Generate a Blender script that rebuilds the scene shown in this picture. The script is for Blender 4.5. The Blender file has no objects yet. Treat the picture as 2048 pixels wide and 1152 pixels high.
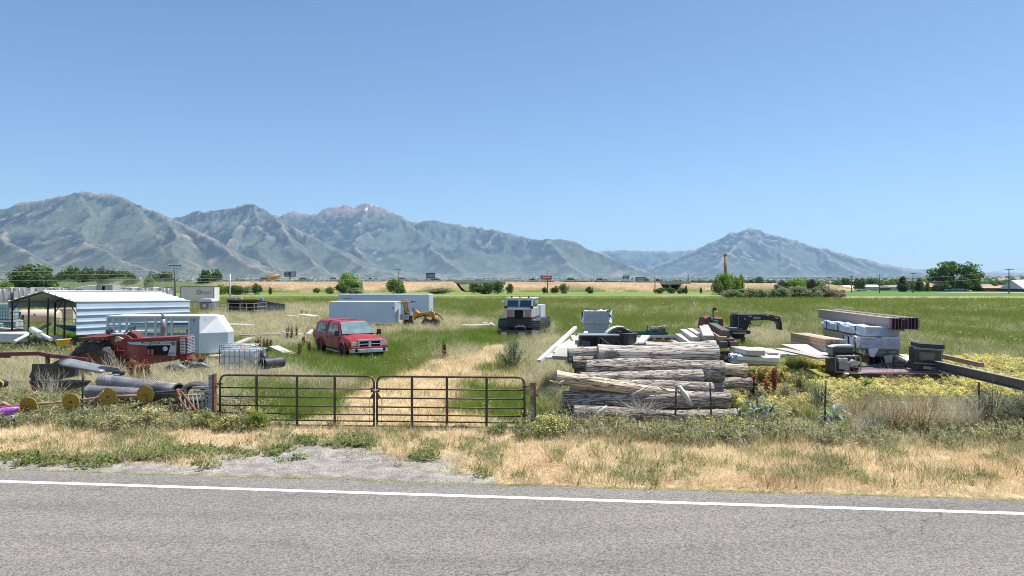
import bpy, bmesh, math, random
import numpy as np
from mathutils import Vector, Matrix, Euler

# ---------------------------------------------------------------- camera, sky, sun, exposure
S = bpy.context.scene
COL = S.collection
F, CX, HY, H = 1365.0, 1024.0, 565.0, 3.56      # focal length in photo pixels, centre column, horizon row, eye height (m)
cam_d = bpy.data.cameras.new('camera'); cam = bpy.data.objects.new('camera', cam_d); COL.objects.link(cam)
cam.location = (0, 0, H); cam.rotation_euler = (math.pi/2, 0, 0)
cam_d.sensor_width = 36; cam_d.lens = 36*F/2048
cam_d.shift_y = -(576-HY)/2048
cam_d.clip_start = 0.1; cam_d.clip_end = 90000
S.camera = cam

SUN = Vector((0.36, 0.16, 0.90)).normalized()   # towards the sun
w = bpy.data.worlds.new('World'); S.world = w; w.use_nodes = True
wt = w.node_tree; wt.nodes.clear()
sky = wt.nodes.new('ShaderNodeTexSky'); sky.sky_type = 'NISHITA'; sky.sun_disc = False
sky.sun_elevation = math.asin(SUN.z); sky.sun_rotation = math.atan2(SUN.x, SUN.y)
sky.air_density = 1.15; sky.dust_density = 0.8; sky.ozone_density = 6.0; sky.altitude = 1400
bg = wt.nodes.new('ShaderNodeBackground'); bg.inputs[1].default_value = 0.096
wo = wt.nodes.new('ShaderNodeOutputWorld')
wt.links.new(sky.outputs[0], bg.inputs[0]); wt.links.new(bg.outputs[0], wo.inputs[0])
sl = bpy.data.lights.new('sun', 'SUN'); sl.energy = 5.0; sl.angle = math.radians(0.53); sl.color = (1, 0.965, 0.9)
so = bpy.data.objects.new('sun', sl); COL.objects.link(so); so.rotation_euler = SUN.to_track_quat('Z', 'Y').to_euler()
S.view_settings.view_transform = 'Standard'; S.view_settings.look = 'None'
S.view_settings.gamma = 1; S.view_settings.exposure = 0.54; S.view_settings.use_curve_mapping = False
S.render.engine = 'CYCLES'
S.cycles.max_bounces = 6; S.cycles.diffuse_bounces = 3; S.cycles.glossy_bounces = 3; S.cycles.transmission_bounces = 4
S.cycles.transparent_max_bounces = 12; S.cycles.volume_bounces = 1
S.cycles.use_denoising = True; S.cycles.denoiser = 'OPENIMAGEDENOISE'; S.cycles.denoising_prefilter = 'NONE'; S.cycles.denoising_input_passes = 'RGB_ALBEDO_NORMAL'; S.cycles.filter_width = 1.0

# ---------------------------------------------------------------- helpers
R = math.radians
rnd = random.Random(7)
def gz(x, y):
    """height of the ground (m): the field lies a little lower than the road, the valley floor rises far off"""
    y = np.asarray(y, float); x = np.asarray(x, float)
    t = np.clip((y-18)/20, 0, 1); z = -0.28*t*t*(3-2*t)
    d = np.hypot(x, y)
    z = z + 0.011*np.clip(d-2500, 0, 9000)
    n = 0.05*np.sin(x*0.31+1.3)*np.sin(y*0.23+0.4) + 0.03*np.sin(x*0.9+y*0.5)
    fade = np.clip((y-15)/4, 0, 1)*np.clip(1-(y-150)/200, 0, 1)
    return z + n*fade
def g(px, py):
    """ground point seen at photo pixel (px, py)"""
    y = H*F/max(py-HY, .5)
    for _ in range(12):
        x = (px-CX)/F*y; y = (H-float(gz(x, y)))*F/max(py-HY, .5)
    x = (px-CX)/F*y
    return Vector((x, y, float(gz(x, y))))
def gd(px, d, dz=0):
    x = (px-CX)/F*d
    return Vector((x, d, float(gz(x, d))+dz))
def P(px, py, d):
    return Vector(((px-CX)/F*d, d, H-(py-HY)/F*d))

def lattice(ix, iy, seed):
    h = (ix.astype(np.int64)*374761393 + iy.astype(np.int64)*668265263 + seed*1274126177) & 0x7fffffff
    h = ((h ^ (h >> 13))*1274126177) & 0x7fffffff
    return ((h ^ (h >> 16)) & 0xffff)/65535.0
def vnoise(x, y, seed=0):
    x = np.asarray(x, float); y = np.asarray(y, float)
    ix = np.floor(x); iy = np.floor(y); fx = x-ix; fy = y-iy
    fx = fx*fx*(3-2*fx); fy = fy*fy*(3-2*fy)
    a = lattice(ix, iy, seed); b = lattice(ix+1, iy, seed); c = lattice(ix, iy+1, seed); d = lattice(ix+1, iy+1, seed)
    return (a*(1-fx)+b*fx)*(1-fy) + (c*(1-fx)+d*fx)*fy
def fbm(x, y, seed=0, o=4, gain=.5):
    s = 0; a = 1; t = 0
    for k in range(o):
        s = s + a*vnoise(x*2**k, y*2**k, seed+k*17); t += a; a *= gain
    return s/t

_m = {}
def lin(h):
    h = h.lstrip('#'); c = [int(h[i:i+2], 16)/255 for i in (0, 2, 4)]
    return tuple(v/12.92 if v <= .04045 else ((v+.055)/1.055)**2.4 for v in c)
def mat(name, c1, c2=None, scale=6, rough=.7, metal=0, bump=0, lo=.35, hi=.65, stretch=(1, 1, 1), c3=None, s3=2., lo3=.55, hi3=.7,
        spec=.5, coat=0, transl=0, coords='Object', rand=0, detail=5, trans=0, bscale=None):
    """procedural material: two colours mixed by noise, a third in patches, optional bump"""
    if name in _m: return _m[name]
    m = bpy.data.materials.new(name); m.use_nodes = True; t = m.node_tree; N = t.nodes; L = t.links
    p = N['Principled BSDF']; p.inputs['Roughness'].default_value = rough; p.inputs['Metallic'].default_value = metal
    p.inputs['Specular IOR Level'].default_value = spec; p.inputs['Coat Weight'].default_value = coat
    if trans: p.inputs['Transmission Weight'].default_value = trans
    if isinstance(c1, str): c1 = lin(c1)
    if isinstance(c2, str): c2 = lin(c2)
    if isinstance(c3, str): c3 = lin(c3)
    if c2 is None: c2 = tuple(v*.8 for v in c1)
    tc = N.new('ShaderNodeTexCoord'); mp = N.new('ShaderNodeMapping'); mp.inputs['Scale'].default_value = stretch
    if coords == 'World':
        ge = N.new('ShaderNodeNewGeometry'); L.new(ge.outputs['Position'], mp.inputs[0])
    else: L.new(tc.outputs[coords], mp.inputs[0])
    n = N.new('ShaderNodeTexNoise'); n.inputs['Scale'].default_value = scale; n.inputs['Detail'].default_value = detail
    L.new(mp.outputs[0], n.inputs['Vector'])
    mr = N.new('ShaderNodeMapRange'); mr.inputs[1].default_value = lo; mr.inputs[2].default_value = hi; L.new(n.outputs[0], mr.inputs[0])
    mx = N.new('ShaderNodeMix'); mx.data_type = 'RGBA'; mx.inputs[6].default_value = (*c1, 1); mx.inputs[7].default_value = (*c2, 1)
    L.new(mr.outputs[0], mx.inputs[0]); out = mx.outputs[2]
    if c3:
        n3 = N.new('ShaderNodeTexNoise'); n3.inputs['Scale'].default_value = s3; n3.inputs['Detail'].default_value = 6; L.new(mp.outputs[0], n3.inputs['Vector'])
        m3 = N.new('ShaderNodeMapRange'); m3.inputs[1].default_value = lo3; m3.inputs[2].default_value = hi3; L.new(n3.outputs[0], m3.inputs[0])
        x3 = N.new('ShaderNodeMix'); x3.data_type = 'RGBA'; L.new(m3.outputs[0], x3.inputs[0]); L.new(out, x3.inputs[6]); x3.inputs[7].default_value = (*c3, 1); out = x3.outputs[2]
    if rand:
        oi = N.new('ShaderNodeObjectInfo'); hs = N.new('ShaderNodeHueSaturation'); L.new(out, hs.inputs['Color'])
        r1 = N.new('ShaderNodeMapRange'); r1.inputs[3].default_value = 1-rand; r1.inputs[4].default_value = 1+rand; L.new(oi.outputs['Random'], r1.inputs[0]); L.new(r1.outputs[0], hs.inputs['Value'])
        r2 = N.new('ShaderNodeMath'); r2.operation = 'MULTIPLY'; r2.inputs[1].default_value = 7.13; L.new(oi.outputs['Random'], r2.inputs[0])
        r3 = N.new('ShaderNodeMath'); r3.operation = 'FRACT'; L.new(r2.outputs[0], r3.inputs[0])
        r4 = N.new('ShaderNodeMapRange'); r4.inputs[3].default_value = .5-rand*.06; r4.inputs[4].default_value = .5+rand*.06; L.new(r3.outputs[0], r4.inputs[0]); L.new(r4.outputs[0], hs.inputs['Hue'])
        out = hs.outputs[0]
    L.new(out, p.inputs['Base Color'])
    if bump:
        b = N.new('ShaderNodeBump'); b.inputs['Strength'].default_value = bump; b.inputs['Distance'].default_value = .03
        if bscale:
            nb = N.new('ShaderNodeTexNoise'); nb.inputs['Scale'].default_value = bscale; nb.inputs['Detail'].default_value = 6; L.new(mp.outputs[0], nb.inputs['Vector']); L.new(nb.outputs[0], b.inputs['Height'])
        else: L.new(n.outputs[0], b.inputs['Height'])
        L.new(b.outputs[0], p.inputs['Normal'])
    if transl:
        tr = N.new('ShaderNodeBsdfTranslucent'); L.new(out, tr.inputs[0]); ms = N.new('ShaderNodeMixShader'); ms.inputs[0].default_value = transl
        L.new(p.outputs[0], ms.inputs[1]); L.new(tr.outputs[0], ms.inputs[2]); L.new(ms.outputs[0], N['Material Output'].inputs[0])
    _m[name] = m
    return m

def tag(o, label=None, cat=None, group=None, kind=None):
    if label: o['label'] = label
    if cat: o['category'] = cat
    if group: o['group'] = group
    if kind: o['kind'] = kind
    return o
def thing(name, loc, rz, label, cat, group=None):
    o = bpy.data.objects.new(name, None); COL.objects.link(o); o.empty_display_size = .3
    o.location = loc; o.rotation_euler = (0, 0, rz)
    return tag(o, label, cat, group)
def link(name, me, m=None, parent=None, loc=None):
    o = bpy.data.objects.new(name, me); COL.objects.link(o)
    if m is not None and not me.materials: me.materials.append(m)
    if parent: o.parent = parent
    if loc is not None: o.location = loc
    return o
def copy_tree(o, parent=None, loc=None, rz=None, label=None):
    c = o.copy(); COL.objects.link(c)
    if parent: c.parent = parent
    if loc is not None: c.location = loc
    if rz is not None: c.rotation_euler = (0, 0, rz)
    if label: c['label'] = label
    for ch in o.children: copy_tree(ch, c)
    return c

class MB:
    """collects simple shapes into one mesh"""
    def __init__(s): s.v = []; s.f = []; s.sm = []
    def add(s, vs, fs, smooth=False):
        k = len(s.v); s.v += [tuple(a) for a in vs]; s.f += [tuple(i+k for i in q) for q in fs]; s.sm += [smooth]*len(fs); return s
    def box(s, c, d, rz=0, rx=0, ry=0, taper=None):
        M = Matrix.Translation(c) @ Euler((rx, ry, rz)).to_matrix().to_4x4()
        tx, ty = taper or (1, 1)
        vs = []
        for z in (-.5, .5):
            a, b = (1, 1) if z < 0 else (tx, ty)
            for x, y in ((-.5, -.5), (.5, -.5), (.5, .5), (-.5, .5)):
                vs.append(M @ Vector((x*d[0]*a, y*d[1]*b, z*d[2])))
        return s.add(vs, [(0, 3, 2, 1), (4, 5, 6, 7), (0, 1, 5, 4), (1, 2, 6, 5), (2, 3, 7, 6), (3, 0, 4, 7)])
    def bb(s, x0, x1, y0, y1, z0, z1): return s.box(((x0+x1)/2, (y0+y1)/2, (z0+z1)/2), (x1-x0, y1-y0, z1-z0))
    def beam(s, a, b, w_, h_, up=(0, 0, 1)):
        a = Vector(a); b = Vector(b); d = (b-a).normalized(); u = Vector(up)
        if abs(d.dot(u)) > .98: u = Vector((0, 1, 0))
        sx = d.cross(u).normalized(); sz = sx.cross(d).normalized()
        vs = []
        for p in (a, b):
            for x, z in ((-1, -1), (1, -1), (1, 1), (-1, 1)): vs.append(p+sx*x*w_/2+sz*z*h_/2)
        return s.add(vs, [(0, 1, 2, 3), (7, 6, 5, 4), (0, 4, 5, 1), (1, 5, 6, 2), (2, 6, 7, 3), (3, 7, 4, 0)])
    def tube(s, pts, r, n=8, caps=True, smooth=True, wob=0, seed=0):
        pts = [Vector(p) for p in pts]; rr = r if isinstance(r, (list, tuple)) else [r]*len(pts)
        q = random.Random(seed); vs = []; fs = []
        t0 = (pts[1]-pts[0]).normalized(); u = Vector((0, 0, 1)) if abs(t0.z) < .9 else Vector((1, 0, 0))
        u = (u-t0*u.dot(t0)).normalized()
        for i, p in enumerate(pts):
            t = (pts[min(i+1, len(pts)-1)]-pts[max(i-1, 0)]).normalized()
            u = (u-t*u.dot(t)).normalized(); v = t.cross(u)
            for k in range(n):
                a = 2*math.pi*k/n; rad = rr[i]*(1+(q.random()-.5)*wob)
                vs.append(p+(u*math.cos(a)+v*math.sin(a))*rad)
        for i in range(len(pts)-1):
            for k in range(n):
                fs.append((i*n+k, i*n+(k+1) % n, (i+1)*n+(k+1) % n, (i+1)*n+k))
        s.add(vs, fs, smooth)
        if caps:
            k = len(s.v)-len(vs); s.f += [tuple(range(k+n-1, k-1, -1)), tuple(range(len(s.v)-n, len(s.v)))]; s.sm += [False, False]
        return s
    def cyl(s, a, b, r, n=12, r2=None, caps=True, smooth=True): return s.tube([a, b], [r, r if r2 is None else r2], n, caps, smooth)
    def prism(s, poly, axis, a, b, smooth=False):
        """poly: list of 2D points; axis x/y/z is the extrusion direction from a to b"""
        def pt(p, t): return {'x': (t, p[0], p[1]), 'y': (p[0], t, p[1]), 'z': (p[0], p[1], t)}[axis]
        n = len(poly); vs = [pt(p, a) for p in poly]+[pt(p, b) for p in poly]
        s.add(vs, [(i, (i+1) % n, n+(i+1) % n, n+i) for i in range(n)], smooth)
        k = len(s.v)-2*n; s.f += [tuple(range(k+n-1, k-1, -1)), tuple(range(k+n, k+2*n))]; s.sm += [False, False]
        return s
    def quad(s, a, b, c, d): return s.add([a, b, c, d], [(0, 1, 2, 3)])
    def ico(s, c, r, sub=1, noise=0, seed=0, sq=(1, 1, 1)):
        bm = bmesh.new(); bmesh.ops.create_icosphere(bm, subdivisions=sub, radius=1); q = random.Random(seed)
        vs = [(c[0]+v.co.x*r*sq[0]*(1+(q.random()-.5)*noise), c[1]+v.co.y*r*sq[1]*(1+(q.random()-.5)*noise), c[2]+v.co.z*r*sq[2]*(1+(q.random()-.5)*noise)) for v in bm.verts]
        fs = [tuple(v.index for v in f.verts) for f in bm.faces]; bm.free(); return s.add(vs, fs, True)
    def torus(s, c, R_, r, axis='y', n=28, m=10, tread=0, squash=1.):
        vs = []; fs = []
        for i in range(n):
            a = 2*math.pi*i/n
            for j in range(m):
                b = 2*math.pi*j/m; rr = R_+r*math.cos(b)*(1+(tread if i % 2 and math.cos(b) > .3 else 0)); h_ = r*squash*math.sin(b)
                x, z = rr*math.cos(a), rr*math.sin(a)
                vs.append({'y': (c[0]+x, c[1]+h_, c[2]+z), 'x': (c[0]+h_, c[1]+x, c[2]+z), 'z': (c[0]+x, c[1]+z, c[2]+h_)}[axis])
        for i in range(n):
            for j in range(m): fs.append((i*m+j, ((i+1) % n)*m+j, ((i+1) % n)*m+(j+1) % m, i*m+(j+1) % m))
        return s.add(vs, fs, True)
    def mesh(s, name, m=None):
        me = bpy.data.meshes.new(name); me.from_pydata(s.v, [], s.f)
        bm = bmesh.new(); bm.from_mesh(me); bmesh.ops.recalc_face_normals(bm, faces=bm.faces); bm.to_mesh(me); bm.free()
        me.polygons.foreach_set('use_smooth', s.sm[:len(me.polygons)] if len(s.sm) >= len(me.polygons) else [False]*len(me.polygons))
        if m: me.materials.append(m)
        me.update(); return me
    def build(s, name, m, parent=None, bevel=0):
        o = link(name, s.mesh(name, m), None, parent)
        if bevel:
            b = o.modifiers.new('bevel', 'BEVEL'); b.width = bevel; b.segments = 2; b.limit_method = 'ANGLE'
        return o
def frame_mesh(b0, b1, thick): pass

def np_mesh(name, V, polys, m=None, smooth=False):
    """polys: int array (n,3) or (n,4)"""
    me = bpy.data.meshes.new(name); V = np.asarray(V, np.float32); polys = np.asarray(polys, np.int32); n, k = polys.shape
    me.vertices.add(len(V)); me.vertices.foreach_set('co', V.ravel())
    me.loops.add(n*k); me.loops.foreach_set('vertex_index', polys.ravel())
    me.polygons.add(n); me.polygons.foreach_set('loop_start', np.arange(n, dtype=np.int32)*k)
    try: me.polygons.foreach_set('loop_total', np.full(n, k, np.int32))
    except Exception: pass
    me.polygons.foreach_set('use_smooth', np.full(n, smooth)); me.update(calc_edges=True)
    if m: me.materials.append(m)
    return me
def grid_mesh(name, X, Y, Z, m, smooth=True):
    r, c = X.shape; i = np.arange(r*c).reshape(r, c)
    q = np.stack([i[:-1, :-1], i[:-1, 1:], i[1:, 1:], i[1:, :-1]], -1).reshape(-1, 4)
    return np_mesh(name, np.stack([X, Y, Z], -1).reshape(-1, 3), q, m, smooth)
def text(body, size, m, parent, loc, rot, name='lettering', extrude=.002):
    cu = bpy.data.curves.new('t', 'FONT'); cu.body = body; cu.size = size; cu.extrude = extrude; cu.align_x = 'CENTER'; cu.align_y = 'CENTER'; cu.resolution_u = 2
    ob = bpy.data.objects.new('t', cu); COL.objects.link(ob); dg = bpy.context.evaluated_depsgraph_get()
    me = bpy.data.meshes.new_from_object(ob.evaluated_get(dg)); bpy.data.objects.remove(ob); bpy.data.curves.remove(cu)
    me.materials.clear(); me.materials.append(m)
    o = link(name, me, None, parent, loc); o.rotation_euler = rot; return o
# ---------------------------------------------------------------- mountains and valley
def attr_col(me, name, c):
    a = me.color_attributes.new(name, 'FLOAT_COLOR', 'POINT'); c = np.asarray(c, np.float32)
    a.data.foreach_set('color', np.concatenate([c, np.ones((len(c), 1), np.float32)], 1).ravel())
def attr_mat(name, attr, scale, amt=.35, rough=.95, bump=0, s2=None, amt2=.2, bdist=.03):
    m = bpy.data.materials.new(name); m.use_nodes = True; t = m.node_tree; N = t.nodes; L = t.links; p = N['Principled BSDF']
    p.inputs['Roughness'].default_value = rough; p.inputs['Specular IOR Level'].default_value = .15
    a = N.new('ShaderNodeVertexColor'); a.layer_name = attr; ge = N.new('ShaderNodeNewGeometry')
    out = a.outputs[0]
    for sc, am in ((scale, amt), (s2, amt2)):
        if sc is None: continue
        n = N.new('ShaderNodeTexNoise'); n.inputs['Scale'].default_value = sc; n.inputs['Detail'].default_value = 8; n.inputs['Roughness'].default_value = .65
        L.new(ge.outputs['Position'], n.inputs['Vector'])
        r = N.new('ShaderNodeMapRange'); r.inputs[1].default_value = .3; r.inputs[2].default_value = .7; r.inputs[3].default_value = 1-am; r.inputs[4].default_value = 1+am
        L.new(n.outputs[0], r.inputs[0])
        h_ = N.new('ShaderNodeVectorMath'); h_.operation = 'SCALE'; L.new(out, h_.inputs[0]); L.new(r.outputs[0], h_.inputs['Scale']); out = h_.outputs[0]
    L.new(out, p.inputs['Base Color'])
    if bump:
        b = N.new('ShaderNodeBump'); b.inputs['Strength'].default_value = bump; b.inputs['Distance'].default_value = bdist
        L.new(n.outputs[0], b.inputs['Height']); L.new(b.outputs[0], p.inputs['Normal'])
    return m

def pix(p): # (px, py, metres) -> world
    px, py, d = p; return np.array([(px-CX)/F*d, d, H-(py-HY)/F*d])
def mountain(name, crest, spurs, x0, x1, d0, d1, foot, seed, nx=460, ny=150, tan=.5, snow=None, auto=True, foot_k=2.1, label=None):
    """height field built from a crest line and the spurs that run down from it"""
    q = random.Random(seed); segs = []
    C = [pix(c) for c in crest]
    def addline(pts):
        for a, b in zip(pts[:-1], pts[1:]): segs.append((a, b))
    addline(C)
    for sp in spurs: addline([pix(c) for c in sp])
    if auto:
        tot = 0; acc = 0
        for a, b in zip(C[:-1], C[1:]):
            l = np.linalg.norm((b-a)[:2]); n = max(1, int(l/520))
            for k in range(n):
                t = (k+q.random()*.8)/n; p = a+(b-a)*t; zc = p[2]-60
                if zc < 120: continue
                ang = -math.pi/2 + q.uniform(-.75, .75); L_ = zc*q.uniform(1.4, 2.3); pts = [p.copy()]; cur = p.copy()
                for j in range(1, 6):
                    ang += q.uniform(-.3, .3); cur = cur+np.array([math.cos(ang), math.sin(ang), 0])*L_/5
                    zz = p[2]*(1-.12*1-(j/5)**.9*.83)+q.uniform(-.03, .03)*zc; c2 = cur.copy(); c2[2] = max(zz, 5); pts.append(c2)
                    if j in (2, 3) and q.random() < .8:
                        a2 = ang+q.choice((-1, 1))*q.uniform(.6, 1.1); e = c2+np.array([math.cos(a2), math.sin(a2), 0])*L_*.28; e[2] = c2[2]*.45; segs.append((c2.copy(), e))
                addline(pts)
    # polar grid so the detail follows the distance
    A = np.linspace(x0, x1, nx)[None, :]; D = (d0+(d1-d0)*np.linspace(0, 1, ny)**1.1)[:, None]
    X = (A-CX)/F*D; Y = D+0*A
    Xw = X+(fbm(X/700, Y/700, seed, 4)-.5)*300; Yw = Y+(fbm(X/700, Y/700, seed+5, 4)-.5)*300
    Z = np.zeros_like(X)
    for a, b in segs:
        dx, dy = b[0]-a[0], b[1]-a[1]; l2 = dx*dx+dy*dy+1e-6
        t = np.clip(((Xw-a[0])*dx+(Yw-a[1])*dy)/l2, 0, 1); dist = np.hypot(Xw-a[0]-t*dx, Yw-a[1]-t*dy)
        zr = a[2]+t*(b[2]-a[2]); u = dist/(np.maximum(zr, 30)*foot_k)
        Z = np.maximum(Z, zr*np.clip(1-u, 0, 1)**1.28)
    rid = 1-np.abs(2*fbm(X/260, Y/340, seed+3, 5)-1)
    Z = Z*(1-.12*(1-rid)*np.clip((D-d0)/(foot), 0, 1)) + (fbm(X/90, Y/90, seed+9, 4)-.5)*.022*Z
    base = gz(X, Y)
    Zf = np.maximum(Z, 0)+base-2
    me = grid_mesh(name, X, Y, Zf, None)
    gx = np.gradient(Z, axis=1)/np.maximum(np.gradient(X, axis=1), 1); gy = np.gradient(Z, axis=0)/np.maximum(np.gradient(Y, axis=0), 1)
    lap = Z-(np.roll(Z, 4, 1)+np.roll(Z, -4, 1)+np.roll(Z, 3, 0)+np.roll(Z, -3, 0))/4; lap = lap/(np.abs(lap).mean()*2+1e-6)
    zm = Z.max()+1; e = Z/zm
    n1 = fbm(X/420, Y/420, seed+21, 5); n2 = fbm(X/120, Y/150, seed+31, 4)
    forest_shade = np.clip((.80+gx*1.1-lap*.25+(n1-.5)*4.6-.45+e*.35), 0, 1)*np.clip(e*3.2, 0, 1)  # woodland plus painted shade, strongest on slopes facing left
    bare = np.clip((lap*.5+(n1-.5)*2.6+(n2-.5)*2.2+tan-.62-e*.6), 0, 1)
    green = np.array([.095, .105, .075]); dark = np.array([.012, .018, .022]); tanc = np.array([.24, .19, .145]); gr = np.array([.20, .19, .17])
    c = green+(n2[..., None]-.5)*.06
    c = c*(1-forest_shade[..., None])+dark*forest_shade[..., None]
    c = c*(1-bare[..., None])+tanc*bare[..., None]
    low = np.clip(1-Z/120, 0, 1)[..., None]*np.clip((n2[..., None]-.3)*2, 0, 1)*.5; c = c*(1-low)+np.array([.26, .25, .15])*low
    if snow is not None:
        sx0, sx1, emin = snow; sm = np.clip((fbm(X/60, Y/300, seed+41, 3)-.66)*12, 0, 1)*np.clip((e-emin)*14, 0, 1)*(A > sx0)*(A < sx1)
        rock = np.clip((e-emin+.04)*8, 0, 1)[..., None]*.7; c = c*(1-rock)+np.array([.27, .18, .15])*rock
        c = c*(1-sm[..., None])+np.array([.9, .88, .85])*sm[..., None]
    attr_col(me, 'ground_colour', np.clip(c, .02, 1).reshape(-1, 3))
    o = link(name, me, attr_mat(name+'_soil', 'ground_colour', .006, .35, s2=.05, amt2=.5, bump=.6, bdist=14))
    tag(o, label, None, None, 'structure'); return o
k = 1000.
mountain('mountain_range', [(-420, 470, 9*k), (-200, 440, 9*k), (-60, 432, 9*k), (0, 429, 9*k), (50, 416, 9*k), (115, 402, 9*k), (160, 394, 9*k), (210, 397, 9*k), (240, 404, 8.9*k), (270, 421, 8.8*k), (300, 431, 8.6*k), (335, 443, 8.3*k), (390, 475, 8*k), (440, 505, 7.6*k), (500, 537, 7.2*k), (560, 556, 6.9*k)],
         [[(60, 425, 9*k), (100, 445, 8.4*k), (135, 468, 8*k), (200, 505, 7.2*k), (300, 553, 6.2*k)], [(240, 404, 8.9*k), (290, 450, 8.1*k), (320, 490, 7.5*k), (345, 520, 7*k), (420, 556, 6.3*k)], [(-200, 455, 8*k), (-60, 468, 7*k), (0, 488, 6.4*k), (45, 512, 6*k), (100, 553, 5.4*k)],
          [(160, 394, 9*k), (180, 440, 8.3*k), (150, 470, 7.9*k)], [(335, 443, 8.3*k), (340, 480, 7.6*k), (370, 530, 6.8*k)], [(0, 429, 9*k), (20, 460, 8.2*k), (30, 500, 7.4*k), (10, 540, 6.6*k)]],
         -420, 640, 4300, 10800, 2500, 11, tan=.52, label='green and tan mountain with steep dark spurs at the left')
mountain('mountain_range', [(180, 500, 12*k), (260, 465, 12*k), (330, 446, 11.6*k), (390, 432, 11.4*k), (430, 433, 11.2*k), (465, 420, 11*k), (495, 416, 11*k), (520, 428, 10.8*k), (560, 447, 10.5*k), (620, 480, 10.1*k), (680, 515, 9.6*k), (740, 543, 9.1*k), (800, 556, 8.8*k)],
         [[(495, 416, 11*k), (480, 460, 10.1*k), (450, 505, 9.2*k), (420, 553, 8.2*k)], [(545, 440, 10.5*k), (570, 480, 9.8*k), (600, 520, 9.2*k), (640, 555, 8.4*k)], [(495, 416, 11*k), (520, 470, 9.9*k), (530, 520, 9*k), (550, 556, 8.1*k)]],
         170, 900, 7600, 13000, 2600, 23, tan=.46, label='pointed green peak with a tiny summit mast between two broader mountains')
mountain('mountain_range', [(440, 470, 15*k), (540, 446, 14.6*k), (565, 437, 14.5*k), (595, 429, 14.4*k), (625, 433, 14.3*k), (655, 424, 14.2*k), (680, 419, 14*k), (700, 415, 14*k), (720, 417, 14*k), (737, 413, 14*k), (755, 419, 13.9*k), (775, 425, 13.8*k), (800, 437, 13.7*k), (820, 448, 13.6*k), (880, 450, 13.5*k), (905, 455, 13.5*k), (940, 458, 13.4*k), (1000, 470, 13.2*k), (1050, 483, 13*k), (1085, 489, 12.9*k), (1105, 485, 12.8*k), (1140, 490, 12.6*k), (1165, 503, 12.4*k), (1190, 510, 12.2*k), (1230, 532, 11.8*k), (1290, 550, 11.4*k)],
         [[(660, 425, 14.2*k), (665, 460, 13.2*k), (690, 500, 12.3*k), (760, 548, 11*k)], [(737, 413, 14*k), (720, 460, 12.9*k), (715, 500, 12*k), (745, 548, 10.9*k)], [(800, 437, 13.7*k), (845, 480, 12.7*k), (880, 515, 12*k), (920, 550, 11*k)], [(1105, 485, 12.8*k), (1110, 510, 12*k), (1130, 535, 11.4*k)]],
         430, 1380, 9800, 16500, 3000, 37, nx=560, tan=.40, snow=(715, 800, .80), label='highest mountain with snow patches near its rocky summit')
mountain('mountain_range', [(1080, 530, 21*k), (1150, 518, 21*k), (1195, 508, 21*k), (1240, 503, 21*k), (1300, 507, 21*k), (1350, 506, 21*k), (1400, 504, 21*k), (1480, 500, 21*k), (1600, 520, 21*k)], [],
         1060, 1650, 17000, 23000, 3000, 41, nx=260, ny=80, tan=.4, label='low hazy blue ridge in the gap between the mountains')
mountain('mountain_range', [(1290, 548, 16*k), (1350, 524, 16*k), (1400, 503, 16*k), (1430, 489, 16*k), (1460, 471, 16*k), (1495, 462, 16*k), (1520, 466, 16*k), (1560, 478, 15.9*k), (1600, 490, 15.8*k), (1640, 500, 15.6*k), (1700, 519, 15.3*k), (1760, 535, 15*k), (1800, 545, 14.7*k), (1850, 553, 14.4*k)],
         [[(1495, 462, 16*k), (1470, 500, 15*k), (1440, 535, 14*k)], [(1560, 478, 15.9*k), (1560, 510, 14.9*k), (1600, 545, 13.6*k)], [(1640, 500, 15.6*k), (1660, 525, 14.6*k), (1710, 550, 13.4*k)]],
         1230, 1960, 11500, 18200, 3000, 53, nx=420, tan=.34, label='single broad conical mountain standing right of the gap')
mountain('mountain_range', [(1600, 530, 22*k), (1700, 522, 22*k), (1740, 528, 22*k), (1790, 536, 22*k), (1830, 543, 22*k), (1870, 541, 22*k), (1950, 550, 22*k), (2048, 549, 22*k), (2200, 546, 22*k), (2500, 540, 22*k)], [],
         1560, 2500, 18500, 24500, 3000, 61, nx=300, ny=70, tan=.3, label='lowest far ridge fading out at the right edge')

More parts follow.
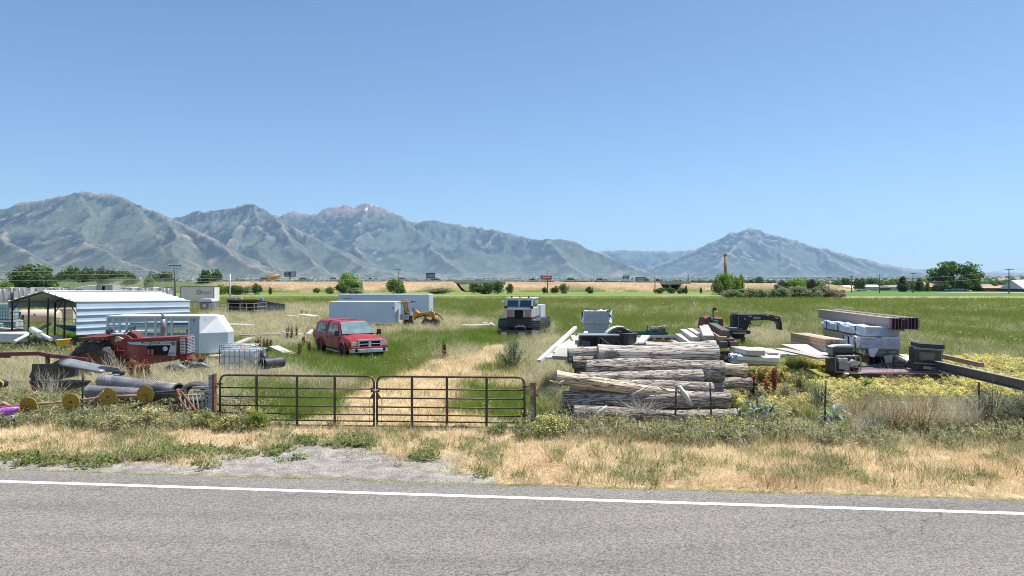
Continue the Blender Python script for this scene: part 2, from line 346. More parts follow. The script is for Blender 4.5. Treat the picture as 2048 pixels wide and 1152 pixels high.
# ---------------------------------------------------------------- ground with its cover zones
def sstep(t): t = np.clip(t, 0, 1); return t*t*(3-2*t)
def to_pix(x, y):
    z = gz(x, y); return CX+F*x/y, HY+F*(H-z)/y
def blob(px, py, cx, cy, rx, ry, rot=0, n=0):
    dx = px-cx; dy = py-cy; c, s = math.cos(R(rot)), math.sin(R(rot)); u = (dx*c+dy*s)/rx; v = (-dx*s+dy*c)/ry
    return sstep((1.25-np.sqrt(u*u+v*v)+n)/.5)
def road_s(x, y): return y-(11.85-.1*x)
def zones(x, y):
    """cover weights of each kind of growth at ground points"""
    px, py = to_pix(x, y); s = road_s(x, y)
    n = (fbm(x*.8, y*.35, 3, 4)-.5)*1.3; n2 = fbm(x*.25, y*.09, 8, 4); n3 = fbm(x*2.2, y*1.2, 12, 3)
    Z = {}
    road = sstep((.35-s)/.2)
    grav = np.maximum(blob(px, py, 640, 935, 230, 50, 0, n*.7), blob(px, py, 420, 962, 330, 26, 1, n*.6))
    grav = np.maximum(grav, sstep((1.0-s+n*1.2)/.5)*(px < 1000))*(1-road)
    fence = s-4.75                                     # beyond the fence line
    verge = sstep((-fence+.3)/.8)*(1-road)
    track = np.maximum.reduce([blob(px, py, 780, 866, 215, 46, 0, n*.6), blob(px, py, 810, 800, 125, 50, -12, n*.8), blob(px, py, 900, 745, 85, 34, -20, n*.8), blob(px, py, 975, 714, 50, 20, -25, n*.9), blob(px, py, 1010, 760, 60, 22, 0, n)*.7])
    lush = np.maximum.reduce([blob(px, py, 650, 725, 150, 24, 0, n*.6), blob(px, py, 560, 800, 110, 26, 8, n), blob(px, py, 700, 752, 90, 14, 0, n*.6), blob(px, py, 1010, 815, 75, 28, 0, n*.6), blob(px, py, 620, 828, 80, 16, 0, n), blob(px, py, 110, 688, 150, 26, 0, n*.5), blob(px, py, 900, 690, 160, 18, -6, n), blob(px, py, 470, 690, 40, 10, 0, n), blob(px, py, 760, 830, 50, 8, 0, n)*.4])
    straw = np.maximum.reduce([blob(px, py, 520, 655, 140, 42, 0, n*.5), blob(px, py, 620, 622, 90, 18, 0, n*.5), blob(px, py, 880, 652, 110, 16, 0, n*.6), blob(px, py, 400, 770, 200, 44, 0, n*.6), blob(px, py, 600, 752, 110, 20, 8, n), blob(px, py, 930, 712, 90, 18, 0, n*.8), blob(px, py, 40, 745, 90, 40, 0, n), blob(px, py, 1085, 740, 60, 80, 0, n*.6), blob(px, py, 1540, 680, 60, 22, 0, n), blob(px, py, 740, 660, 60, 14, 0, n), blob(px, py, 1870, 838, 260, 26, 0, n*.7)*.9])
    yel = np.maximum.reduce([blob(px, py, 1590, 785, 130, 50, 0, n*.5), blob(px, py, 1870, 776, 260, 34, 3, n*.5), blob(px, py, 1990, 742, 110, 16, 4, n*.4), blob(px, py, 1700, 760, 200, 28, 0, n*.5)])
    weeds = np.where(px > 1040, sstep((fence+1.5+n*.5)/.5)*sstep((1.3-fence)/.8), sstep((fence+1.4+n*.5)/.5)*sstep((3.4-fence)/1.4)*sstep((560-px+60*n)/60))
    far = sstep((py-593)/5)
    lush = lush*(1-track); straw = straw*(1-track*.8)*(1-lush*.8)
    field = sstep((fence-1)/2)*(1-track)*(1-lush*.6)*(1-straw*.75)*(1-yel*.9)
    dry_far = np.maximum.reduce([sstep((fbm(x*.02, y*.012, 31, 4)-.52)*6)*sstep((640-py)/40)*.8, sstep((n2-.5)*5)*.55])
    verge = verge*(1-grav)
    Z.update(road=road, gravel=grav, verge=verge, track=track, lush=lush, straw=straw, yel=yel*sstep((fence+.6)/.5), weeds=weeds*(1-.8*track), field=field, dry_far=dry_far, n=n, n2=n2, n3=n3, px=px, py=py, s=s)
    return Z
def ground_colour(x, y):
    Z = zones(x, y); px, py = Z['px'], Z['py']
    def mixc(c, w_, d): return c*(1-w_[..., None])+np.array(d)*w_[..., None]
    n3 = Z['n3']
    c = np.zeros(x.shape+(3,))+np.array([.105, .135, .035])
    c = mixc(c, np.clip((Z['n2']-.42)*3, 0, 1)*.7, [.22, .20, .075])
    c = mixc(c, Z['dry_far']*.6, [.30, .26, .12])
    c = mixc(c, Z['lush'], [.07, .14, .02])
    c = mixc(c, Z['straw'], [.30, .26, .15])
    c = mixc(c, Z['yel'], [.30, .28, .07])
    c = mixc(c, Z['weeds'], [.16, .14, .07])
    c = mixc(c, np.maximum(Z['verge'], Z['track']*.95)*(1-Z['weeds']*.6), [.54, .42, .25])
    red = Z['verge']*np.clip((fbm(x*.5, y*1.5, 77, 3)-.5)*4, 0, 1)*.6
    c = mixc(c, red, [.42, .25, .14])
    c = mixc(c, Z['gravel'], [.31, .28, .25])
    # strips of the far fields
    r_ = px > 1660+30*Z['n']
    b = lambda a0, a1: (sstep((py-a0)/1.2)*sstep((a1-py)/1.2))
    c = mixc(c, b(583, 589.5), [.16, .24, .05])
    c = mixc(c, b(589, 592)*(px < 1440)*.6, [.30, .33, .10])
    c = mixc(c, b(580, 593.5)*r_, [.09, .19, .04])
    c = mixc(c, b(592.5, 597)*sstep((px-1640)/30), [.50, .38, .25])
    c = mixc(c, b(578, 581.5)*sstep((px-1640)/30), [.42, .36, .2])
    c = mixc(c, b(583.5, 585.8)*sstep((px-1860)/60), [.45, .38, .24])
    c = mixc(c, b(596, 602)*sstep((px-1640)/30)*.7, [.30, .27, .10])
    c = mixc(c, b(611, 615)*sstep((px-1930+10*Z['n'])/20), [.52, .42, .3])
    c = mixc(c, b(603, 612)*sstep((px-1700)/40)*.5, [.40, .34, .18])
    # trodden yard at the left, beside the trailers
    yard = (sstep((py-596)/3)*sstep((672-py)/18)*sstep((470-px)/40)); c = mixc(c, yard*.8, [.40, .33, .22])
    c = mixc(c, b(603, 609)*sstep((px-395)/20)*sstep((620-px)/50), [.55, .46, .33])
    farp = np.clip((y-900)/1500, 0, 1); c = mixc(c, farp, [.22, .22, .12])
    return c*(.8+.4*n3[..., None])
ys = np.concatenate([np.linspace(-30, 8, 20), np.arange(8.2, 21, .12), np.arange(21, 36, .25), np.arange(36, 70, .5), np.arange(70, 330, 1.6), 330*1.045**np.arange(0, 104)])
us = np.concatenate([np.linspace(-3, -.95, 16), np.linspace(-.93, .93, 230), np.linspace(.95, 3, 16)])
Yg = ys[:, None]+0*us[None]; Xg = us[None]*(np.abs(Yg)+4)
Zg = gz(Xg, Yg)+.03*(fbm(Xg*1.5, Yg*1.5, 5, 3)-.5)*np.clip(road_s(Xg, Yg)-.3, 0, 1)*(Yg < 400)
Zg = Zg-np.where(road_s(Xg, Yg) < .2, .012, 0)
# shallow ditch bank behind the verge
me = grid_mesh('ground', Xg, Yg, Zg, None)
Yc = np.maximum(Yg, 5.); attr_col(me, 'ground_colour', np.clip(ground_colour(Xg, Yc), .01, .9).reshape(-1, 3))
gnd = link('ground', me, attr_mat('ground_soil', 'ground_colour', 3.5, .45, s2=28, amt2=.5, bump=.8))
tag(gnd, 'grassy ground with a dry track and a gravel pull-in', kind='structure')

# road: asphalt sheet, gravelly edge, painted edge line
RA = math.atan(-.1)
def strip(name, s0, s1, z, m, x0=-60, x1=60, nx=480, ns=4, ed=0, seed=0):
    X = np.linspace(x0, x1, nx)[None, :]+np.zeros((ns, 1)); t = np.linspace(0, 1, ns)[:, None]
    e1 = s1+ed*(fbm(X*2.3, X*0+seed, seed, 4)-.5)*2; e0 = s0+ed*.0+0*X
    Y = 11.85-.1*X+e0+(e1-e0)*t
    return link(name, grid_mesh(name, X, Y, z+0*X, None), m)
asph = mat('asphalt', (.265, .242, .213), (.213, .197, .177), 1.2, .9, bump=.9, coords='World', c3=(.275, .25, .22), s3=.9, lo3=.42, hi3=.66, stretch=(.25, 1.5, 1), bscale=75, lo=.3, hi=.7, detail=10, spec=.3)
def speckle(m, scale, dark, light, lo=.38, hi=.62, amt=.55, dist=4.):
    """aggregate grains: cell pattern in world space mixed over the base colour"""
    t = m.node_tree; N = t.nodes; L = t.links; p = N['Principled BSDF']; src = p.inputs['Base Color'].links[0].from_socket
    ge = N.new('ShaderNodeNewGeometry'); v = N.new('ShaderNodeTexVoronoi'); v.inputs['Scale'].default_value = scale; L.new(ge.outputs['Position'], v.inputs['Vector'])
    v2 = N.new('ShaderNodeTexVoronoi'); v2.inputs['Scale'].default_value = scale*.43; L.new(ge.outputs['Position'], v2.inputs['Vector'])
    mxx = N.new('ShaderNodeMix'); mxx.data_type = 'RGBA'; mxx.inputs[0].default_value = .45; L.new(v.outputs['Color'], mxx.inputs[6]); L.new(v2.outputs['Color'], mxx.inputs[7])
    sx = N.new('ShaderNodeSeparateColor'); L.new(mxx.outputs[2], sx.inputs[0])
    cr = N.new('ShaderNodeMapRange'); cr.inputs[1].default_value = lo-.2; cr.inputs[2].default_value = hi+.2; cr.inputs[3].default_value = dark; cr.inputs[4].default_value = light; L.new(sx.outputs[0], cr.inputs[0])
    sc = N.new('ShaderNodeVectorMath'); sc.operation = 'SCALE'; L.new(src, sc.inputs[0]); L.new(cr.outputs[0], sc.inputs['Scale']); L.new(sc.outputs[0], p.inputs['Base Color'])
speckle(asph, 85, .56, 1.46)
def road_cracks(m):
    t = m.node_tree; N = t.nodes; L = t.links; p = N['Principled BSDF']; src = p.inputs['Base Color'].links[0].from_socket; ge = N.new('ShaderNodeNewGeometry')
    ns = N.new('ShaderNodeTexNoise'); ns.inputs['Scale'].default_value = 1.7; ns.inputs['Detail'].default_value = 6; L.new(ge.outputs['Position'], ns.inputs['Vector']); ad = N.new('ShaderNodeMix'); ad.data_type = 'RGBA'; ad.inputs[0].default_value = .35; L.new(ge.outputs['Position'], ad.inputs[6]); L.new(ns.outputs['Color'], ad.inputs[7])
    v = N.new('ShaderNodeTexVoronoi'); v.feature = 'DISTANCE_TO_EDGE'; v.inputs['Scale'].default_value = .55; L.new(ad.outputs[2], v.inputs['Vector'])
    n2 = N.new('ShaderNodeTexNoise'); n2.inputs['Scale'].default_value = .45; L.new(ge.outputs['Position'], n2.inputs['Vector']); th = N.new('ShaderNodeMapRange'); th.inputs[1].default_value = .5; th.inputs[2].default_value = .72; th.inputs[3].default_value = 0; th.inputs[4].default_value = .010; L.new(n2.outputs[0], th.inputs[0])
    r = N.new('ShaderNodeMath'); r.operation = 'GREATER_THAN'; L.new(v.outputs['Distance'], r.inputs[0]); L.new(th.outputs[0], r.inputs[1]); mr = N.new('ShaderNodeMapRange'); mr.inputs[3].default_value = .66; mr.inputs[4].default_value = 1; L.new(r.outputs[0], mr.inputs[0])
    s_ = N.new('ShaderNodeVectorMath'); s_.operation = 'SCALE'; L.new(src, s_.inputs[0]); L.new(mr.outputs[0], s_.inputs['Scale']); L.new(s_.outputs[0], p.inputs['Base Color'])
road_cracks(asph)
road = strip('road', -30, .12, 0, asph, ed=.09, seed=4); tag(road, 'worn grey asphalt road', kind='structure')
pm = mat('road_paint', (.84, .84, .83), (.66, .66, .66), 14, .7, coords='World', lo=.45, hi=.75, bump=.3); speckle(pm, 40, .62, 1.25)
ln = strip('road_edge_line', -.62, -.49, .004, pm, ed=.006, seed=9, nx=2400, x0=-40, x1=40); tag(ln, 'white painted edge line on the road', kind='structure')
shm = mat('shoulder_gravel', (.33, .31, .295), (.2, .19, .185), 2.5, .95, coords='World', bump=1, bscale=50, c3=(.42, .37, .30), s3=1.5); speckle(shm, 34, .35, 1.8)

# embankment of the motorway and its deck
def bank():
    a0, a1 = -330., 172.
    X = np.linspace(a0, a1, 420)[None, :]; t = np.array([0, .08, .3, .55, .8, .97, 1.0, 1.06, 2.2, 2.25, 3.2])[:, None]
    d = 268+0.16*(X+50); topz = 3.95-.0042*np.clip(X-0, 0, 400)*1.5
    Y = d+t*11; Zb = np.interp(t[:, 0], [0, .08, .3, .55, .8, .97, 1, 1.06, 2.2, 2.25, 3.2], [-.5, .05, .3, .58, .84, .985, 1, 1.0, 1.0, .98, -.1])[:, None]*(topz+.3)-.3
    Zb = Zb+(fbm(X*.3+0*t, Y*.3, 71, 4)-.5)*.35*((t < .97))
    gap = np.maximum(sstep((9.5-np.abs(X+15))/4.5), sstep((5.0-np.abs(X-69))/2.5)); Zb = Zb*(1-gap)-.3*gap; en = sstep((172-X)/34); Zb = Zb*en-.5*(1-en)
    Xf = X+0*t; me = grid_mesh('embankment', Xf, Y, Zb, None)
    n = fbm(Xf*.12, Y*.3, 81, 4)[..., None]; c = np.array([.40, .28, .17])*(1.35-.7*n)+0*Xf[..., None]; c = c*(1-sstep((-100-Xf)/25)[..., None])+np.array([.12, .15, .07])*sstep((-100-Xf)/25)[..., None]; lowg = np.clip(1.35-Zb/1.6, 0, 1)[..., None]*np.clip((n-.32)*5, 0, 1); c = c*(1-lowg)+np.array([.16, .18, .06])*lowg
    top = ((t > 1.0)*(t < 2.26)+0*Xf)[..., None]; c = np.where(top > 0, np.array([.2, .2, .2]), c)
    attr_col(me, 'ground_colour', c.reshape(-1, 3)); o = link('embankment', me, attr_mat('bank_soil', 'ground_colour', .9, .35, s2=5, amt2=.4, bump=.6, bdist=.2))
    tag(o, 'tan earth embankment carrying the motorway', kind='structure')
bank()
def bank_y(x): return 268+.16*(x+50)
def bank_top(x): return 3.95-.0063*max(x, 0)

# ---------------------------------------------------------------- air
hb = MB().bb(-60000, 60000, -3000, 30000, -3, 1750).mesh('haze')
hm = bpy.data.materials.new('haze_air'); hm.use_nodes = True; hn = hm.node_tree.nodes; hn.remove(hn['Principled BSDF'])
pv = hn.new('ShaderNodeVolumePrincipled'); pv.inputs['Color'].default_value = (.40, .66, 1, 1); pv.inputs['Density'].default_value = 3.5e-5; pv.inputs['Anisotropy'].default_value = .1
hm.node_tree.links.new(pv.outputs[0], hn['Material Output'].inputs['Volume'])
hz = link('haze', hb, hm); tag(hz, 'pale blue air between the field and the mountains', kind='stuff')

dm_ = bpy.data.materials.new('dust'); dm_.use_nodes = True; dn = dm_.node_tree.nodes; dn.remove(dn['Principled BSDF']); pv = dn.new('ShaderNodeVolumePrincipled'); pv.inputs['Color'].default_value = (.95, .88, .76, 1); pv.inputs['Density'].default_value = .022
dm_.node_tree.links.new(pv.outputs[0], dn['Material Output'].inputs['Volume'])
dmb = MB()
for px_, r_, h_ in ((215, 7, 1.6), (245, 8, 3.2), (270, 6, 2.6), (290, 4, 2)): dmb.ico(tuple(gd(px_, 215, h_*.8)), r_, 3, .12, 5, (1, .7, h_/r_))
tag(link('dust_cloud', dmb.mesh('dust_cloud'), dm_), 'tan dust hanging in front of the poplars', kind='stuff')
# ---------------------------------------------------------------- grass and weeds: small tufts spread over the ground
def gmat(name, c1, c2, transl=.3, rand=.25, scale=.35, rough=.6, c3=None):
    return mat(name, c1, c2, scale, rough, rand=rand, transl=transl, coords='World', lo=.35, hi=.65, c3=c3, s3=.6, spec=.25)
M_green = gmat('green_blade', (.19, .27, .045), (.28, .31, .07), .5)
M_lush = gmat('lush_blade', (.18, .29, .035), (.26, .33, .06), .5)
M_olive = gmat('olive_blade', (.36, .34, .13), (.24, .25, .09), .4)
M_straw = gmat('straw_blade', (.80, .70, .49), (.64, .56, .36), .35, c3=(.44, .44, .22))
M_dry = gmat('dry_blade', (.90, .77, .52), (.84, .66, .42), .3, c3=(.68, .46, .28))
M_leaf = gmat('weed_leaf', (.18, .24, .07), (.34, .33, .14), .4)
M_gleaf = gmat('grey_green_leaf', (.32, .35, .20), (.46, .42, .26), .35)
M_yflower = gmat('yellow_flower', (.86, .74, .24), (.74, .68, .30), .45)
M_wflower = gmat('white_flower', (.78, .78, .72), (.6, .6, .5), .2)
M_lushy = gmat('yellowish_leaf', (.44, .44, .12), (.32, .36, .10), .45)
M_rust = gmat('rust_seed', (.30, .085, .03), (.19, .05, .022), .2, scale=2)
M_twig = gmat('dry_twig', (.40, .32, .23), (.55, .48, .38), 0, scale=2)
M_stem = gmat('stem', (.20, .16, .08), (.12, .13, .05), .1)

def blades(n, h0, h1, lean, width, spread, seed, droop=.3, segs=2, curl=1):
    """curved grass blades; returns verts, quads (last quad folded to the tip)"""
    q = np.random.RandomState(seed); V = []; Q = []
    for i in range(n):
        a = q.rand()*6.283; r = spread*math.sqrt(q.rand()); x0, y0 = r*math.cos(a), r*math.sin(a)
        la = q.rand()*6.283 if q.rand() < .6 else a; l = lean*(.3+q.rand()); h = h0+(h1-h0)*q.rand(); wv = width*(.7+.6*q.rand())
        fa = q.rand()*3.1416; wx, wy = math.cos(fa)*wv/2, math.sin(fa)*wv/2; b = len(V)
        for s in range(segs+1):
            t = s/segs; off = h*l*(t**1.6); z = h*(t-droop*l*t*t); ww = (1-t)**.7 if s < segs else .12
            px, py = x0+math.cos(la)*off, y0+math.sin(la)*off
            V.append((px-wx*ww, py-wy*ww, z)); V.append((px+wx*ww, py+wy*ww, z))
        for s in range(segs): Q.append((b+2*s, b+2*s+1, b+2*s+3, b+2*s+2))
    return V, Q
def leaves(n, fn, ll, lw, seed, tilt=.7):
    """small leaf quads around points given by fn(rng)"""
    q = np.random.RandomState(seed); V = []; Q = []
    for i in range(n):
        c = np.array(fn(q)); a = q.rand()*6.283; e = (q.rand()-.3)*tilt*2
        d = np.array([math.cos(a)*math.cos(e), math.sin(a)*math.cos(e), math.sin(e)]); u = np.array([-math.sin(a), math.cos(a), (q.rand()-.5)*.8]); L_ = ll*(.6+.8*q.rand()); W_ = lw*(.6+.8*q.rand())
        b = len(V); V += [c-d*L_*.1, c+d*L_*.45-u*W_/2, c+d*L_, c+d*L_*.45+u*W_/2]; Q.append((b, b+1, b+2, b+3))
    return V, Q
def merge(parts):
    """parts: list of (V, Q, material) -> mesh with several materials"""
    V = []; Q = []; mi = []; ms = []
    for v, q_, m in parts:
        if m not in ms: ms.append(m)
        b = len(V); V += [tuple(a) for a in v]; Q += [tuple(i+b for i in f) for f in q_]; mi += [ms.index(m)]*len(q_)
    me = np_mesh('tuft', V, Q)
    for m in ms: me.materials.append(m)
    me.polygons.foreach_set('material_index', mi); return me
def scatter(name, pts, protos, seed, s0, s1, label, tiltx=.12):
    """one object: tufts instanced on points of the ground"""
    col = bpy.data.collections.new(name+'_tufts')
    for i, me in enumerate(protos):
        col.objects.link(bpy.data.objects.new('%s_%02d' % (name, i), me))
    q = np.random.RandomState(seed); n = len(pts); me = bpy.data.meshes.new(name); me.vertices.add(n); me.vertices.foreach_set('co', np.asarray(pts[:, :3], np.float32).ravel())
    a = me.attributes.new('turn', 'FLOAT_VECTOR', 'POINT'); rot = np.stack([(q.rand(n)-.5)*tiltx*2, (q.rand(n)-.5)*tiltx*2, q.rand(n)*6.283], 1).astype(np.float32); a.data.foreach_set('vector', rot.ravel())
    sc = s0+(s1-s0)*q.rand(n)**1.3
    if pts.shape[1] > 3: sc = sc*pts[:, 3]
    a = me.attributes.new('size', 'FLOAT', 'POINT'); a.data.foreach_set('value', sc.astype(np.float32))
    a = me.attributes.new('kind', 'INT', 'POINT'); a.data.foreach_set('value', q.randint(0, len(protos), n).astype(np.int32))
    ob = link(name, me); gt = bpy.data.node_groups.new(name, 'GeometryNodeTree')
    gt.interface.new_socket('Geometry', in_out='INPUT', socket_type='NodeSocketGeometry'); gt.interface.new_socket('Geometry', in_out='OUTPUT', socket_type='NodeSocketGeometry')
    N = gt.nodes; L = gt.links; gi = N.new('NodeGroupInput'); go = N.new('NodeGroupOutput'); ip = N.new('GeometryNodeInstanceOnPoints'); ci = N.new('GeometryNodeCollectionInfo')
    ci.inputs['Collection'].default_value = col; ci.inputs['Separate Children'].default_value = True; ci.inputs['Reset Children'].default_value = True
    def at(nm, ty):
        x = N.new('GeometryNodeInputNamedAttribute'); x.data_type = ty; x.inputs['Name'].default_value = nm; return [o for o in x.outputs if o.enabled][0]
    L.new(gi.outputs[0], ip.inputs['Points']); L.new(ci.outputs[0], ip.inputs['Instance']); ip.inputs['Pick Instance'].default_value = True
    L.new(at('kind', 'INT'), ip.inputs['Instance Index']); L.new(at('turn', 'FLOAT_VECTOR'), ip.inputs['Rotation']); L.new(at('size', 'FLOAT'), ip.inputs['Scale'])
    L.new(ip.outputs[0], go.inputs[0]); md = ob.modifiers.new('tufts', 'NODES'); md.node_group = gt
    return tag(ob, label, kind='stuff')
def candidates(n, y0, y1, seed, power=1.4):
    """random ground points, denser near the road"""
    q = np.random.RandomState(seed); u = q.rand(n); p = 2-power
    y = (y0**p+(y1**p-y0**p)*u)**(1/p); x = (q.rand(n)*2-1)*(.80*y+1.5); return x, y
NOGROW = []          # (cx, cy, half length, half width, yaw) footprints where nothing tall grows
def keep(x, y, w_, seed):
    q = np.random.RandomState(seed+99); m = q.rand(len(x)) < w_
    for cx, cy, a, b, r in NOGROW:
        dx, dy = x-cx, y-cy; u = dx*math.cos(r)+dy*math.sin(r); v = -dx*math.sin(r)+dy*math.cos(r); m &= ~((np.abs(u) < a)&(np.abs(v) < b))
    return m
def pts_of(x, y, m, grow=0.):
    return np.stack([x[m], y[m], gz(x[m], y[m])-.01, 1+grow*np.clip((y[m]-20)/40, 0, 2.2)], 1)
def grow_everything():
    T_green = [merge([(*blades(16, .22, .42, .5, .011, .14, s), M_green)]) for s in range(4)] + [merge([(*blades(9, .2, .4, .5, .011, .14, 9), M_olive), (*blades(7, .22, .45, .6, .010, .14, 10), M_green)])]
    T_lush = [merge([(*blades(18, .26, .46, .45, .012, .14, 20+s), M_lush)]) for s in range(4)]
    T_straw = [merge([(*blades(16, .42, .72, .75, .008, .13, 30+s, droop=.45, segs=3), M_straw), (*blades(5, .2, .4, .5, .010, .13, 40+s), M_olive)]) for s in range(5)]
    T_dry = [merge([(*blades(15, .05, .15, 1.1, .008, .13, 50+s), M_dry)]) for s in range(5)]
    T_dry += [merge([(*blades(10, .10, .24, .7, .007, .10, 60), M_dry), (*blades(4, .08, .18, .7, .010, .1, 61), M_olive)])]
    T_olive = [merge([(*blades(14, .15, .32, .6, .010, .15, 70+s), M_olive), (*blades(5, .2, .4, .8, .007, .12, 75+s), M_straw)]) for s in range(3)]
    def weed(s, fl):
        q = np.random.RandomState(s); stems = []; st = [((q.rand()-.5)*.22, (q.rand()-.5)*.22, .14+.20*q.rand(), (q.rand()-.5)*.3, (q.rand()-.5)*.3) for _ in range(6)]
        V, Q = [], []
        for x, y, h, lx, ly in st:
            b = len(V); V += [(x-.004, y, 0), (x+.004, y, 0), (x+lx*h+.003, y+ly*h, h), (x+lx*h-.003, y+ly*h, h)]; Q.append((b, b+1, b+2, b+3))
        def al(r):
            x, y, h, lx, ly = st[r.randint(6)]; t = .1+.9*r.rand(); return (x+lx*h*t+(r.rand()-.5)*.05, y+ly*h*t+(r.rand()-.5)*.05, h*t)
        def tp(r):
            x, y, h, lx, ly = st[r.randint(6)]; return (x+lx*h+(r.rand()-.5)*.09, y+ly*h+(r.rand()-.5)*.09, h+(r.rand()-.5)*.05)
        P_ = [(V, Q, M_stem), (*leaves(44 if fl > 60 else 60, al, .075, .022, s), M_lushy if fl > 60 else M_leaf if s % 2 else M_gleaf)]
        if fl: P_.append((*leaves(fl, tp, .034, .03, s+1, .3), M_yflower))
        return merge(P_)
    T_weed = [weed(80+s, (0, 0, 4, 9, 0)[s]) for s in range(5)]
    T_yel = [weed(90+s, (80, 30, 62, 0, 75)[s]) for s in range(5)]
    def low(s):
        return merge([(*leaves(34, lambda r: ((r.rand()-.5)*.3, (r.rand()-.5)*.3, .02+.08*r.rand()), .08, .035, s, .9), M_leaf), (*leaves(12, lambda r: ((r.rand()-.5)*.25, (r.rand()-.5)*.25, .03+.05*r.rand()), .06, .03, s+5, .9), M_lush)])
    T_low = [low(100+s) for s in range(4)]
    T_fl = [merge([(*leaves(7, lambda r: ((r.rand()-.5)*.09, (r.rand()-.5)*.09, .42+.06*r.rand()), .038, .038, 110+s, .4), M_wflower), (*blades(2, .38, .42, .1, .008, .03, 120+s), M_green)]) for s in range(3)]
    T_stone = []
    for s in range(4):
        mb = MB().ico((0, 0, 0), 1, 0, .5, s, (1, .8, .55)); m_ = mb.mesh('stone'); m_.materials.append(mat('stone', (.34, .32, .30), (.20, .19, .18), .8, .9, coords='World', rand=.35, c3=(.5, .42, .33), s3=3)); m_.polygons.foreach_set('use_smooth', [False]*len(m_.polygons)); T_stone.append(m_)
    sp = bpy.data  # noqa
    def do(name, n, y0, y1, wf, protos, seed, s0, s1, label, power=1.4, grow=.5, tilt=.12):
        x, y = candidates(n, y0, y1, seed, power); Z = zones(x, y); m = keep(x, y, np.clip(wf(Z), 0, 1), seed); scatter(name, pts_of(x, y, m, grow), protos, seed, s0, s1, label, tilt)
    do('dry_grass', 68000, 11.4, 42, lambda Z: (np.maximum(Z['verge'], Z['track'])*(1-Z['road'])*(1-Z['gravel']*.93))*(.35+.9*sstep((Z['s']-.1)/.5)), T_dry, 1, .7, 1.5, 'short tan dry grass of the verge and the track', 1.2, .6)
    do('olive_grass', 26000, 11.6, 60, lambda Z: (Z['verge']*np.clip((Z['n3']-.47)*5+(Z['px'] > 1040)*.22-.1+.5*Z['n'], 0, .8)*(Z['s'] > .25)*(1-Z['gravel'])+Z['weeds']*.8+.34*Z['track']*np.clip(Z['n3']*3-1, 0, 1)+Z['field']*.35)*(1-Z['yel']*.7), T_olive, 2, .6, 1.3, 'olive half dry grass in tufts', 1.5)
    do('field_grass', 90000, 16, 150, lambda Z: Z['field']*(1.0-.55*np.clip((Z['n2']-.45)*3, 0, 1)), T_green, 3, .7, 1.25, 'mid green meadow grass of the open field', 1.75, .7)
    do('lush_grass', 60000, 15.5, 60, lambda Z: Z['lush']*1.0, T_lush, 4, .7, 1.2, 'fresh green grass behind the gate and round the pickup', 1.6, .4)
    do('straw_grass', 75000, 15.5, 110, lambda Z: Z['straw']*.85+Z['field']*np.clip((Z['n2']-.5)*3+Z['dry_far']*.25, 0, .3), T_straw, 5, .55, 1.15, 'tall pale straw grass leaning over', 1.7, .4)
    do('weed_band', 36000, 14.5, 34, lambda Z: Z['weeds']*np.clip((Z['n']+.35)*2.2, .06, 1)*(1-.62*(Z['px'] > 1560))+.05*Z['straw']+.05*Z['field']*(Z['py'] > 700), T_weed, 6, .7, 1.35, 'leafy weeds with small yellow heads along the fence', 1.3)
    do('yellow_weeds', 52000, 16, 34, lambda Z: Z['yel']*.95+.03*Z['weeds']*(Z['px'] < 1500), T_yel, 7, .6, 1.1, 'low yellow flowering weeds right of the logs', 1.4)
    do('ground_leaves', 16000, 12, 20, lambda Z: np.clip(sstep((Z['s']-.3)/.4)*(np.clip((Z['n3']-.52)*5, 0, 1)*.45*(blob(Z['px'], Z['py'], 640, 900, 330, 26, 2, Z['n']*.8)+.35*Z['verge']) + .9*blob(Z['px'], Z['py'], 700, 888, 150, 12, 0, Z['n'])*(Z['n3'] > .42) + .9*blob(Z['px'], Z['py'], 330, 910, 110, 10, -2, Z['n'])+.5*blob(Z['px'], Z['py'], 90, 925, 160, 16, 0, Z['n'])), 0, 1), T_low, 8, .6, 1.3, 'low green leafy weeds at the edge of the gravel', 1.2, 0)
    do('tall_green_weeds', 12000, 26, 44, lambda Z: blob(Z['px'], Z['py'], 120, 688, 190, 26, 0, Z['n'])*.8, T_weed, 9, 1.2, 2.1, 'tall green weeds under the carport', 1.2, 0)
    do('white_flowers', 42000, 27, 150, lambda Z: Z['field']*(Z['px'] > 850)*(.25+1.5*np.clip(Z['n2']-.35, 0, 1))*(.55+.45*(Z['px'] > 1120))*.075*(1-.6*(Z['py'] > 640)), T_fl, 10, .8, 1.6, 'small white flower heads dotting the field', 1.5, .2)
    do('gravel', 110000, 11.7, 16.5, lambda Z: (Z['gravel']+.06*Z['verge'])*(Z['s'] > .08), T_stone, 11, .006, .024, 'loose grey gravel of the pull-in', 1.0, 0, 1.5)
    do('tall_straw', 5200, 20, 26, lambda Z: np.maximum(blob(Z['px'], Z['py'], 300, 775, 190, 16, 0, Z['n']*.4), blob(Z['px'], Z['py'], 480, 768, 60, 9, 0, Z['n']*.4)), T_straw, 12, 1.0, 1.7, 'rank pale grass standing in front of the tractor and the tote', 1.2, 0)
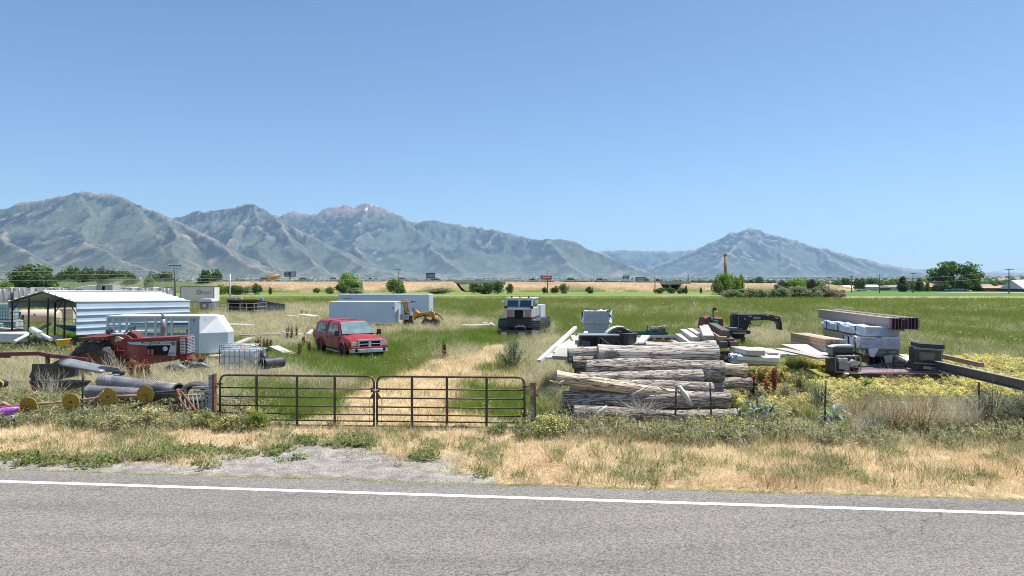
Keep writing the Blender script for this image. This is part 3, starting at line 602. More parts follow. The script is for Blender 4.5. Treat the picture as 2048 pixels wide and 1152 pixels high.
# ---------------------------------------------------------------- common materials
white = mat('white_paint', (.80, .80, .79), (.70, .70, .70), 1.5, .45, c3=(.62, .58, .52), s3=3, lo3=.6, hi3=.8)
galv = mat('galvanised_steel', (.62, .64, .66), (.48, .50, .52), 3, .38, .35)
alu = mat('aluminium', (.72, .73, .75), (.55, .57, .6), 4, .28, .85)
black = mat('black_paint', (.018, .018, .02), (.035, .035, .035), 5, .4)
bplast = mat('black_plastic', (.03, .032, .036), (.06, .062, .068), 3, .5, bump=.2)
rubber = mat('rubber', (.035, .035, .037), (.075, .073, .07), 7, .8, c3=(.13, .12, .1), s3=4)
rust = mat('rust', (.20, .085, .045), (.11, .05, .035), 9, .85, bump=.3, c3=(.30, .15, .08), s3=5)
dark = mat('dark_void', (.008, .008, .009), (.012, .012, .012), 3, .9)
glass = mat('window_glass', (.035, .055, .06), (.05, .075, .08), 2, .06, spec=.9)
woodgrey = mat('weathered_wood', (.48, .44, .40), (.30, .27, .25), 5, .9, stretch=(1, 8, 8), bump=.4, c3=(.58, .54, .49), s3=2)
woodpale = mat('pale_wood', (.78, .72, .62), (.60, .53, .43), 5, .85, stretch=(1, 9, 9), bump=.2)
woodtan = mat('tan_wood', (.50, .37, .24), (.36, .25, .16), 6, .85, stretch=(1, 9, 9), bump=.3, c3=(.58, .48, .36), s3=2)
concrete = mat('concrete', (.46, .43, .38), (.36, .34, .31), 1.2, .9, bump=.2)
leafA = mat('leaves_mid', (.16, .25, .06), (.10, .17, .04), 1.2, .6, rand=.2, transl=.35, coords='World', spec=.2)
leafB = mat('leaves_dark', (.08, .14, .04), (.13, .19, .06), 1.0, .6, rand=.2, transl=.3, coords='World', spec=.2)
leafC = mat('leaves_pale', (.34, .38, .21), (.24, .29, .13), 1.0, .6, rand=.2, transl=.35, coords='World', spec=.2)
leafD = mat('leaves_bright', (.19, .32, .045), (.27, .36, .07), 1.0, .6, rand=.2, transl=.4, coords='World', spec=.2)
leafR = mat('leaves_reddish', (.12, .075, .045), (.08, .06, .035), 1.0, .7, rand=.2, transl=.3, coords='World', spec=.2)
bark = mat('bark', (.16, .125, .09), (.09, .07, .05), 6, .95, bump=.6)

# ---------------------------------------------------------------- trees
def leaf_cloud(n_cl, per, shape, leaf, seed, cr=.2):
    """unit crown: leaf quads on small clumps spread through a rounded volume (height 0..1, half width .5)"""
    q = np.random.RandomState(seed); C = []
    while len(C) < n_cl:
        p = q.rand(3)*2-1; r = np.linalg.norm(p)
        if r > 1 or r < .35: continue
        z = (p[2]+1)/2
        wz = {'round': 1, 'dome': 1.0 if z > .25 else .8+z*.8, 'cone': 1.15-z, 'column': .8, 'mound': 1.0}[shape]
        C.append((p[0]*.5*wz*.88, p[1]*.5*wz*.88, .08+.84*z, (.7+.6*q.rand())*cr*(1.1-.35*z)))
    C = np.array(C); n = n_cl*per; ci = np.repeat(np.arange(n_cl), per); d = q.randn(n, 3); d /= np.linalg.norm(d, axis=1)[:, None]
    c = C[ci, :3]+d*(C[ci, 3]*(.55+.5*q.rand(n)))[:, None]; c[:, 2] = np.maximum(c[:, 2], .015)
    a = q.randn(n, 3); a /= np.linalg.norm(a, axis=1)[:, None]; b = np.cross(a, q.randn(n, 3)); b /= np.linalg.norm(b, axis=1)[:, None]
    s = (leaf*(.5+q.rand(n)))[:, None]; V = np.stack([c-a*s-b*s*.5, c+a*s-b*s*.6, c+a*s*1.1+b*s*.5, c-a*s*.8+b*s*.6], 1).reshape(-1, 3)
    return V, np.arange(4*n).reshape(n, 4)
_crown = {}
ORD = 'first second third fourth fifth sixth seventh eighth ninth tenth eleventh twelfth thirteenth fourteenth'.split()
def crown(shape, m, v, n_cl=44, per=46, leaf=.036, cr=.2):
    k_ = (shape, m.name, v)
    if k_ not in _crown: _crown[k_] = np_mesh('crown', *leaf_cloud(n_cl, per, shape, leaf, 100+v*7+len(_crown), cr), m)
    return _crown[k_]
_trk = {}
def trunk_mesh(v, n=5, r=.028, h=.7):
    if v not in _trk:
        q = random.Random(v); mb = MB(); mb.tube([(0, 0, -.02), (.01, 0, h*.3), (q.uniform(-.02, .02), .01, h*.6), (q.uniform(-.04, .04), 0, h)], [r, r*.8, r*.6, r*.25], 7)
        for i in range(n):
            a = q.uniform(0, 6.28); z0 = h*q.uniform(.25, .7); mb.tube([(0, 0, z0), (math.cos(a)*.12, math.sin(a)*.12, z0+.1), (math.cos(a)*.28, math.sin(a)*.28, z0+.22)], [r*.5, r*.35, r*.12], 5)
        _trk[v] = mb.mesh('trunk', bark)
    return _trk[v]
def tree(px, top, d, wpx, shape, m, v, label, group=None, z=None, name='tree', cat='tree'):
    c = gd(px, d); 
    if z is not None: c.z = z
    w_ = wpx/F*d; h_ = H-(top-HY)/F*d-c.z
    t = thing(name, c, rnd.uniform(0, 6), label, cat, group)
    big = w_ > 6
    cr = link('crown', crown(shape, m, v), None, t); cr.scale = (w_, w_, h_)
    if name != 'shrub':
        tr = link('trunk', trunk_mesh(v), None, t); tr.scale = (h_, h_, h_*.95)
    return t
for px, top, d, wp, sh, m, v, lb in [
    (64, 530, 240, 82, 'dome', leafB, 1, 'dark broad cottonwood behind the trailers at the far left'), (40, 541, 236, 40, 'round', leafA, 2, 'lower left companion of the dark far left cottonwood'),
    (90, 547, 238, 34, 'round', leafB, 3, 'small rounded tree on the right of the far left cottonwood'),
    (8, 562, 200, 34, 'mound', leafD, 4, 'low yellow green shrub tree at the left edge behind the containers')]:
    tree(px, top, d, wp, sh, m, v, lb)
wind = [(124, 538), (139, 534), (155, 536), (170, 532), (186, 537), (201, 535), (217, 539), (232, 538), (247, 541), (262, 545)]
for i, (px, top) in enumerate(wind):
    tree(px, top, 262+(i % 3)*3, 30, 'column' if i % 2 else 'dome', leafA if i % 3 else leafB, 5+i % 4, 'poplar %s from the left in the hazy row behind the semi trailers' % ORD[i], 'row of poplars behind the trailers')
tree(306, 545, 270, 34, 'round', leafA, 9, 'rounded hazy tree left of the tall utility pole'); tree(330, 542, 272, 36, 'dome', leafB, 10, 'darker round tree just left of the tall utility pole')
tree(298, 553, 255, 20, 'mound', leafC, 11, 'small pale olive bush tree in the dust')
tree(411, 539, 268, 30, 'dome', leafB, 12, 'dark dense tree by the motorway, left half of the pair'); tree(431, 537, 270, 26, 'dome', leafA, 13, 'dense green tree by the motorway, right half of the pair')
for px, top, wp, d, sh, m, v, lb in [
    (443, 569, 24, 218, 'mound', leafD, 1, 'yellow green bush left of the grey light pole'), (468, 570, 40, 215, 'mound', leafA, 2, 'wide dark bush at the foot of the tan embankment'),
    (492, 571, 26, 216, 'mound', leafC, 3, 'pale bush between two darker ones below the yellow truck'), (513, 567, 22, 218, 'round', leafA, 4, 'round green bush below the yellow mixer truck'), (541, 573, 8, 216, 'column', leafA, 2, 'tiny upright sapling by the embankment'),
    (478, 556, 20, 300, 'mound', leafD, 6, 'light green tree top beyond the motorway, left one'), (487, 558, 14, 300, 'mound', leafA, 7, 'small green tree top beyond the motorway, right one'),
    (696, 545, 36, 255, 'round', leafD, 8, 'tall bright green tree on the embankment slope'), (704, 558, 40, 250, 'round', leafA, 9, 'dark green tree overlapping the tall bright one'), (684, 568, 28, 238, 'mound', leafB, 10, 'dark low bush left of the embankment trees'), (710, 575, 34, 228, 'mound', leafC, 11, 'pale grey willow bush below the embankment trees'),
    (660, 574, 18, 235, 'mound', leafA, 3, 'low green bush left along the embankment foot'), (633, 576, 14, 240, 'mound', leafB, 3, 'small dark bush further left along the embankment foot'),
    (790, 556, 34, 235, 'round', leafD, 12, 'round bright green tree beside the wooden utility pole'), (800, 572, 22, 232, 'mound', leafA, 4, 'dark small bush right at the foot of the round green tree'),
    (955, 567, 30, 228, 'mound', leafB, 5, 'dark bush in front of the first overpass opening'), (974, 566, 30, 230, 'mound', leafB, 6, 'middle dark bush of the row right of the overpass'), (996, 562, 26, 232, 'round', leafB, 7, 'tallest grey green bush right of the overpass'), (1019, 566, 14, 232, 'round', leafB, 8, 'small separate round bush right of the overpass row'),
    (880, 576, 50, 230, 'mound', leafC, 13, 'flat pale sagebrush left of the overpass'), (1128, 565, 20, 240, 'round', leafC, 1, 'pale round bush alone on the embankment'), (1110, 572, 18, 238, 'mound', leafA, 4, 'low green bush beside the pale round one'), (1090, 574, 12, 240, 'mound', leafB, 4, 'little dark bush by the second utility pole'), (1179, 573, 16, 240, 'mound', leafB, 9, 'dark low bush midway along the right embankment'),
    (1320, 575, 24, 235, 'mound', leafB, 10, 'dark flat bush left of the second overpass'), (1342, 575, 20, 238, 'mound', leafB, 11, 'dark flat bush before the second overpass'), (1364, 576, 22, 236, 'mound', leafB, 12, 'dark flat bush right of the second overpass'), (1372, 571, 7, 234, 'column', leafB, 1, 'narrow dark upright bush by the second overpass'), (1402, 574, 6, 240, 'cone', leafA, 13, 'tiny conical shrub near the chimney tree')]:
    tree(px, top, d, wp, sh, m, v, lb, name='shrub', cat='shrub')
tree(1446, 545, 215, 34, 'dome', leafD, 14, 'bright green tree clump in front of the chimney, taller left part'); tree(1468, 550, 218, 30, 'round', leafD, 15, 'bright green tree clump in front of the chimney, right part'); tree(1434, 558, 212, 22, 'round', leafA, 3, 'dark lower shoulder of the tree clump by the chimney'); tree(1482, 549, 222, 14, 'dome', leafD, 16, 'slender green tree just right of the chimney clump')
# willow scrub band
for i in range(13):
    px = 1462+i*18+rnd.uniform(-5, 5); top = 577+rnd.uniform(-4, 3)-(4 if 1540 < px < 1640 else 0)
    tree(px, top, 158+rnd.uniform(-6, 6), 36+rnd.uniform(-6, 8), 'mound', leafC if i < 10 else mat('leaves_greyish', (.34, .30, .22), (.24, .22, .15), 1, .7, rand=.2, transl=.3, coords='World'), (i % 4)+20, 'pale %s willow bush, %s from the left in the long scrub patch' % ('grey green' if i < 10 else 'greyish tan', ORD[i]), 'willow bushes of the scrub patch', name='shrub', cat='shrub')
R_ = [(1500, 558, 20, 330, 'round', leafB), (1520, 553, 22, 335, 'dome', leafB), (1540, 560, 16, 335, 'round', leafA), (1565, 563, 20, 240, 'mound', leafR), (1590, 556, 44, 240, 'mound', leafD), (1622, 558, 26, 245, 'mound', leafR), (1640, 560, 26, 250, 'mound', leafC), (1672, 560, 22, 330, 'round', leafA), (1690, 555, 18, 340, 'round', leafB), (1719, 555, 22, 300, 'dome', leafB), (1745, 556, 30, 345, 'round', leafB), (1768, 560, 28, 345, 'round', leafA), (1784, 561, 14, 340, 'mound', leafD), (1805, 551, 20, 285, 'cone', leafR), (1806, 562, 26, 285, 'mound', leafB), (1824, 564, 14, 300, 'mound', leafA), (1838, 555, 22, 290, 'cone', leafA), (1855, 563, 10, 290, 'mound', leafA), (1985, 563, 22, 340, 'round', leafA), (1998, 562, 24, 345, 'round', leafB), (2015, 563, 18, 345, 'round', leafA), (1950, 572, 20, 300, 'mound', leafC)]
for i in range(14):
    tree(1676+i*29+rnd.uniform(-8, 8), 559+rnd.uniform(-4, 3), 352+rnd.uniform(0, 14), rnd.uniform(20, 34), ['round', 'mound', 'dome'][i % 3], [leafA, leafB, leafD, leafA][i % 4], 50+i % 4, 'far green tree, %s from the left in the belt behind the farm sheds' % ORD[i], 'belt of trees behind the farm sheds')
for i, (px, top, wp, d, sh, m) in enumerate(R_):
    wd = {leafA: 'mid green', leafB: 'dark green', leafC: 'pale grey green', leafD: 'bright yellow green', leafR: 'reddish brown'}[m]
    near = 'left of the farm houses, above the scrub patch' if px < 1650 else 'beside the low farm sheds' if px < 1790 else 'left of the tan roofed house' if px < 1860 else 'right of the giant willow'
    tree(px, top, d, wp, sh, m, (i % 5)+30, '%s %s tree %s' % ({0: 'rounded', 1: 'bushy', 2: 'small', 3: 'leafy', 4: 'squat'}[i % 5], wd, near), 'farmstead trees under the conical mountain' if px < 1860 else 'trees right of the giant willow')
# giant open-crowned willow
def big_willow():
    c = gd(1908, 300); t = thing('willow_tree', c, 0, 'huge spreading willow with gaps in its crown', 'tree'); q = random.Random(5); mb = MB(); ends = []
    for a, l in [(-.95, 11.5), (-.6, 12), (-.25, 11), (.1, 11), (.4, 11.5), (.75, 12), (1.1, 10.5), (-1.25, 8.5), (1.35, 9)]:
        y = q.uniform(-3, 3); p1 = Vector((math.sin(a)*l*.35, y*.3, 1+math.cos(a)*l*.35)); p2 = Vector((math.sin(a)*l*.72, y*.8, 1.4+math.cos(a*.9)*l*.68)); p3 = Vector((math.sin(a)*l*.98, y, 1.2+math.cos(a*.8)*l*.93))
        mb.tube([(q.uniform(-.6, .6), 0, -.1), p1, p2, p3], [.42, .3, .18, .06], 7); ends += [p1*.35+p2*.65, p2, (p2+p3)/2, p3]
        for k_ in range(3):
            e = p2+Vector((q.uniform(-2, 2), q.uniform(-2, 2), q.uniform(.5, 2.5))); mb.tube([p1.lerp(p2, .6+.12*k_), e], [.12, .03], 5); ends.append(e)
    mb.build('trunk', bark, t)
    rs = np.random.RandomState(3); Vs = []; n = 0
    for e in ends:
        for _ in range(2 if rs.rand() < .62 else 1):
            o = np.array(e)+rs.randn(3)*np.array([.9, .9, .5]); r = 1.0+rs.rand()*.8; k_ = 46; d = rs.randn(k_, 3); d /= np.linalg.norm(d, axis=1)[:, None]; cc = o+d*r*np.array([1.1, 1.1, .75]); a = rs.randn(k_, 3)*.2; b = rs.randn(k_, 3)*.2
            Vs.append(np.stack([cc-a-b, cc+a-b, cc+a+b, cc-a+b], 1).reshape(-1, 3)); n += k_
    link('crown', np_mesh('crown', np.concatenate(Vs), np.arange(4*n).reshape(n, 4), leafA), None, t)
big_willow()
tree(1888, 566, 292, 24, 'mound', leafB, 40, 'dark undergrowth bush beneath the left of the giant willow', name='shrub', cat='shrub'); tree(1925, 553, 294, 30, 'round', leafB, 41, 'dense dark bush filling the foot of the giant willow', name='shrub', cat='shrub'); tree(1946, 551, 296, 28, 'round', leafA, 42, 'dense tall bush at the right foot of the giant willow', name='shrub', cat='shrub')

# ---------------------------------------------------------------- overpasses, guard rail, signs on the motorway
def overpass(xc, hw, label):
    y0 = bank_y(xc)+11; zt = bank_top(xc)+.05; t = thing('overpass', (xc, y0, -.28), 0, label, 'bridge'); zt += .28; zl = zt
    MB().bb(-hw-3.5, hw+3.5, -.4, 30, zl-.95, zl+.02).build('deck', concrete, t)
    MB().bb(-hw-3.6, hw+3.6, -.75, -.42, zl-.6, zl+.5).build('parapet', mat('pale_concrete', (.56, .50, .40), (.46, .41, .34), 1, .9), t)
    for s in (-1, 1): MB().prism([(s*(hw+3.5), -.1), (s*(hw-1.6), -.1), (s*(hw+2.2), zl-.97), (s*(hw+3.5), zl-.97)], 'y', -.2, 29).build('abutment', mat('shaded_earth', (.33, .25, .17), (.25, .19, .13), 1, .95), t)
    for i in range(2 if hw > 6 else 1):
        x = (-hw*.25+i*hw*.62) if hw > 6 else 0
        for j in range(7): MB().cyl((x, .6+j*4.2, -.1), (x, .6+j*4.2, zl-1.3), .38, 8).build('column', concrete, t)
        MB().bb(x-.5, x+.5, -.2, 27, zl-1.3, zl-.98).build('cap_beam', concrete, t)
overpass(-15.2, 9.0, 'long concrete overpass above the dark opening in the embankment'); overpass(69, 5.0, 'smaller concrete overpass to the right, before the chimney')
def guard_rail(xa, xb, label):
    t = thing('guard_rail', (0, 0, 0), 0, label, 'guard rail'); mb = MB(); pb = MB(); x = xa
    while x < xb:
        x2 = min(x+8, xb); y1, y2 = bank_y(x)+11.4, bank_y(x2)+11.4; mb.beam((x, y1, bank_top(x)+.55), (x2, y2, bank_top(x2)+.55), .06, .3); pb.beam((x, y1+.1, bank_top(x)-.1), (x, y1+.1, bank_top(x)+.6), .12, .12); x = x2
    mb.build('rail', galv, t); pb.build('posts', galv, t)['kind'] = 'stuff'
guard_rail(-200, -27, 'grey guard rail along the left stretch of the motorway'); guard_rail(-3, 62, 'grey guard rail between the two overpasses')
purple = mat('billboard_purple', (.07, .05, .14), (.10, .08, .18), .8, .5); greyp = mat('billboard_grey', (.40, .42, .46), (.30, .32, .36), 3, .6)
def billboard(px, pt, pb_, wpx, d, label, two):
    c = gd(px, d); zt = H-(pt-HY)/F*d; zb = H-(pb_-HY)/F*d; w_ = wpx/F*d; t = thing('billboard', c, R(6), label, 'billboard'); zt -= c.z; zb -= c.z
    MB().cyl((0, .3, 0), (0, .3, zb), .35, 10).build('post', concrete, t); MB().bb(-w_/2, w_/2, 0, .5, zb, zt).build('frame', black, t)
    if two:
        MB().bb(-w_/2+.1, w_*.04, -.05, -.01, zb+.15, zt-.12).build('poster', purple, t); p2 = MB().bb(w_*.08, w_/2-.1, -.05, -.01, zb+.15, zt-.12).build('poster', greyp, t)
        for k_ in range(3): MB().bb(-w_*.38, -w_*.14, -.08, -.055, zb+.5+k_*.7, zb+.8+k_*.7).build('lettering', greyp, t)
    else:
        MB().bb(-w_/2+.12, w_/2-.12, -.05, -.01, zb+.15, zt-.15).build('poster', purple, t)
        for k_ in range(2): MB().bb(-w_*.33, w_*.33, -.08, -.055, zb+.6+k_*.7, zb+.85+k_*.7).build('lettering', greyp, t)
billboard(580, 543, 554, 22, 300, 'larger billboard with a purple and a grey poster by the yellow truck', True); billboard(861, 546, 557, 18, 320, 'smaller purple billboard left of the overpass', False)
greensign = mat('sign_green', (.02, .22, .14), (.02, .18, .12), 2, .5)
def hw_sign(px, pt, pb_, wpx, d, label, m=greensign, lines=2):
    c = Vector(((px-CX)/F*d, d, bank_top((px-CX)/F*d))); zt = H-(pt-HY)/F*d-c.z; zb = H-(pb_-HY)/F*d-c.z; w_ = wpx/F*d; t = thing('motorway_sign', c, 0, label, 'sign')
    for s in (-.3, .3): MB().cyl((s*w_, .1, -.2), (s*w_, .1, zt-.1), .1, 6).build('post', galv, t)
    MB().bb(-w_/2, w_/2, -.06, .0, zb, zt).build('panel', m, t)
    for k_ in range(lines): MB().bb(-w_*.36, w_*.34, -.085, -.065, zb+(zt-zb)*(.22+.36*k_), zb+(zt-zb)*(.36+.36*k_)).build('lettering', white, t)
hw_sign(1252, 551, 558.5, 13, 302, 'small green motorway sign, left of the two'); hw_sign(1281, 554, 565, 20, 300, 'large green motorway sign, right of the two')
for i, (px, top, wp, d) in enumerate([(1060, 556, 4, 320), (1064, 555, 4, 322), (1068, 554, 5, 321), (1072, 556, 4, 323), (1294, 556, 6, 318), (1315, 556, 6, 330), (1322, 560, 12, 330), (1340, 561, 14, 330), (1350, 560, 8, 335), (1361, 559, 6, 330), (1374, 561, 10, 332), (1400, 560, 16, 330), (1384, 561, 8, 331)]):
    tree(px, top, d, wp*1.6, 'dome', leafB, 3+wp % 3, 'small dark tree behind the motorway edge, %s from the left of its kind' % ORD[i], 'little trees behind the motorway', name='tree')

def carmesh(L_, W_, hh, body, pickup=False):
    """small far vehicle: body, cabin and wheels as separate meshes"""
    b = MB().prism([(-L_/2, .35), (L_/2, .35), (L_/2, hh*.52), (L_*.28, hh*.58), (-L_*.46, hh*.58), (-L_/2, hh*.5)], 'y', -W_/2, W_/2)
    c = MB().prism([(-L_*(.1 if pickup else .4), hh*.58), (L_*.26, hh*.58), (L_*.13, hh), (-L_*(.06 if pickup else .3), hh)], 'y', -W_*.44, W_*.44)
    return b.mesh('body', body), c.mesh('cabin', glass)
wheelm = MB().cyl((0, -.11, 0), (0, .11, 0), .33, 12).mesh('wheel', rubber)
def car(loc, rz, L_, W_, hh, body, label, pickup=False, cat='car'):
    t = thing('pickup_truck' if pickup else 'car', loc, rz, label, cat); b, c = carmesh(L_, W_, hh, body, pickup); link('body', b, None, t); link('cabin', c, None, t)
    for x in (-.3, .32):
        for s in (-1, 1): link('wheel', wheelm, None, t, (x*L_, s*W_*.46, .33))
    return t
def on_bank(px, dy=15):
    x = (px-CX)/F*(bank_y(0)+dy); 
    for _ in range(3): x = (px-CX)/F*(bank_y(x)+dy)
    return Vector((x, bank_y(x)+dy, bank_top(x)+.02))
cm = lambda n, c: mat('car_'+n, c, tuple(v*.9 for v in c), 1, .3, spec=.6)
for px, L_, col, lb, pk in [(530, 4.6, cm('violet', (.08, .07, .2)), 'dark violet car behind the yellow mixer truck', False), (608, 4.6, cm('black', (.02, .02, .02)), 'black car on the motorway right of the billboard', False), (739, 4.8, cm('white', (.75, .75, .75)), 'white pickup on the motorway between the trees', True), (806, 4.5, cm('silver', (.5, .52, .55)), 'silver car on the motorway near the utility pole', False), (871, 4.4, cm('navy', (.03, .05, .12)), 'navy car on the motorway by the purple billboard', False), (1142, 5, cm('maroon', (.2, .03, .04)), 'maroon car on the motorway right of the red truck', False), (1200, 4.5, cm('grey', (.3, .3, .32)), 'grey car on the motorway left of the green signs', False), (668, 4.6, cm('pearl', (.8, .8, .82)), 'white car on the motorway left of the tall green tree', False)]:
    car(on_bank(px), R(9), L_, 1.9, 1.6, col, lb, pk)
yel = mat('machine_yellow', (.72, .36, .03), (.60, .28, .02), 3, .5, c3=(.40, .20, .05), s3=2)
def mixer():
    t = thing('mixer_truck', on_bank(549), R(9), 'yellow concrete mixer truck driving on the motorway', 'truck')
    MB().bb(-3.4, 3.2, -1, 1, .6, .95).build('chassis', yel, t); MB().prism([(-4.3, .6), (-2.9, .6), (-2.9, 2.7), (-3.9, 2.7), (-4.3, 1.7)], 'y', -1.1, 1.1).build('cab', yel, t)
    MB().tube([(-2.6, 0, 1.8), (-1.6, 0, 2.1), (.4, 0, 2.35), (2.2, 0, 2.9), (2.9, 0, 3.1)], [.6, 1.15, 1.25, .8, .5], 14).build('drum', yel, t); MB().prism([(2.2, 2), (3.4, 2.4), (3.4, 3.3), (2.6, 3.4)], 'y', -.6, .6).build('hopper', yel, t)
    for x in (-3.4, 1, 2.2):
        for s in (-1, 1): w_ = link('wheel', wheelm, None, t, (x, s, .5)); w_.scale = (1.5, 1.8, 1.5)
    t.scale = (.72, .72, .78)
mixer()
def redtruck():
    t = thing('semi_truck', on_bank(1088, 19), R(9), 'lorry with an orange red box and a white cab', 'truck')
    b = MB().bb(-1.6, 3.2, -1.2, 1.2, 1.0, 2.7).build('box_body', mat('orange_red', (.60, .12, .05), (.5, .1, .04), 2, .5), t)
    MB().bb(-.8, 2.4, -1.23, -1.21, 1.7, 2.1).build('lettering', white, t); MB().prism([(-3.6, .6), (-1.7, .6), (-1.7, 2.4), (-2.6, 2.4), (-3.6, 1.5)], 'y', -1.1, 1.1).build('cab', white, t)
    for x in (-2.8, 1.6, 2.6):
        for s in (-1, 1): w_ = link('wheel', wheelm, None, t, (x, s, .5)); w_.scale = (1.4, 1.8, 1.4)
redtruck()
car(gd(418, 236, 0)+Vector((0, 0, 0)), R(8), 5.4, 1.9, 1.8, cm('white', (.75, .75, .75)), 'white pickup on the frontage road right of the trees', True); car(gd(358, 240), R(8), 4.6, 1.8, 1.5, cm('maroon', (.2, .03, .04)), 'dark red car on the frontage road by the tall pole')
for o in list(bpy.data.objects):
    if o.get('label') in ('white pickup on the frontage road right of the trees', 'dark red car on the frontage road by the tall pole'):
        x = o.location.x; o.location = (x*1.14, bank_y(x*1.14)+13, bank_top(x)+.02)

# ---------------------------------------------------------------- chimney, poles, wires, farm buildings
def chimney():
    c = gd(1451, 420); t = thing('chimney', c, 0, 'tall lone brick chimney rising behind the green trees', 'chimney'); h_ = 3.56+57/F*420-c.z
    brick = mat('chimney_brick', (.34, .26, .19), (.26, .20, .15), 1.5, .9, c3=(.2, .17, .14), s3=.4)
    MB().cyl((0, 0, 0), (0, 0, h_-.8), 1.15, 16, .92).build('shaft', brick, t); MB().cyl((0, 0, h_-.8), (0, 0, h_), 1.05, 16).build('rim', brick, t)
chimney()
pole_m = mat('pole_wood', (.20, .165, .13), (.13, .105, .085), 3, .9)
def pole(px, top, d, label, arms=1, r=.16, m=pole_m, aw=1.3, name='utility_pole'):
    c = gd(px, d); h_ = H-(top-HY)/F*d-c.z; t = thing(name, c, R(rnd.uniform(-12, 12)), label, 'pole'); MB().cyl((0, 0, -.1), (0, 0, h_), r*1.15, 8, r*.8).build('shaft', m, t)
    for k_ in range(arms):
        z = h_-.4-k_*2.6; a = MB().bb(-aw, aw, -.2, -.06, z-.08, z+.08).build('crossarm', m, t)
        for x in (-aw*.9, -aw*.4, aw*.4, aw*.9): MB().cyl((x, -.13, z+.08), (x, -.13, z+.3), .06, 5).build('insulator', galv, a)
    return (c.x, d, c.z+h_)
p350 = pole(350, 527, 130, 'tall wooden pole right of the hazy poplars', 1); p460 = pole(460, 549, 116, 'grey steel light pole left of the dark shelter', 0, .12, galv)
p797 = pole(797, 537, 222, 'tall wooden pole in front of the round green tree'); p1095 = pole(1095, 541, 235, 'wooden pole right of the red lorry', 0, .17); p1310 = pole(1310, 545, 245, 'wooden pole left of the second overpass', 0, .16)
p1658 = pole(1658, 553, 250, 'short wooden pole above the willow scrub', 1, .15, aw=1.0); p1703 = pole(1703, 551, 260, 'wooden pole right of the willow scrub', 1, .15, aw=1.0); p1759 = pole(1759, 548, 250, 'wooden pole with one crossarm left of the reddish tree', 1, .16); p1826 = pole(1826, 545, 255, 'wooden pole between the two conical trees', 1, .16); p2018 = pole(2018, 537, 235, 'tall pole with two crossarms at the right', 2, .18, aw=1.7)
for i, (px, top, d) in enumerate([(1109, 552, 420), (1148, 551, 420), (1377, 548, 380), (1376, 546, 300), (1600, 550, 420), (1651, 553, 420), (1728, 549, 420), (1793, 552, 420), (1968, 552, 330), (1990, 555, 420), (760, 549, 420), (722, 550, 400)]):
    pole(px, top, d, 'thin distant pole beyond the motorway, %s in its row' % ORD[i], 0, .14)
def wire(name, pts, r, m, label, sag=.6):
    mb = MB()
    for a, b in zip(pts[:-1], pts[1:]):
        a = Vector(a); b = Vector(b); mb.tube([a.lerp(b, i/8)-Vector((0, 0, sag*4*(i/8)*(1-i/8))) for i in range(9)], r, 4)
    tag(mb.build(name, m), label, 'power line')
wm = mat('wire_grey', (.5, .5, .5), (.4, .4, .4), 3, .5)
for k_, zz in enumerate((-1.2, -1.9, -2.9)): wire('power_line', [(-150, 126, p350[2]+zz+.3), (p350[0], p350[1], p350[2]+zz), (p460[0], p460[1]+.3, p460[2]-.2-k_*.3), (10, 150, 5.2-k_*.4+1)], .018, wm, ['uppermost pale wire crossing the left trees', 'middle pale wire crossing the left trees', 'lowest pale wire crossing the left trees'][k_], .5)
for k_, (aa, zz, l2) in enumerate(((1.5, -.1, 'upper'), (-1.5, -2.7, 'lower'))): wire('power_line', [(150, 262, 5.4-k_*1.1), (p2018[0]+aa, p2018[1], p2018[2]+zz), (240, 228, p2018[2]+zz-.6)], .04, wm, l2+' dark wire running to the two armed pole', .9)
tan_roof = mat('tan_roof', (.50, .30, .19), (.40, .24, .15), 2, .8); brickr = mat('red_brick', (.25, .12, .09), (.19, .09, .07), 3, .9); whitewall = mat('pale_wall', (.62, .60, .56), (.5, .49, .46), 1, .9); violet_roof = mat('violet_metal_roof', (.72, .68, .84), (.62, .58, .78), .6, .35)
def house(px, d, w_, dp, hw, hr, wall, roof, label, cat='house', rz=0, win=2, name='house'):
    c = gd(px, d); t = thing(name, c, rz, label, cat); MB().bb(-w_/2, w_/2, -dp/2, dp/2, 0, hw).build('wall', wall, t)
    MB().prism([(-dp/2-.4, hw-.05), (0, hw+hr), (dp/2+.4, hw-.05), (0, hw+.1)], 'x', -w_/2-.3, w_/2+.3).build('roof', roof, t)
    for i in range(win):
        x = -w_*.32+i*w_*.64/max(win-1, 1); f = MB().bb(x-.6, x+.6, -dp/2-.06, -dp/2-.01, hw*.35, hw*.8).build('window', glass, t); MB().bb(x-.75, x+.75, -dp/2-.12, -dp/2-.02, hw*.27, hw*.34).build('sill', white, f)
    return t
house(1862, 300, 9, 7, 2.3, 1.7, brickr, tan_roof, 'brick house with a tan roof left of the giant willow'); house(1845, 296, 5, 5, 2.0, 1.3, brickr, tan_roof, 'lower tan roofed wing left of the brick house', win=1)
house(1966, 300, 6, 5, 2, 1.2, whitewall, mat('grey_roof', (.3, .27, .25), (.24, .22, .2), 2, .8), 'pale small house peeking out right of the giant willow'); house(1980, 295, 9, 5, 1.5, .8, brickr, tan_roof, 'long low tan roofed barn right of the willow', 'barn', name='barn')
house(2006, 300, 5, 5, 1.7, 1.1, whitewall, mat('red_roof', (.35, .13, .1), (.28, .1, .08), 2, .8), 'small shed with a red roof near the two armed pole', 'shed', name='shed')
house(2060, 285, 15, 14, 1.2, 3.6, mat('purple_wall', (.16, .07, .22), (.12, .06, .18), 1, .8), violet_roof, 'large white roofed hall with purple edges at the right border', 'hall', win=0, name='hall')
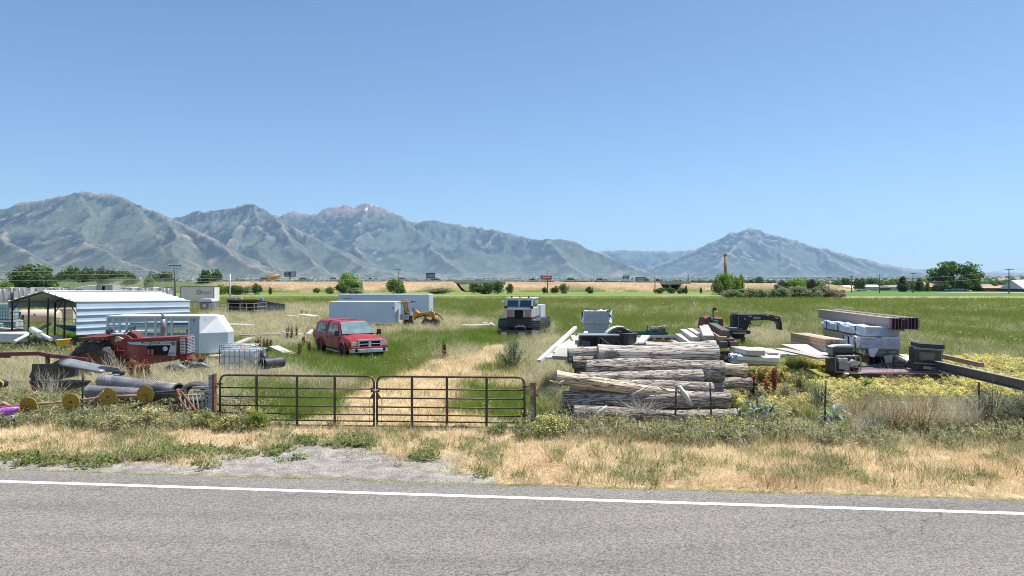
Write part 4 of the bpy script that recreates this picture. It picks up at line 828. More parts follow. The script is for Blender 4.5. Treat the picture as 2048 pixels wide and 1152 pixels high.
for i, (px, wd, lb) in enumerate([(1684, 7, 'white roofed shed right of the willow scrub'), (1700, 6, 'low brown shed under the dark round tree'), (1733, 9, 'long low shed with a pale roof'), (1748, 12, 'dark long barn below the wooden pole'), (1782, 7, 'pale cottage left of the reddish conical tree'), (1577, 5, 'tiny red hut above the scrub patch'), (1655, 5, 'small red barn behind the scrub patch')]):
    house(px, 315+i*3, wd, 5, 1.5+.2*(i % 3), .9, [whitewall, brickr, whitewall, pole_m, whitewall, brickr, brickr][i], [white, tan_roof, white, mat('dark_roof', (.12, .09, .08), (.09, .07, .06), 2, .8), mat('grey_roof', (.3, .27, .25)), tan_roof, tan_roof][i], lb, 'shed', win=1 if wd > 6 else 0, name='shed')
car(gd(1722, 296), R(4), 4.6, 1.8, 1.5, cm('white', (.75, .75, .75)), 'white car parked beside the low farm sheds'); car(gd(1815, 292), R(-5), 4.8, 1.8, 1.5, cm('silver', (.5, .52, .55)), 'silver car parked left of the conical green tree'); 
for i in range(3): car(gd(1903+i*9, 288), R(3), 5, 1.9, 1.6, cm('blue', (.08, .2, .45)), ['blue pickup at the foot of the giant willow, leftmost', 'blue pickup at the foot of the giant willow, middle', 'blue pickup at the foot of the giant willow, rightmost'][i], True)
# far town on the valley slope: thousands of pale roofs that read as one mass
def town():
    q = random.Random(12); mb = MB()
    for i in range(2300):
        px = q.choice((q.uniform(560, 1420), q.uniform(760, 1380), q.uniform(1300, 1850), q.uniform(0, 700))); d = q.uniform(3200, 7600); x = (px-CX)/F*d; z = float(gz(x, d)); s = q.uniform(8, 26)
        mb.box((x, d, z+q.uniform(2, 5)), (s*q.uniform(.8, 2.6), s, q.uniform(4, 9)), q.uniform(0, 1))
    tag(mb.build('town', mat('town_roofs', (.80, .78, .76), (.45, .44, .45), .02, .8, coords='World', c3=(.60, .44, .36), s3=.01)), 'pale roofs of a distant town at the foot of the mountains', kind='stuff')
    V = []; rs = np.random.RandomState(8); n = 3000; px = rs.uniform(-60, 2100, n); d = rs.uniform(1400, 7200, n); x = (px-CX)/F*d; z = gz(x, d); s = rs.uniform(5, 14, n); q_ = []
    for i in range(n): V += [(x[i]-s[i], d[i], z[i]), (x[i]+s[i]*1.2, d[i], z[i]), (x[i]+s[i]*.5, d[i], z[i]+s[i]*.55), (x[i]-s[i]*.4, d[i]+1, z[i]+s[i]*.6)]
    tag(link('valley_trees', np_mesh('valley_trees', V, np.arange(4*n).reshape(n, 4), leafB)), 'distant tree cover spread over the valley floor', kind='stuff')
town()
# ---------------------------------------------------------------- vehicles and gear in the yard
def tyre(R_, wdt, parent, loc, rim_m, lugs=0, name='wheel', rimr=.58, axis='y', hub=True):
    """wheel > tyre mesh with tread lugs, rim"""
    w_ = MB(); n = 36; m = 12; vs = []; fs = []; ri = R_*rimr; prof = []
    for j in range(m):
        b = math.pi*2*j/m; rr = (R_+ri)/2+(R_-ri)/2*max(-1, min(1, 1.15*math.cos(b))); prof.append((rr, wdt/2*max(-1, min(1, 1.25*math.sin(b)))))
    for i in range(n):
        a = 2*math.pi*i/n
        for rr, y in prof: vs.append((rr*math.cos(a), y, rr*math.sin(a)))
    for i in range(n):
        for j in range(m): fs.append((i*m+j, ((i+1) % n)*m+j, ((i+1) % n)*m+(j+1) % m, i*m+(j+1) % m))
    w_.add(vs, fs, True)
    if lugs:
        for i in range(lugs):
            a = 2*math.pi*i/lugs
            for s in (-1, 1):
                a2 = a+s*.5*math.pi/lugs; p0 = Vector(((R_+.01)*math.cos(a2), s*wdt*.04, (R_+.01)*math.sin(a2))); a3 = a2+2.2*math.pi/lugs; p1 = Vector(((R_-.03)*math.cos(a3), s*wdt*.5, (R_-.03)*math.sin(a3)))
                w_.beam(p0, p1, R_*.055, R_*.075, up=(math.cos(a2), 0, math.sin(a2)))
    o = w_.build(name, rubber, parent); o.location = loc
    if hub:
        h_ = MB().cyl((0, -wdt*.28, 0), (0, wdt*.28, 0), ri*1.02, 20); h_.cyl((0, -wdt*.36, 0), (0, wdt*.36, 0), ri*.3, 10)
        for k_ in range(6):
            a = k_*1.047; h_.cyl((ri*.45*math.cos(a), -wdt*.33, ri*.45*math.sin(a)), (ri*.45*math.cos(a), wdt*.33, ri*.45*math.sin(a)), ri*.07, 6)
        h_.build('rim', rim_m, o)
    return o

# red pickup with a camper top
def pickup():
    red = mat('faded_red_paint', (.36, .020, .022), (.28, .016, .018), 1.2, .42, coat=.12, c3=(.38, .06, .055), s3=1.6, lo3=.55, hi3=.75)
    chrome = mat('chrome', (.62, .70, .80), (.52, .60, .72), 2, .22, .45); lampm = mat('lamp_glass', (.60, .60, .52), (.45, .46, .42), 4, .12, spec=.8)  # chrome base colour tinted blue to stand in for reflected sky
    fwd = R(33); c = Vector((-7.71, 32.5, -.30)); c = c+Vector((math.cos(fwd), math.sin(fwd), 0))*1.01
    L_ = 5.75; W_ = 1.98
    # local frame: x forward, y left; origin at the middle of the wheelbase on the ground
    rz = fwd-math.pi/2; o = c-Vector((math.cos(rz), math.sin(rz), 0))*(L_/2)
    t = thing('pickup_truck', (o.x, o.y, -.30), rz, 'faded red pickup with a camper top parked in deep grass', 'pickup'); h = L_/2
    def loft(secs, name, m, bev=.02):
        """secs: list of (x, [(halfwidth, z)...]) cross sections from the rear to the front"""
        V = []; Fc = []; k_ = len(secs[0][1])
        for x, pr in secs:
            for hw, z in pr: V.append((x, hw, z))
            for hw, z in reversed(pr): V.append((x, -hw, z))
        n = 2*k_
        for i in range(len(secs)-1):
            for j in range(n): Fc.append((i*n+j, i*n+(j+1) % n, (i+1)*n+(j+1) % n, (i+1)*n+j))
        Fc.append(tuple(range(n))); Fc.append(tuple(reversed(range((len(secs)-1)*n, len(secs)*n))))
        mb = MB(); mb.add(V, Fc, False); ob = mb.build(name, m, t, bev); return ob
    w_ = W_/2
    lo = [(w_*.93, .52), (w_*.99, .72), (w_, .98), (w_*.985, 1.16)]
    def hood(x, zc, ze): return (x, [(w_*.93, .55), (w_*.98, .75), (w_*.99, .95), (w_*.93, ze), (w_*.55, zc), (0.02, zc+.03)])
    # body halves: bed+cab lower, hood
    loft([(-h+.03, lo), (-h+2.0, lo), (-h+4.15, lo)], 'body', red)
    loft([hood(-h+4.14, 1.26, 1.19), hood(-h+4.6, 1.25, 1.17), hood(-h+5.2, 1.20, 1.10), hood(-h+5.55, 1.12, 1.02), (-h+5.66, [(w_*.86, .60), (w_*.92, .75), (w_*.92, .92), (w_*.88, .99), (w_*.5, 1.08), (.02, 1.10)])], 'hood', red)
    # cab
    cabp = lambda x, top, wd=1: (x, [(w_*.985*wd, 1.15), (w_*.95, 1.17), (w_*.80, top-.10), (w_*.70, top-.02), (.02, top+.02)])
    cab = loft([(-h+2.02, [(w_*.98, 1.15), (w_*.95, 1.17), (w_*.80, 1.78), (w_*.70, 1.86), (.02, 1.90)]), (-h+3.2, [(w_*.98, 1.15), (w_*.95, 1.17), (w_*.79, 1.80), (w_*.69, 1.88), (.02, 1.92)]), (-h+3.35, [(w_*.98, 1.15), (w_*.95, 1.17), (w_*.79, 1.77), (w_*.68, 1.85), (.02, 1.88)]), (-h+4.22, [(w_*.98, 1.15), (w_*.95, 1.165), (w_*.93, 1.19), (w_*.8, 1.22), (.02, 1.25)])], 'cab', red)
    top = loft([(-h+.05, [(w_*.97, 1.155), (w_*.95, 1.2), (w_*.86, 1.62), (w_*.76, 1.72), (.02, 1.76)]), (-h+.35, [(w_*.97, 1.155), (w_*.95, 1.2), (w_*.84, 1.76), (w_*.74, 1.86), (.02, 1.90)]), (-h+1.98, [(w_*.97, 1.155), (w_*.95, 1.2), (w_*.84, 1.80), (w_*.74, 1.89), (.02, 1.93)])], 'camper_top', red)
    # glass, slightly proud
    g1 = MB().quad((-h+3.42, .70, 1.80), (-h+3.42, -.70, 1.80), (-h+4.18, -.86, 1.265), (-h+4.18, .86, 1.265)); gl = g1.build('windshield', mat('windshield_glass', (.12, .20, .20), (.20, .28, .27), 2, .05, spec=1, coat=1), t); gl.location = (.035, 0, .035); so_ = gl.modifiers.new('thick', 'SOLIDIFY'); so_.thickness = .012
    for yy in (.3, -.35): MB().beam((-h+4.12, yy, 1.335), (-h+3.98, yy-.45, 1.43), .025, .02).build('wiper', black, t)
    for s in (-1, 1):
        for a, b, zt in ((2.2, 2.72, 1.75), (2.8, 3.62, 1.72)):
            # side windows on the sloping cab side
            sl = lambda z: w_*(.95-.155*(z-1.17)/.62)+.012
            x1t = -h+min(b, 3.36) if a > 2.5 else -h+b
            MB().add([(-h+a, s*sl(1.2), 1.2), (-h+b+(.28 if a > 2.5 else 0), s*sl(1.2), 1.2), (x1t, s*sl(zt), zt), (-h+a+.06, s*sl(zt), zt)], [(0, 1, 2, 3)]).build('side_window', glass, t).modifiers.new('thick', 'SOLIDIFY').thickness = .01
        sl2 = lambda z: w_*(.95-.11*(z-1.2)/.55)+.014
        sw = MB().add([(-h+.42, s*sl2(1.3), 1.3), (-h+1.75, s*sl2(1.3), 1.3), (-h+1.75, s*sl2(1.7), 1.7), (-h+.58, s*sl2(1.7), 1.7)], [(0, 1, 2, 3)]).build('topper_window', glass, t); sw.modifiers.new('thick', 'SOLIDIFY').thickness = .01
        fr = MB().beam((-h+.40, s*sl2(1.29), 1.285), (-h+1.77, s*sl2(1.29), 1.285), .02, .03); fr.beam((-h+1.1, s*(sl2(1.5)+.006), 1.3), (-h+1.1, s*(sl2(1.7)+.006), 1.7), .02, .03); fr.build('frame', chrome, sw)
        # doors as shallow proud panels with handles
        for a, b in ((2.12, 2.98), (3.02, 4.02)):
            d_ = MB().prism([(-h+a, .56), (-h+b, .56), (-h+b, 1.13), (-h+a, 1.13)], 'y', s*w_*.995, s*(w_+.014)).build('door', red, t, .008)
            MB().bb(-h+a+.08, -h+a+.24, s*(w_+.03)-.015, s*(w_+.03)+.015, 1.03, 1.07).build('handle', black, d_)
        MB().bb(-h+2.1, -h+4.1, s*w_*.97-.06, s*w_*.97+.06, .40, .47).build('side_step', chrome, t)
        # arches
        for xw in (1.02, 4.62):
            ar = [(xw-h+.52*math.cos(a), .48+.50*math.sin(a)) for a in [math.pi*i/12 for i in range(13)]]; ai = [(xw-h+.43*math.cos(a), .48+.41*math.sin(a)) for a in [math.pi*(12-i)/12 for i in range(13)]]
            MB().prism(ar+ai, 'y', s*w_*.95, s*(w_+.05)).build('fender_flare', red, t, .01); MB().cyl((xw-h, s*w_*.80, .45), (xw-h, s*(w_+.004), .45), .42, 20).build('wheel_well', dark, t)
            tyre(.39, .27, t, (xw-h, s*(w_*.90), .39), alu, 0)
        m_ = MB().bb(-h+4.02, -h+4.16, s*(w_+.12)-.10, s*(w_+.12)+.10, 1.20, 1.48); m_.beam((-h+4.05, s*w_*.93, 1.24), (-h+4.08, s*(w_+.1), 1.28), .05, .04); m_.build('mirror', black, t, .02)
        hl = MB().prism([(s*(w_*.60), .80), (s*(w_*.93), .80), (s*(w_*.93), .98), (s*w_*.60, 1.0)], 'x', h-.16, h-.075)
        hl.build('headlight', lampm, t, .01)
        MB().cyl((h-.02, s*.70, .60), (h+.05, s*.70, .60), .075, 14).build('fog_light', dark, t)
    # front: chrome cross grille with four dark openings
    gr = MB(); X0, X1 = h-.13, h-.04
    for y0, y1, z0, z1 in ((-.58, .58, 1.02, 1.11), (-.58, .58, .70, .76), (-.60, -.53, .70, 1.1), (.53, .60, .70, 1.1), (-.07, .07, .70, 1.08), (-.55, .55, .865, .90)): gr.bb(X0, X1, y0, y1, z0, z1)
    go_ = gr.build('grille', chrome, t, .012)
    for s in (-1, 1):
        for z0, z1 in ((.765, .86), (.905, 1.015)): MB().bb(h-.12, h-.075, min(s*.075, s*.525), max(s*.075, s*.525), z0, z1).build('grille_opening', dark, go_)
    MB().prism([(-w_*.97, .66), (-w_*.97, .76), (w_*.97, .76), (w_*.97, .66)], 'x', h-.22, h-.02).build('front_panel', red, t, .03)
    bp = MB().prism([(h-.25, -w_*.98), (h-.02, -w_*.93), (h+.07, -w_*.55), (h+.09, 0), (h+.07, w_*.55), (h-.02, w_*.93), (h-.25, w_*.98)], 'z', .48, .66); bo = bp.build('front_bumper', chrome, t, .02)
    lp = MB().bb(h+.095, h+.11, -.16, .16, .50, .655).build('licence_plate', mat('plate', (.55, .58, .68), (.40, .45, .6), 9, .5), t)
    MB().bb(-h-.08, -h+.1, -w_*.95, w_*.95, .5, .66).build('rear_bumper', chrome, t); MB().bb(-h+.2, h-.4, -.45, .45, .3, .55).build('chassis', black, t)
    for s in (-1, 1): MB().bb(-h-.0, -h+.04, s*.88-.06, s*.88+.06, .8, 1.1).build('tail_light', mat('tail_red', (.4, .02, .02)), t)
pickup(); NOGROW.append((-8.8, 34.9, 2.6, .8, R(33)-math.pi/2))

# enclosed box trailers
def box_trailer(px0, px1, ytop, d, dp, label, rz, doors=False, brand=None, corner=False):
    wtr = mat('trailer_skin', (.50, .63, .80), (.45, .58, .75), .4, .3, coat=.2)  # pale skin coloured blue to imitate skylit shade on its sides
    a = gd(px0, d); W_ = (px1-px0)/F*d/math.cos(rz)*1.0; zt = H-(ytop-HY)/F*d
    t = thing('box_trailer', (a.x, a.y, a.z), rz, label, 'trailer'); ht = zt-a.z
    n = max(4, int(W_/1.2))
    MB().bb(0, W_, .015, dp, .45, ht-.06).build('box_body', wtr, t)
    for i in range(n): MB().bb(i*W_/n+.008, (i+1)*W_/n-.008, -.005, .012, .48, ht-.10).build('side_panel', wtr, t)
    MB().bb(-.02, W_+.02, -.03, dp+.02, ht-.09, ht).build('top_rail', white, t); MB().bb(0, W_, -.02, .03, .38, .48).build('bottom_rail', alu, t)
    MB().bb(W_*.45, W_*.75, .1, dp-.1, .1, .44).build('axle_frame', black, t)
    for x in (W_*.52, W_*.66): tyre(.36, .22, t, (x, .14, .36), alu, 0)
    MB().beam((0, dp/2, .45), (-1.3, dp/2, .45), .1, .1).build('drawbar', black, t)
    if corner:
        MB().bb(W_-.10, W_+.04, -.045, .04, .40, ht-.08).build('corner_trim', mat('worn_alu', (.6, .5, .4), (.7, .72, .74), 4, .3, .5), t); e = MB().bb(W_+.005, W_+.03, .08, dp-.08, .5, ht-.15).build('rear_door', wtr, t); MB().bb(W_+.03, W_+.07, dp*.48, dp*.52, .9, 1.2).build('handle', black, e)
    if doors:
        x0 = W_*.86; dd = MB().bb(x0, W_-.12, -.028, -.006, .5, ht-.14).build('side_door', wtr, t); MB().bb(x0+(W_-.12-x0)*.45, x0+(W_-.12-x0)*.49, -.045, -.028, .5, ht-.14).build('door_seam', alu, dd); MB().bb(W_-.16, W_-.1, -.06, -.02, ht*.72, ht*.8).build('handle', black, dd)
    if brand: text(brand, .2, black, t, (.9, -.012, ht-.42), (math.pi/2, 0, 0))
    return t
box_trailer(658, 791, 603, 57, 2.1, 'nearer pale box trailer with a side door, blue shade put into its colour, behind the pickup', R(-4), doors=True)
box_trailer(677, 859, 588.5, 68, 2.4, 'longer pale box trailer standing behind the nearer one', R(-3), brand='WABASH', corner=True)

# old yellow roller tractor with a canopy
def yellow_tractor():
    a = gd(798, 57.5); s = 57.5/F; u = lambda x: (x-798)*s; z = lambda y: H-(y-HY)*s-a.z; yd = mat('rusty_yellow', (.62, .31, .03), (.45, .20, .02), 2, .6, c3=(.25, .12, .05), s3=3)
    t = thing('yellow_tractor', a, 0, 'old yellow landscaping tractor with a flat canopy and an orange beacon', 'tractor')
    cp = MB().prism([(u(801), z(604.5)), (u(830), z(602)), (u(827), z(604)), (u(812), z(605.5)), (u(809), z(608)), (u(801), z(605.5))], 'y', -.7, .7).build('canopy', yd, t)
    MB().bb(u(824), u(829), -.7, .7, z(604.5), z(602)).build('trim', black, cp); MB().cyl((u(813), 0, z(602.6)), (u(813), 0, z(598)), .1, 10, .07).build('beacon', mat('orange_lens', (.8, .16, .03), (.7, .12, .02), 3, .3), t)
    for s_ in (-.5, .5): MB().beam((u(808.5), s_, z(608)), (u(815), s_, z(625)), .09, .12).beam((u(812.5), s_, z(606)), (u(815.5), s_, z(624)), .06, .08).build('post', yd, t)
    st = MB().prism([(u(809), z(619)), (u(811), z(618.5)), (u(814), z(626.5)), (u(819), z(625.5)), (u(819), z(627)), (u(810), z(628))], 'y', -.28, .28).build('seat', black, t)
    MB().bb(u(801), u(819), -.5, .5, z(639), z(628.5)).build('rear_box', mat('grey_box', (.40, .42, .44), (.3, .32, .34), 3, .6), t); MB().bb(u(820), u(824), -.3, .3, z(631), z(626)).build('tank', white, t); MB().bb(u(821), u(824), -.35, .35, z(640), z(631)).build('pedestal', rust, t)
    MB().prism([(u(828), z(621)), (u(832), z(620)), (u(840), z(626)), (u(839), z(630)), (u(831), z(634)), (u(831), z(640)), (u(828.5), z(640))], 'y', -.45, .45).build('dashboard', yd, t)
    MB().tube([(u(831), -.05, z(622)), (u(828), -.05, z(619))], .03, 6).torus((u(826.5), -.05, z(619)), .17, .025, 'x').build('steering_wheel', black, t)
    MB().prism([(u(838), z(626)), (u(852), z(624)), (u(862), z(621.5)), (u(868), z(624)), (u(871), z(630)), (u(866), z(631)), (u(853), z(628)), (u(838), z(631))], 'y', -.35, .35).build('hood', yd, t)
    MB().beam((u(832), 0, z(635)), (u(850), 0, z(630)), .12, .12).beam((u(850), 0, z(630)), (u(866), 0, z(633)), .1, .1).build('chassis', rust, t)
    for x in (851, 867): MB().beam((u(x), 0, z(631)), (u(x-1), 0, z(640)), .25, .12).build('fork', yd, t)
    tyre(.42, .22, t, (u(869), -.2, .42), rust, 0); tyre(.42, .22, t, (u(869), .5, .42), rust, 0); tyre(.4, .25, t, (u(853), -.35, .38), rust, 0); tyre(.4, .25, t, (u(853), .4, .38), rust, 0); tyre(.45, .25, t, (u(815), .5, .42), rust, 0); 
    MB().bb(u(833), u(848), -.4, -.3, .1, .2).build('blade', yd, t); MB().bb(u(855), u(861), -.5, -.3, .12, .42).build('bucket', mat('bright_yellow', (.85, .6, .12), (.7, .45, .08), 3), t)
    MB().tube([(u(870), 0, z(627)), (u(878), 0, z(630)), (u(884), 0, z(636)), (u(886), 0, z(640))], [.09, .06, .05, .03], 7).build('arm', rust, t)
yellow_tractor()

# pile of bleached driftwood between the tractor and the snow vehicle
def log_on_grass():
    t = thing('fallen_log', gd(950, 55.5), R(-6), 'bleached broken log lying in the grass left of the snow vehicle', 'log')
    MB().tube([(-1.5, 0, .12), (-1, .05, .28), (-.2, 0, .25), (.6, 0, .3), (1.1, 0, .38)], [.06, .15, .17, .16, .12], 9, wob=.25, seed=3).build('trunk', woodpale, t)
    b = MB().tube([(.5, .1, .25), (.8, .1, .5), (1.0, 0, .42)], [.12, .13, .05], 8, wob=.3, seed=4); b.tube([(1.0, .1, .2), (1.35, .1, .4), (1.7, 0, .3)], [.15, .17, .06], 8, wob=.4, seed=5); b.build('stub', woodpale, t); MB().tube([(-1.5, 0, .05), (-1.1, -.1, .2), (-.8, 0, .05)], .05, 6, wob=.3).build('branch', woodgrey, t)
log_on_grass()

# tracked snow vehicle on a low trailer
def snowcat():
    d = 47.; s = d/F; sil = mat('brushed_aluminium', (.76, .79, .84), (.64, .69, .78), 1.5, .32, .3, c3=(.55, .64, .80), s3=.8); blue = mat('blue_strip', (.08, .22, .55), (.1, .3, .6), 2, .4); redp = mat('faded_pink', (.48, .22, .24), (.42, .26, .25), 1.5, .5)
    c = gd(1037, d); rz = R(-13); t = thing('snow_vehicle', (c.x, c.y, c.z+.62), rz, 'silver tracked snow vehicle with a boxy two window cab and black tracks', 'tracked vehicle')
    # local: x right, y away; front face at y=0
    w_ = .95; zz = lambda y: H-(y-HY)*s-c.z-.62
    zr, zc, zb = zz(597.5), zz(616), zz(635)
    body = MB().bb(-w_, w_, .12, 2.3, zb+.02, zc).build('lower_body', sil, t, .02)
    MB().prism([(.14, zc-.02), (2.3, zc-.02), (2.3, zr), (.34, zr)], 'x', -w_+.03, w_-.03).build('cab', sil, t, .03)
    MB().bb(-w_-.02, w_+.02, .28, 2.34, zr-.015, zr+.05).build('roof', white, t, .015)
    for sx in (-1, 1):
        x0, x1 = (sx*.07, sx*.83); x0, x1 = min(x0, x1), max(x0, x1)
        f = lambda z: .14+.2*(z-zc)/(zr-zc)-.03
        wn = MB().add([(x0, f(zc+.09), zc+.09), (x1, f(zc+.09), zc+.09), (x1, f(zr-.12), zr-.12), (x0, f(zr-.12), zr-.12)], [(0, 1, 2, 3)]).build('front_window', glass, t); wn.modifiers.new('thick', 'SOLIDIFY').thickness = .02
        MB().beam((sx*.2+.1, f(zc+.1)-.02, zc+.1), (sx*.2+.35, f(zc+.3)-.02, zc+.3), .015, .02).build('wiper', black, wn)
        MB().bb(sx*.63-.19, sx*.63+.19, -.005, .1, zb+.04, zb+.56).build('front_panel', redp, t, .01)
        for q_ in (-.09, .09): MB().cyl((sx*.60+q_, .10, zc-.21), (sx*.60+q_, .155-.1, zc-.21), .075, 14).build('headlight', mat('lamp_lens', (.25, .27, .3), (.4, .42, .45), 5, .15), t)
        MB().bb(sx*.62-.22, sx*.62+.22, .07, .13, zc-.31, zc-.12).build('headlight_bezel', mat('steel_dark', (.18, .2, .23), (.25, .27, .3), 3, .4), t)
        mr = MB().beam((sx*w_, .3, zc+.4), (sx*(w_+.22), .25, zc+.42), .02, .02); mr.build('mirror_arm', galv, t); MB().cyl((sx*(w_+.24), .20, zc+.42), (sx*(w_+.24), .25, zc+.42), .11, 14).build('mirror', white, t)
        MB().bb(sx*(w_-.03)-.09, sx*(w_-.03)+.09, .0, .16, zc-.04, zc+.14).build('corner_lamp', black, t, .01)
        # side doors with windows on both sides
        for k_, (y0, y1) in enumerate(((.5, 1.2), (1.3, 2.0))):
            MB().bb(sx*(w_-.01)-.012, sx*(w_-.01)+.012, y0, y1, zc+.12, zr-.14).build('side_window', glass, t)
        for k_ in range(3): MB().bb(sx*(w_+.006)-.01, sx*(w_+.006)+.01, .5+k_*.55, .68+k_*.55, zb+.1, zb+.62).build('stripe', yel, t)
        # tracks
        for yy, L_ in ((.15, 1.7), (2.2, 1.9)):
            trk = MB(); xo = sx*(w_+.22); r = .36; pts = []
            for k_ in range(9): a = math.pi/2+math.pi*k_/8; pts.append((yy+.36+r*math.cos(a), .40+r*math.sin(a)))
            for k_ in range(9): a = -math.pi/2+math.pi*k_/8; pts.append((yy+L_-.2+r*math.cos(a), .40+r*math.sin(a)))
            trk.prism(pts, 'x', xo-.31, xo+.31); tk = trk.build('track', rubber, t); bar = MB(); n = len(pts); per = []
            for k_ in range(n):
                a, b = Vector(pts[k_]), Vector(pts[(k_+1) % n]); m_ = max(1, int((b-a).length/.16))
                for j in range(m_): per.append((a.lerp(b, j/m_), (b-a).normalized()))
            for p_, dr in per: bar.box((xo, p_.x, p_.y), (.66, .05, .05), rx=math.atan2(dr.y, dr.x))
            bar.build('cleats', mat('cleat_steel', (.12, .12, .125), (.22, .22, .23), 6, .45, .4), tk)['kind'] = 'stuff'
            for k_ in range(4): MB().cyl((xo-.33, yy+.36+k_*(L_-.56)/3, .36), (xo+.33, yy+.36+k_*(L_-.56)/3, .36), .2, 12).build('road_wheel', black, tk)
    MB().bb(-.30, .30, .02, .2, zb-.1, zb+.50).build('grille_opening', dark, t); MB().bb(-w_+.1, w_-.1, .1, 3.6, .2, zb+.03).build('chassis', black, t)
    MB().bb(-.28, .28, .08, .115, zc-.26, zc-.14).build('badge', dark, t); MB().bb(-w_-.005, w_+.005, .115, .3, zc-.03, zc+.03).build('hood_lip', white, t); MB().bb(-w_+.06, w_-.06, .112, .2, zc+.031, zc+.085).build('blue_strip', blue, t)
    MB().cyl((0, .6, zr+.05), (0, .6, zr+.2), .1, 12, .08).build('beacon', mat('orange_lens', (.8, .16, .03)), t)
    for x in (-.6, .62): MB().ico((x, .5, zr+.1), .09, 1).build('roof_lamp', black, t)
    MB().bb(-w_+.1, w_+.1, 2.7, 4.6, zc-.82, zc+.12).build('cargo_box', sil, t, .01)
    gr_ = MB().tube([(-.15, -.12, .14), (-.15, -.16, .3), (.5, -.16, .3), (.5, -.12, .14)], .04, 6); gr_.bb(.05, .09, -.16, -.12, .3, .42).bb(.28, .31, -.16, -.12, .3, .42).build('tow_bar', galv, t)
    # trailer beneath
    t2 = thing('flat_trailer', (c.x, c.y, c.z), rz, 'low flat trailer with rusty ramp beam under the snow vehicle', 'trailer')
    MB().bb(-1.45, .98, -.32, -.2, .1, .62).build('front_beam', rust, t2); MB().bb(-1.4, 1.35, -.2, 4.5, .5, .6).build('deck', woodgrey, t2)
    MB().bb(-1.15, -.75, -.35, -.325, .12, .5).build('ramp_plate', woodpale, t2); MB().bb(.05, .55, -.35, -.325, .12, .52).build('ramp_plate', mat('blue_grey_plate', (.35, .42, .48), (.45, .5, .55), 4), t2)
    MB().bb(1.0, 1.3, -.3, -.1, .2, .62).build('fender', galv, t2); MB().beam((1.35, -.2, .55), (1.35, 4.4, .55), .08, .14).build('side_rail', alu, t2)
    for x in (-1.2, 1.2): tyre(.33, .2, t2, (x, 2.4, .3), galv, 0)
snowcat(); NOGROW.append((.95, 49, 1.2, 2, R(-13)))

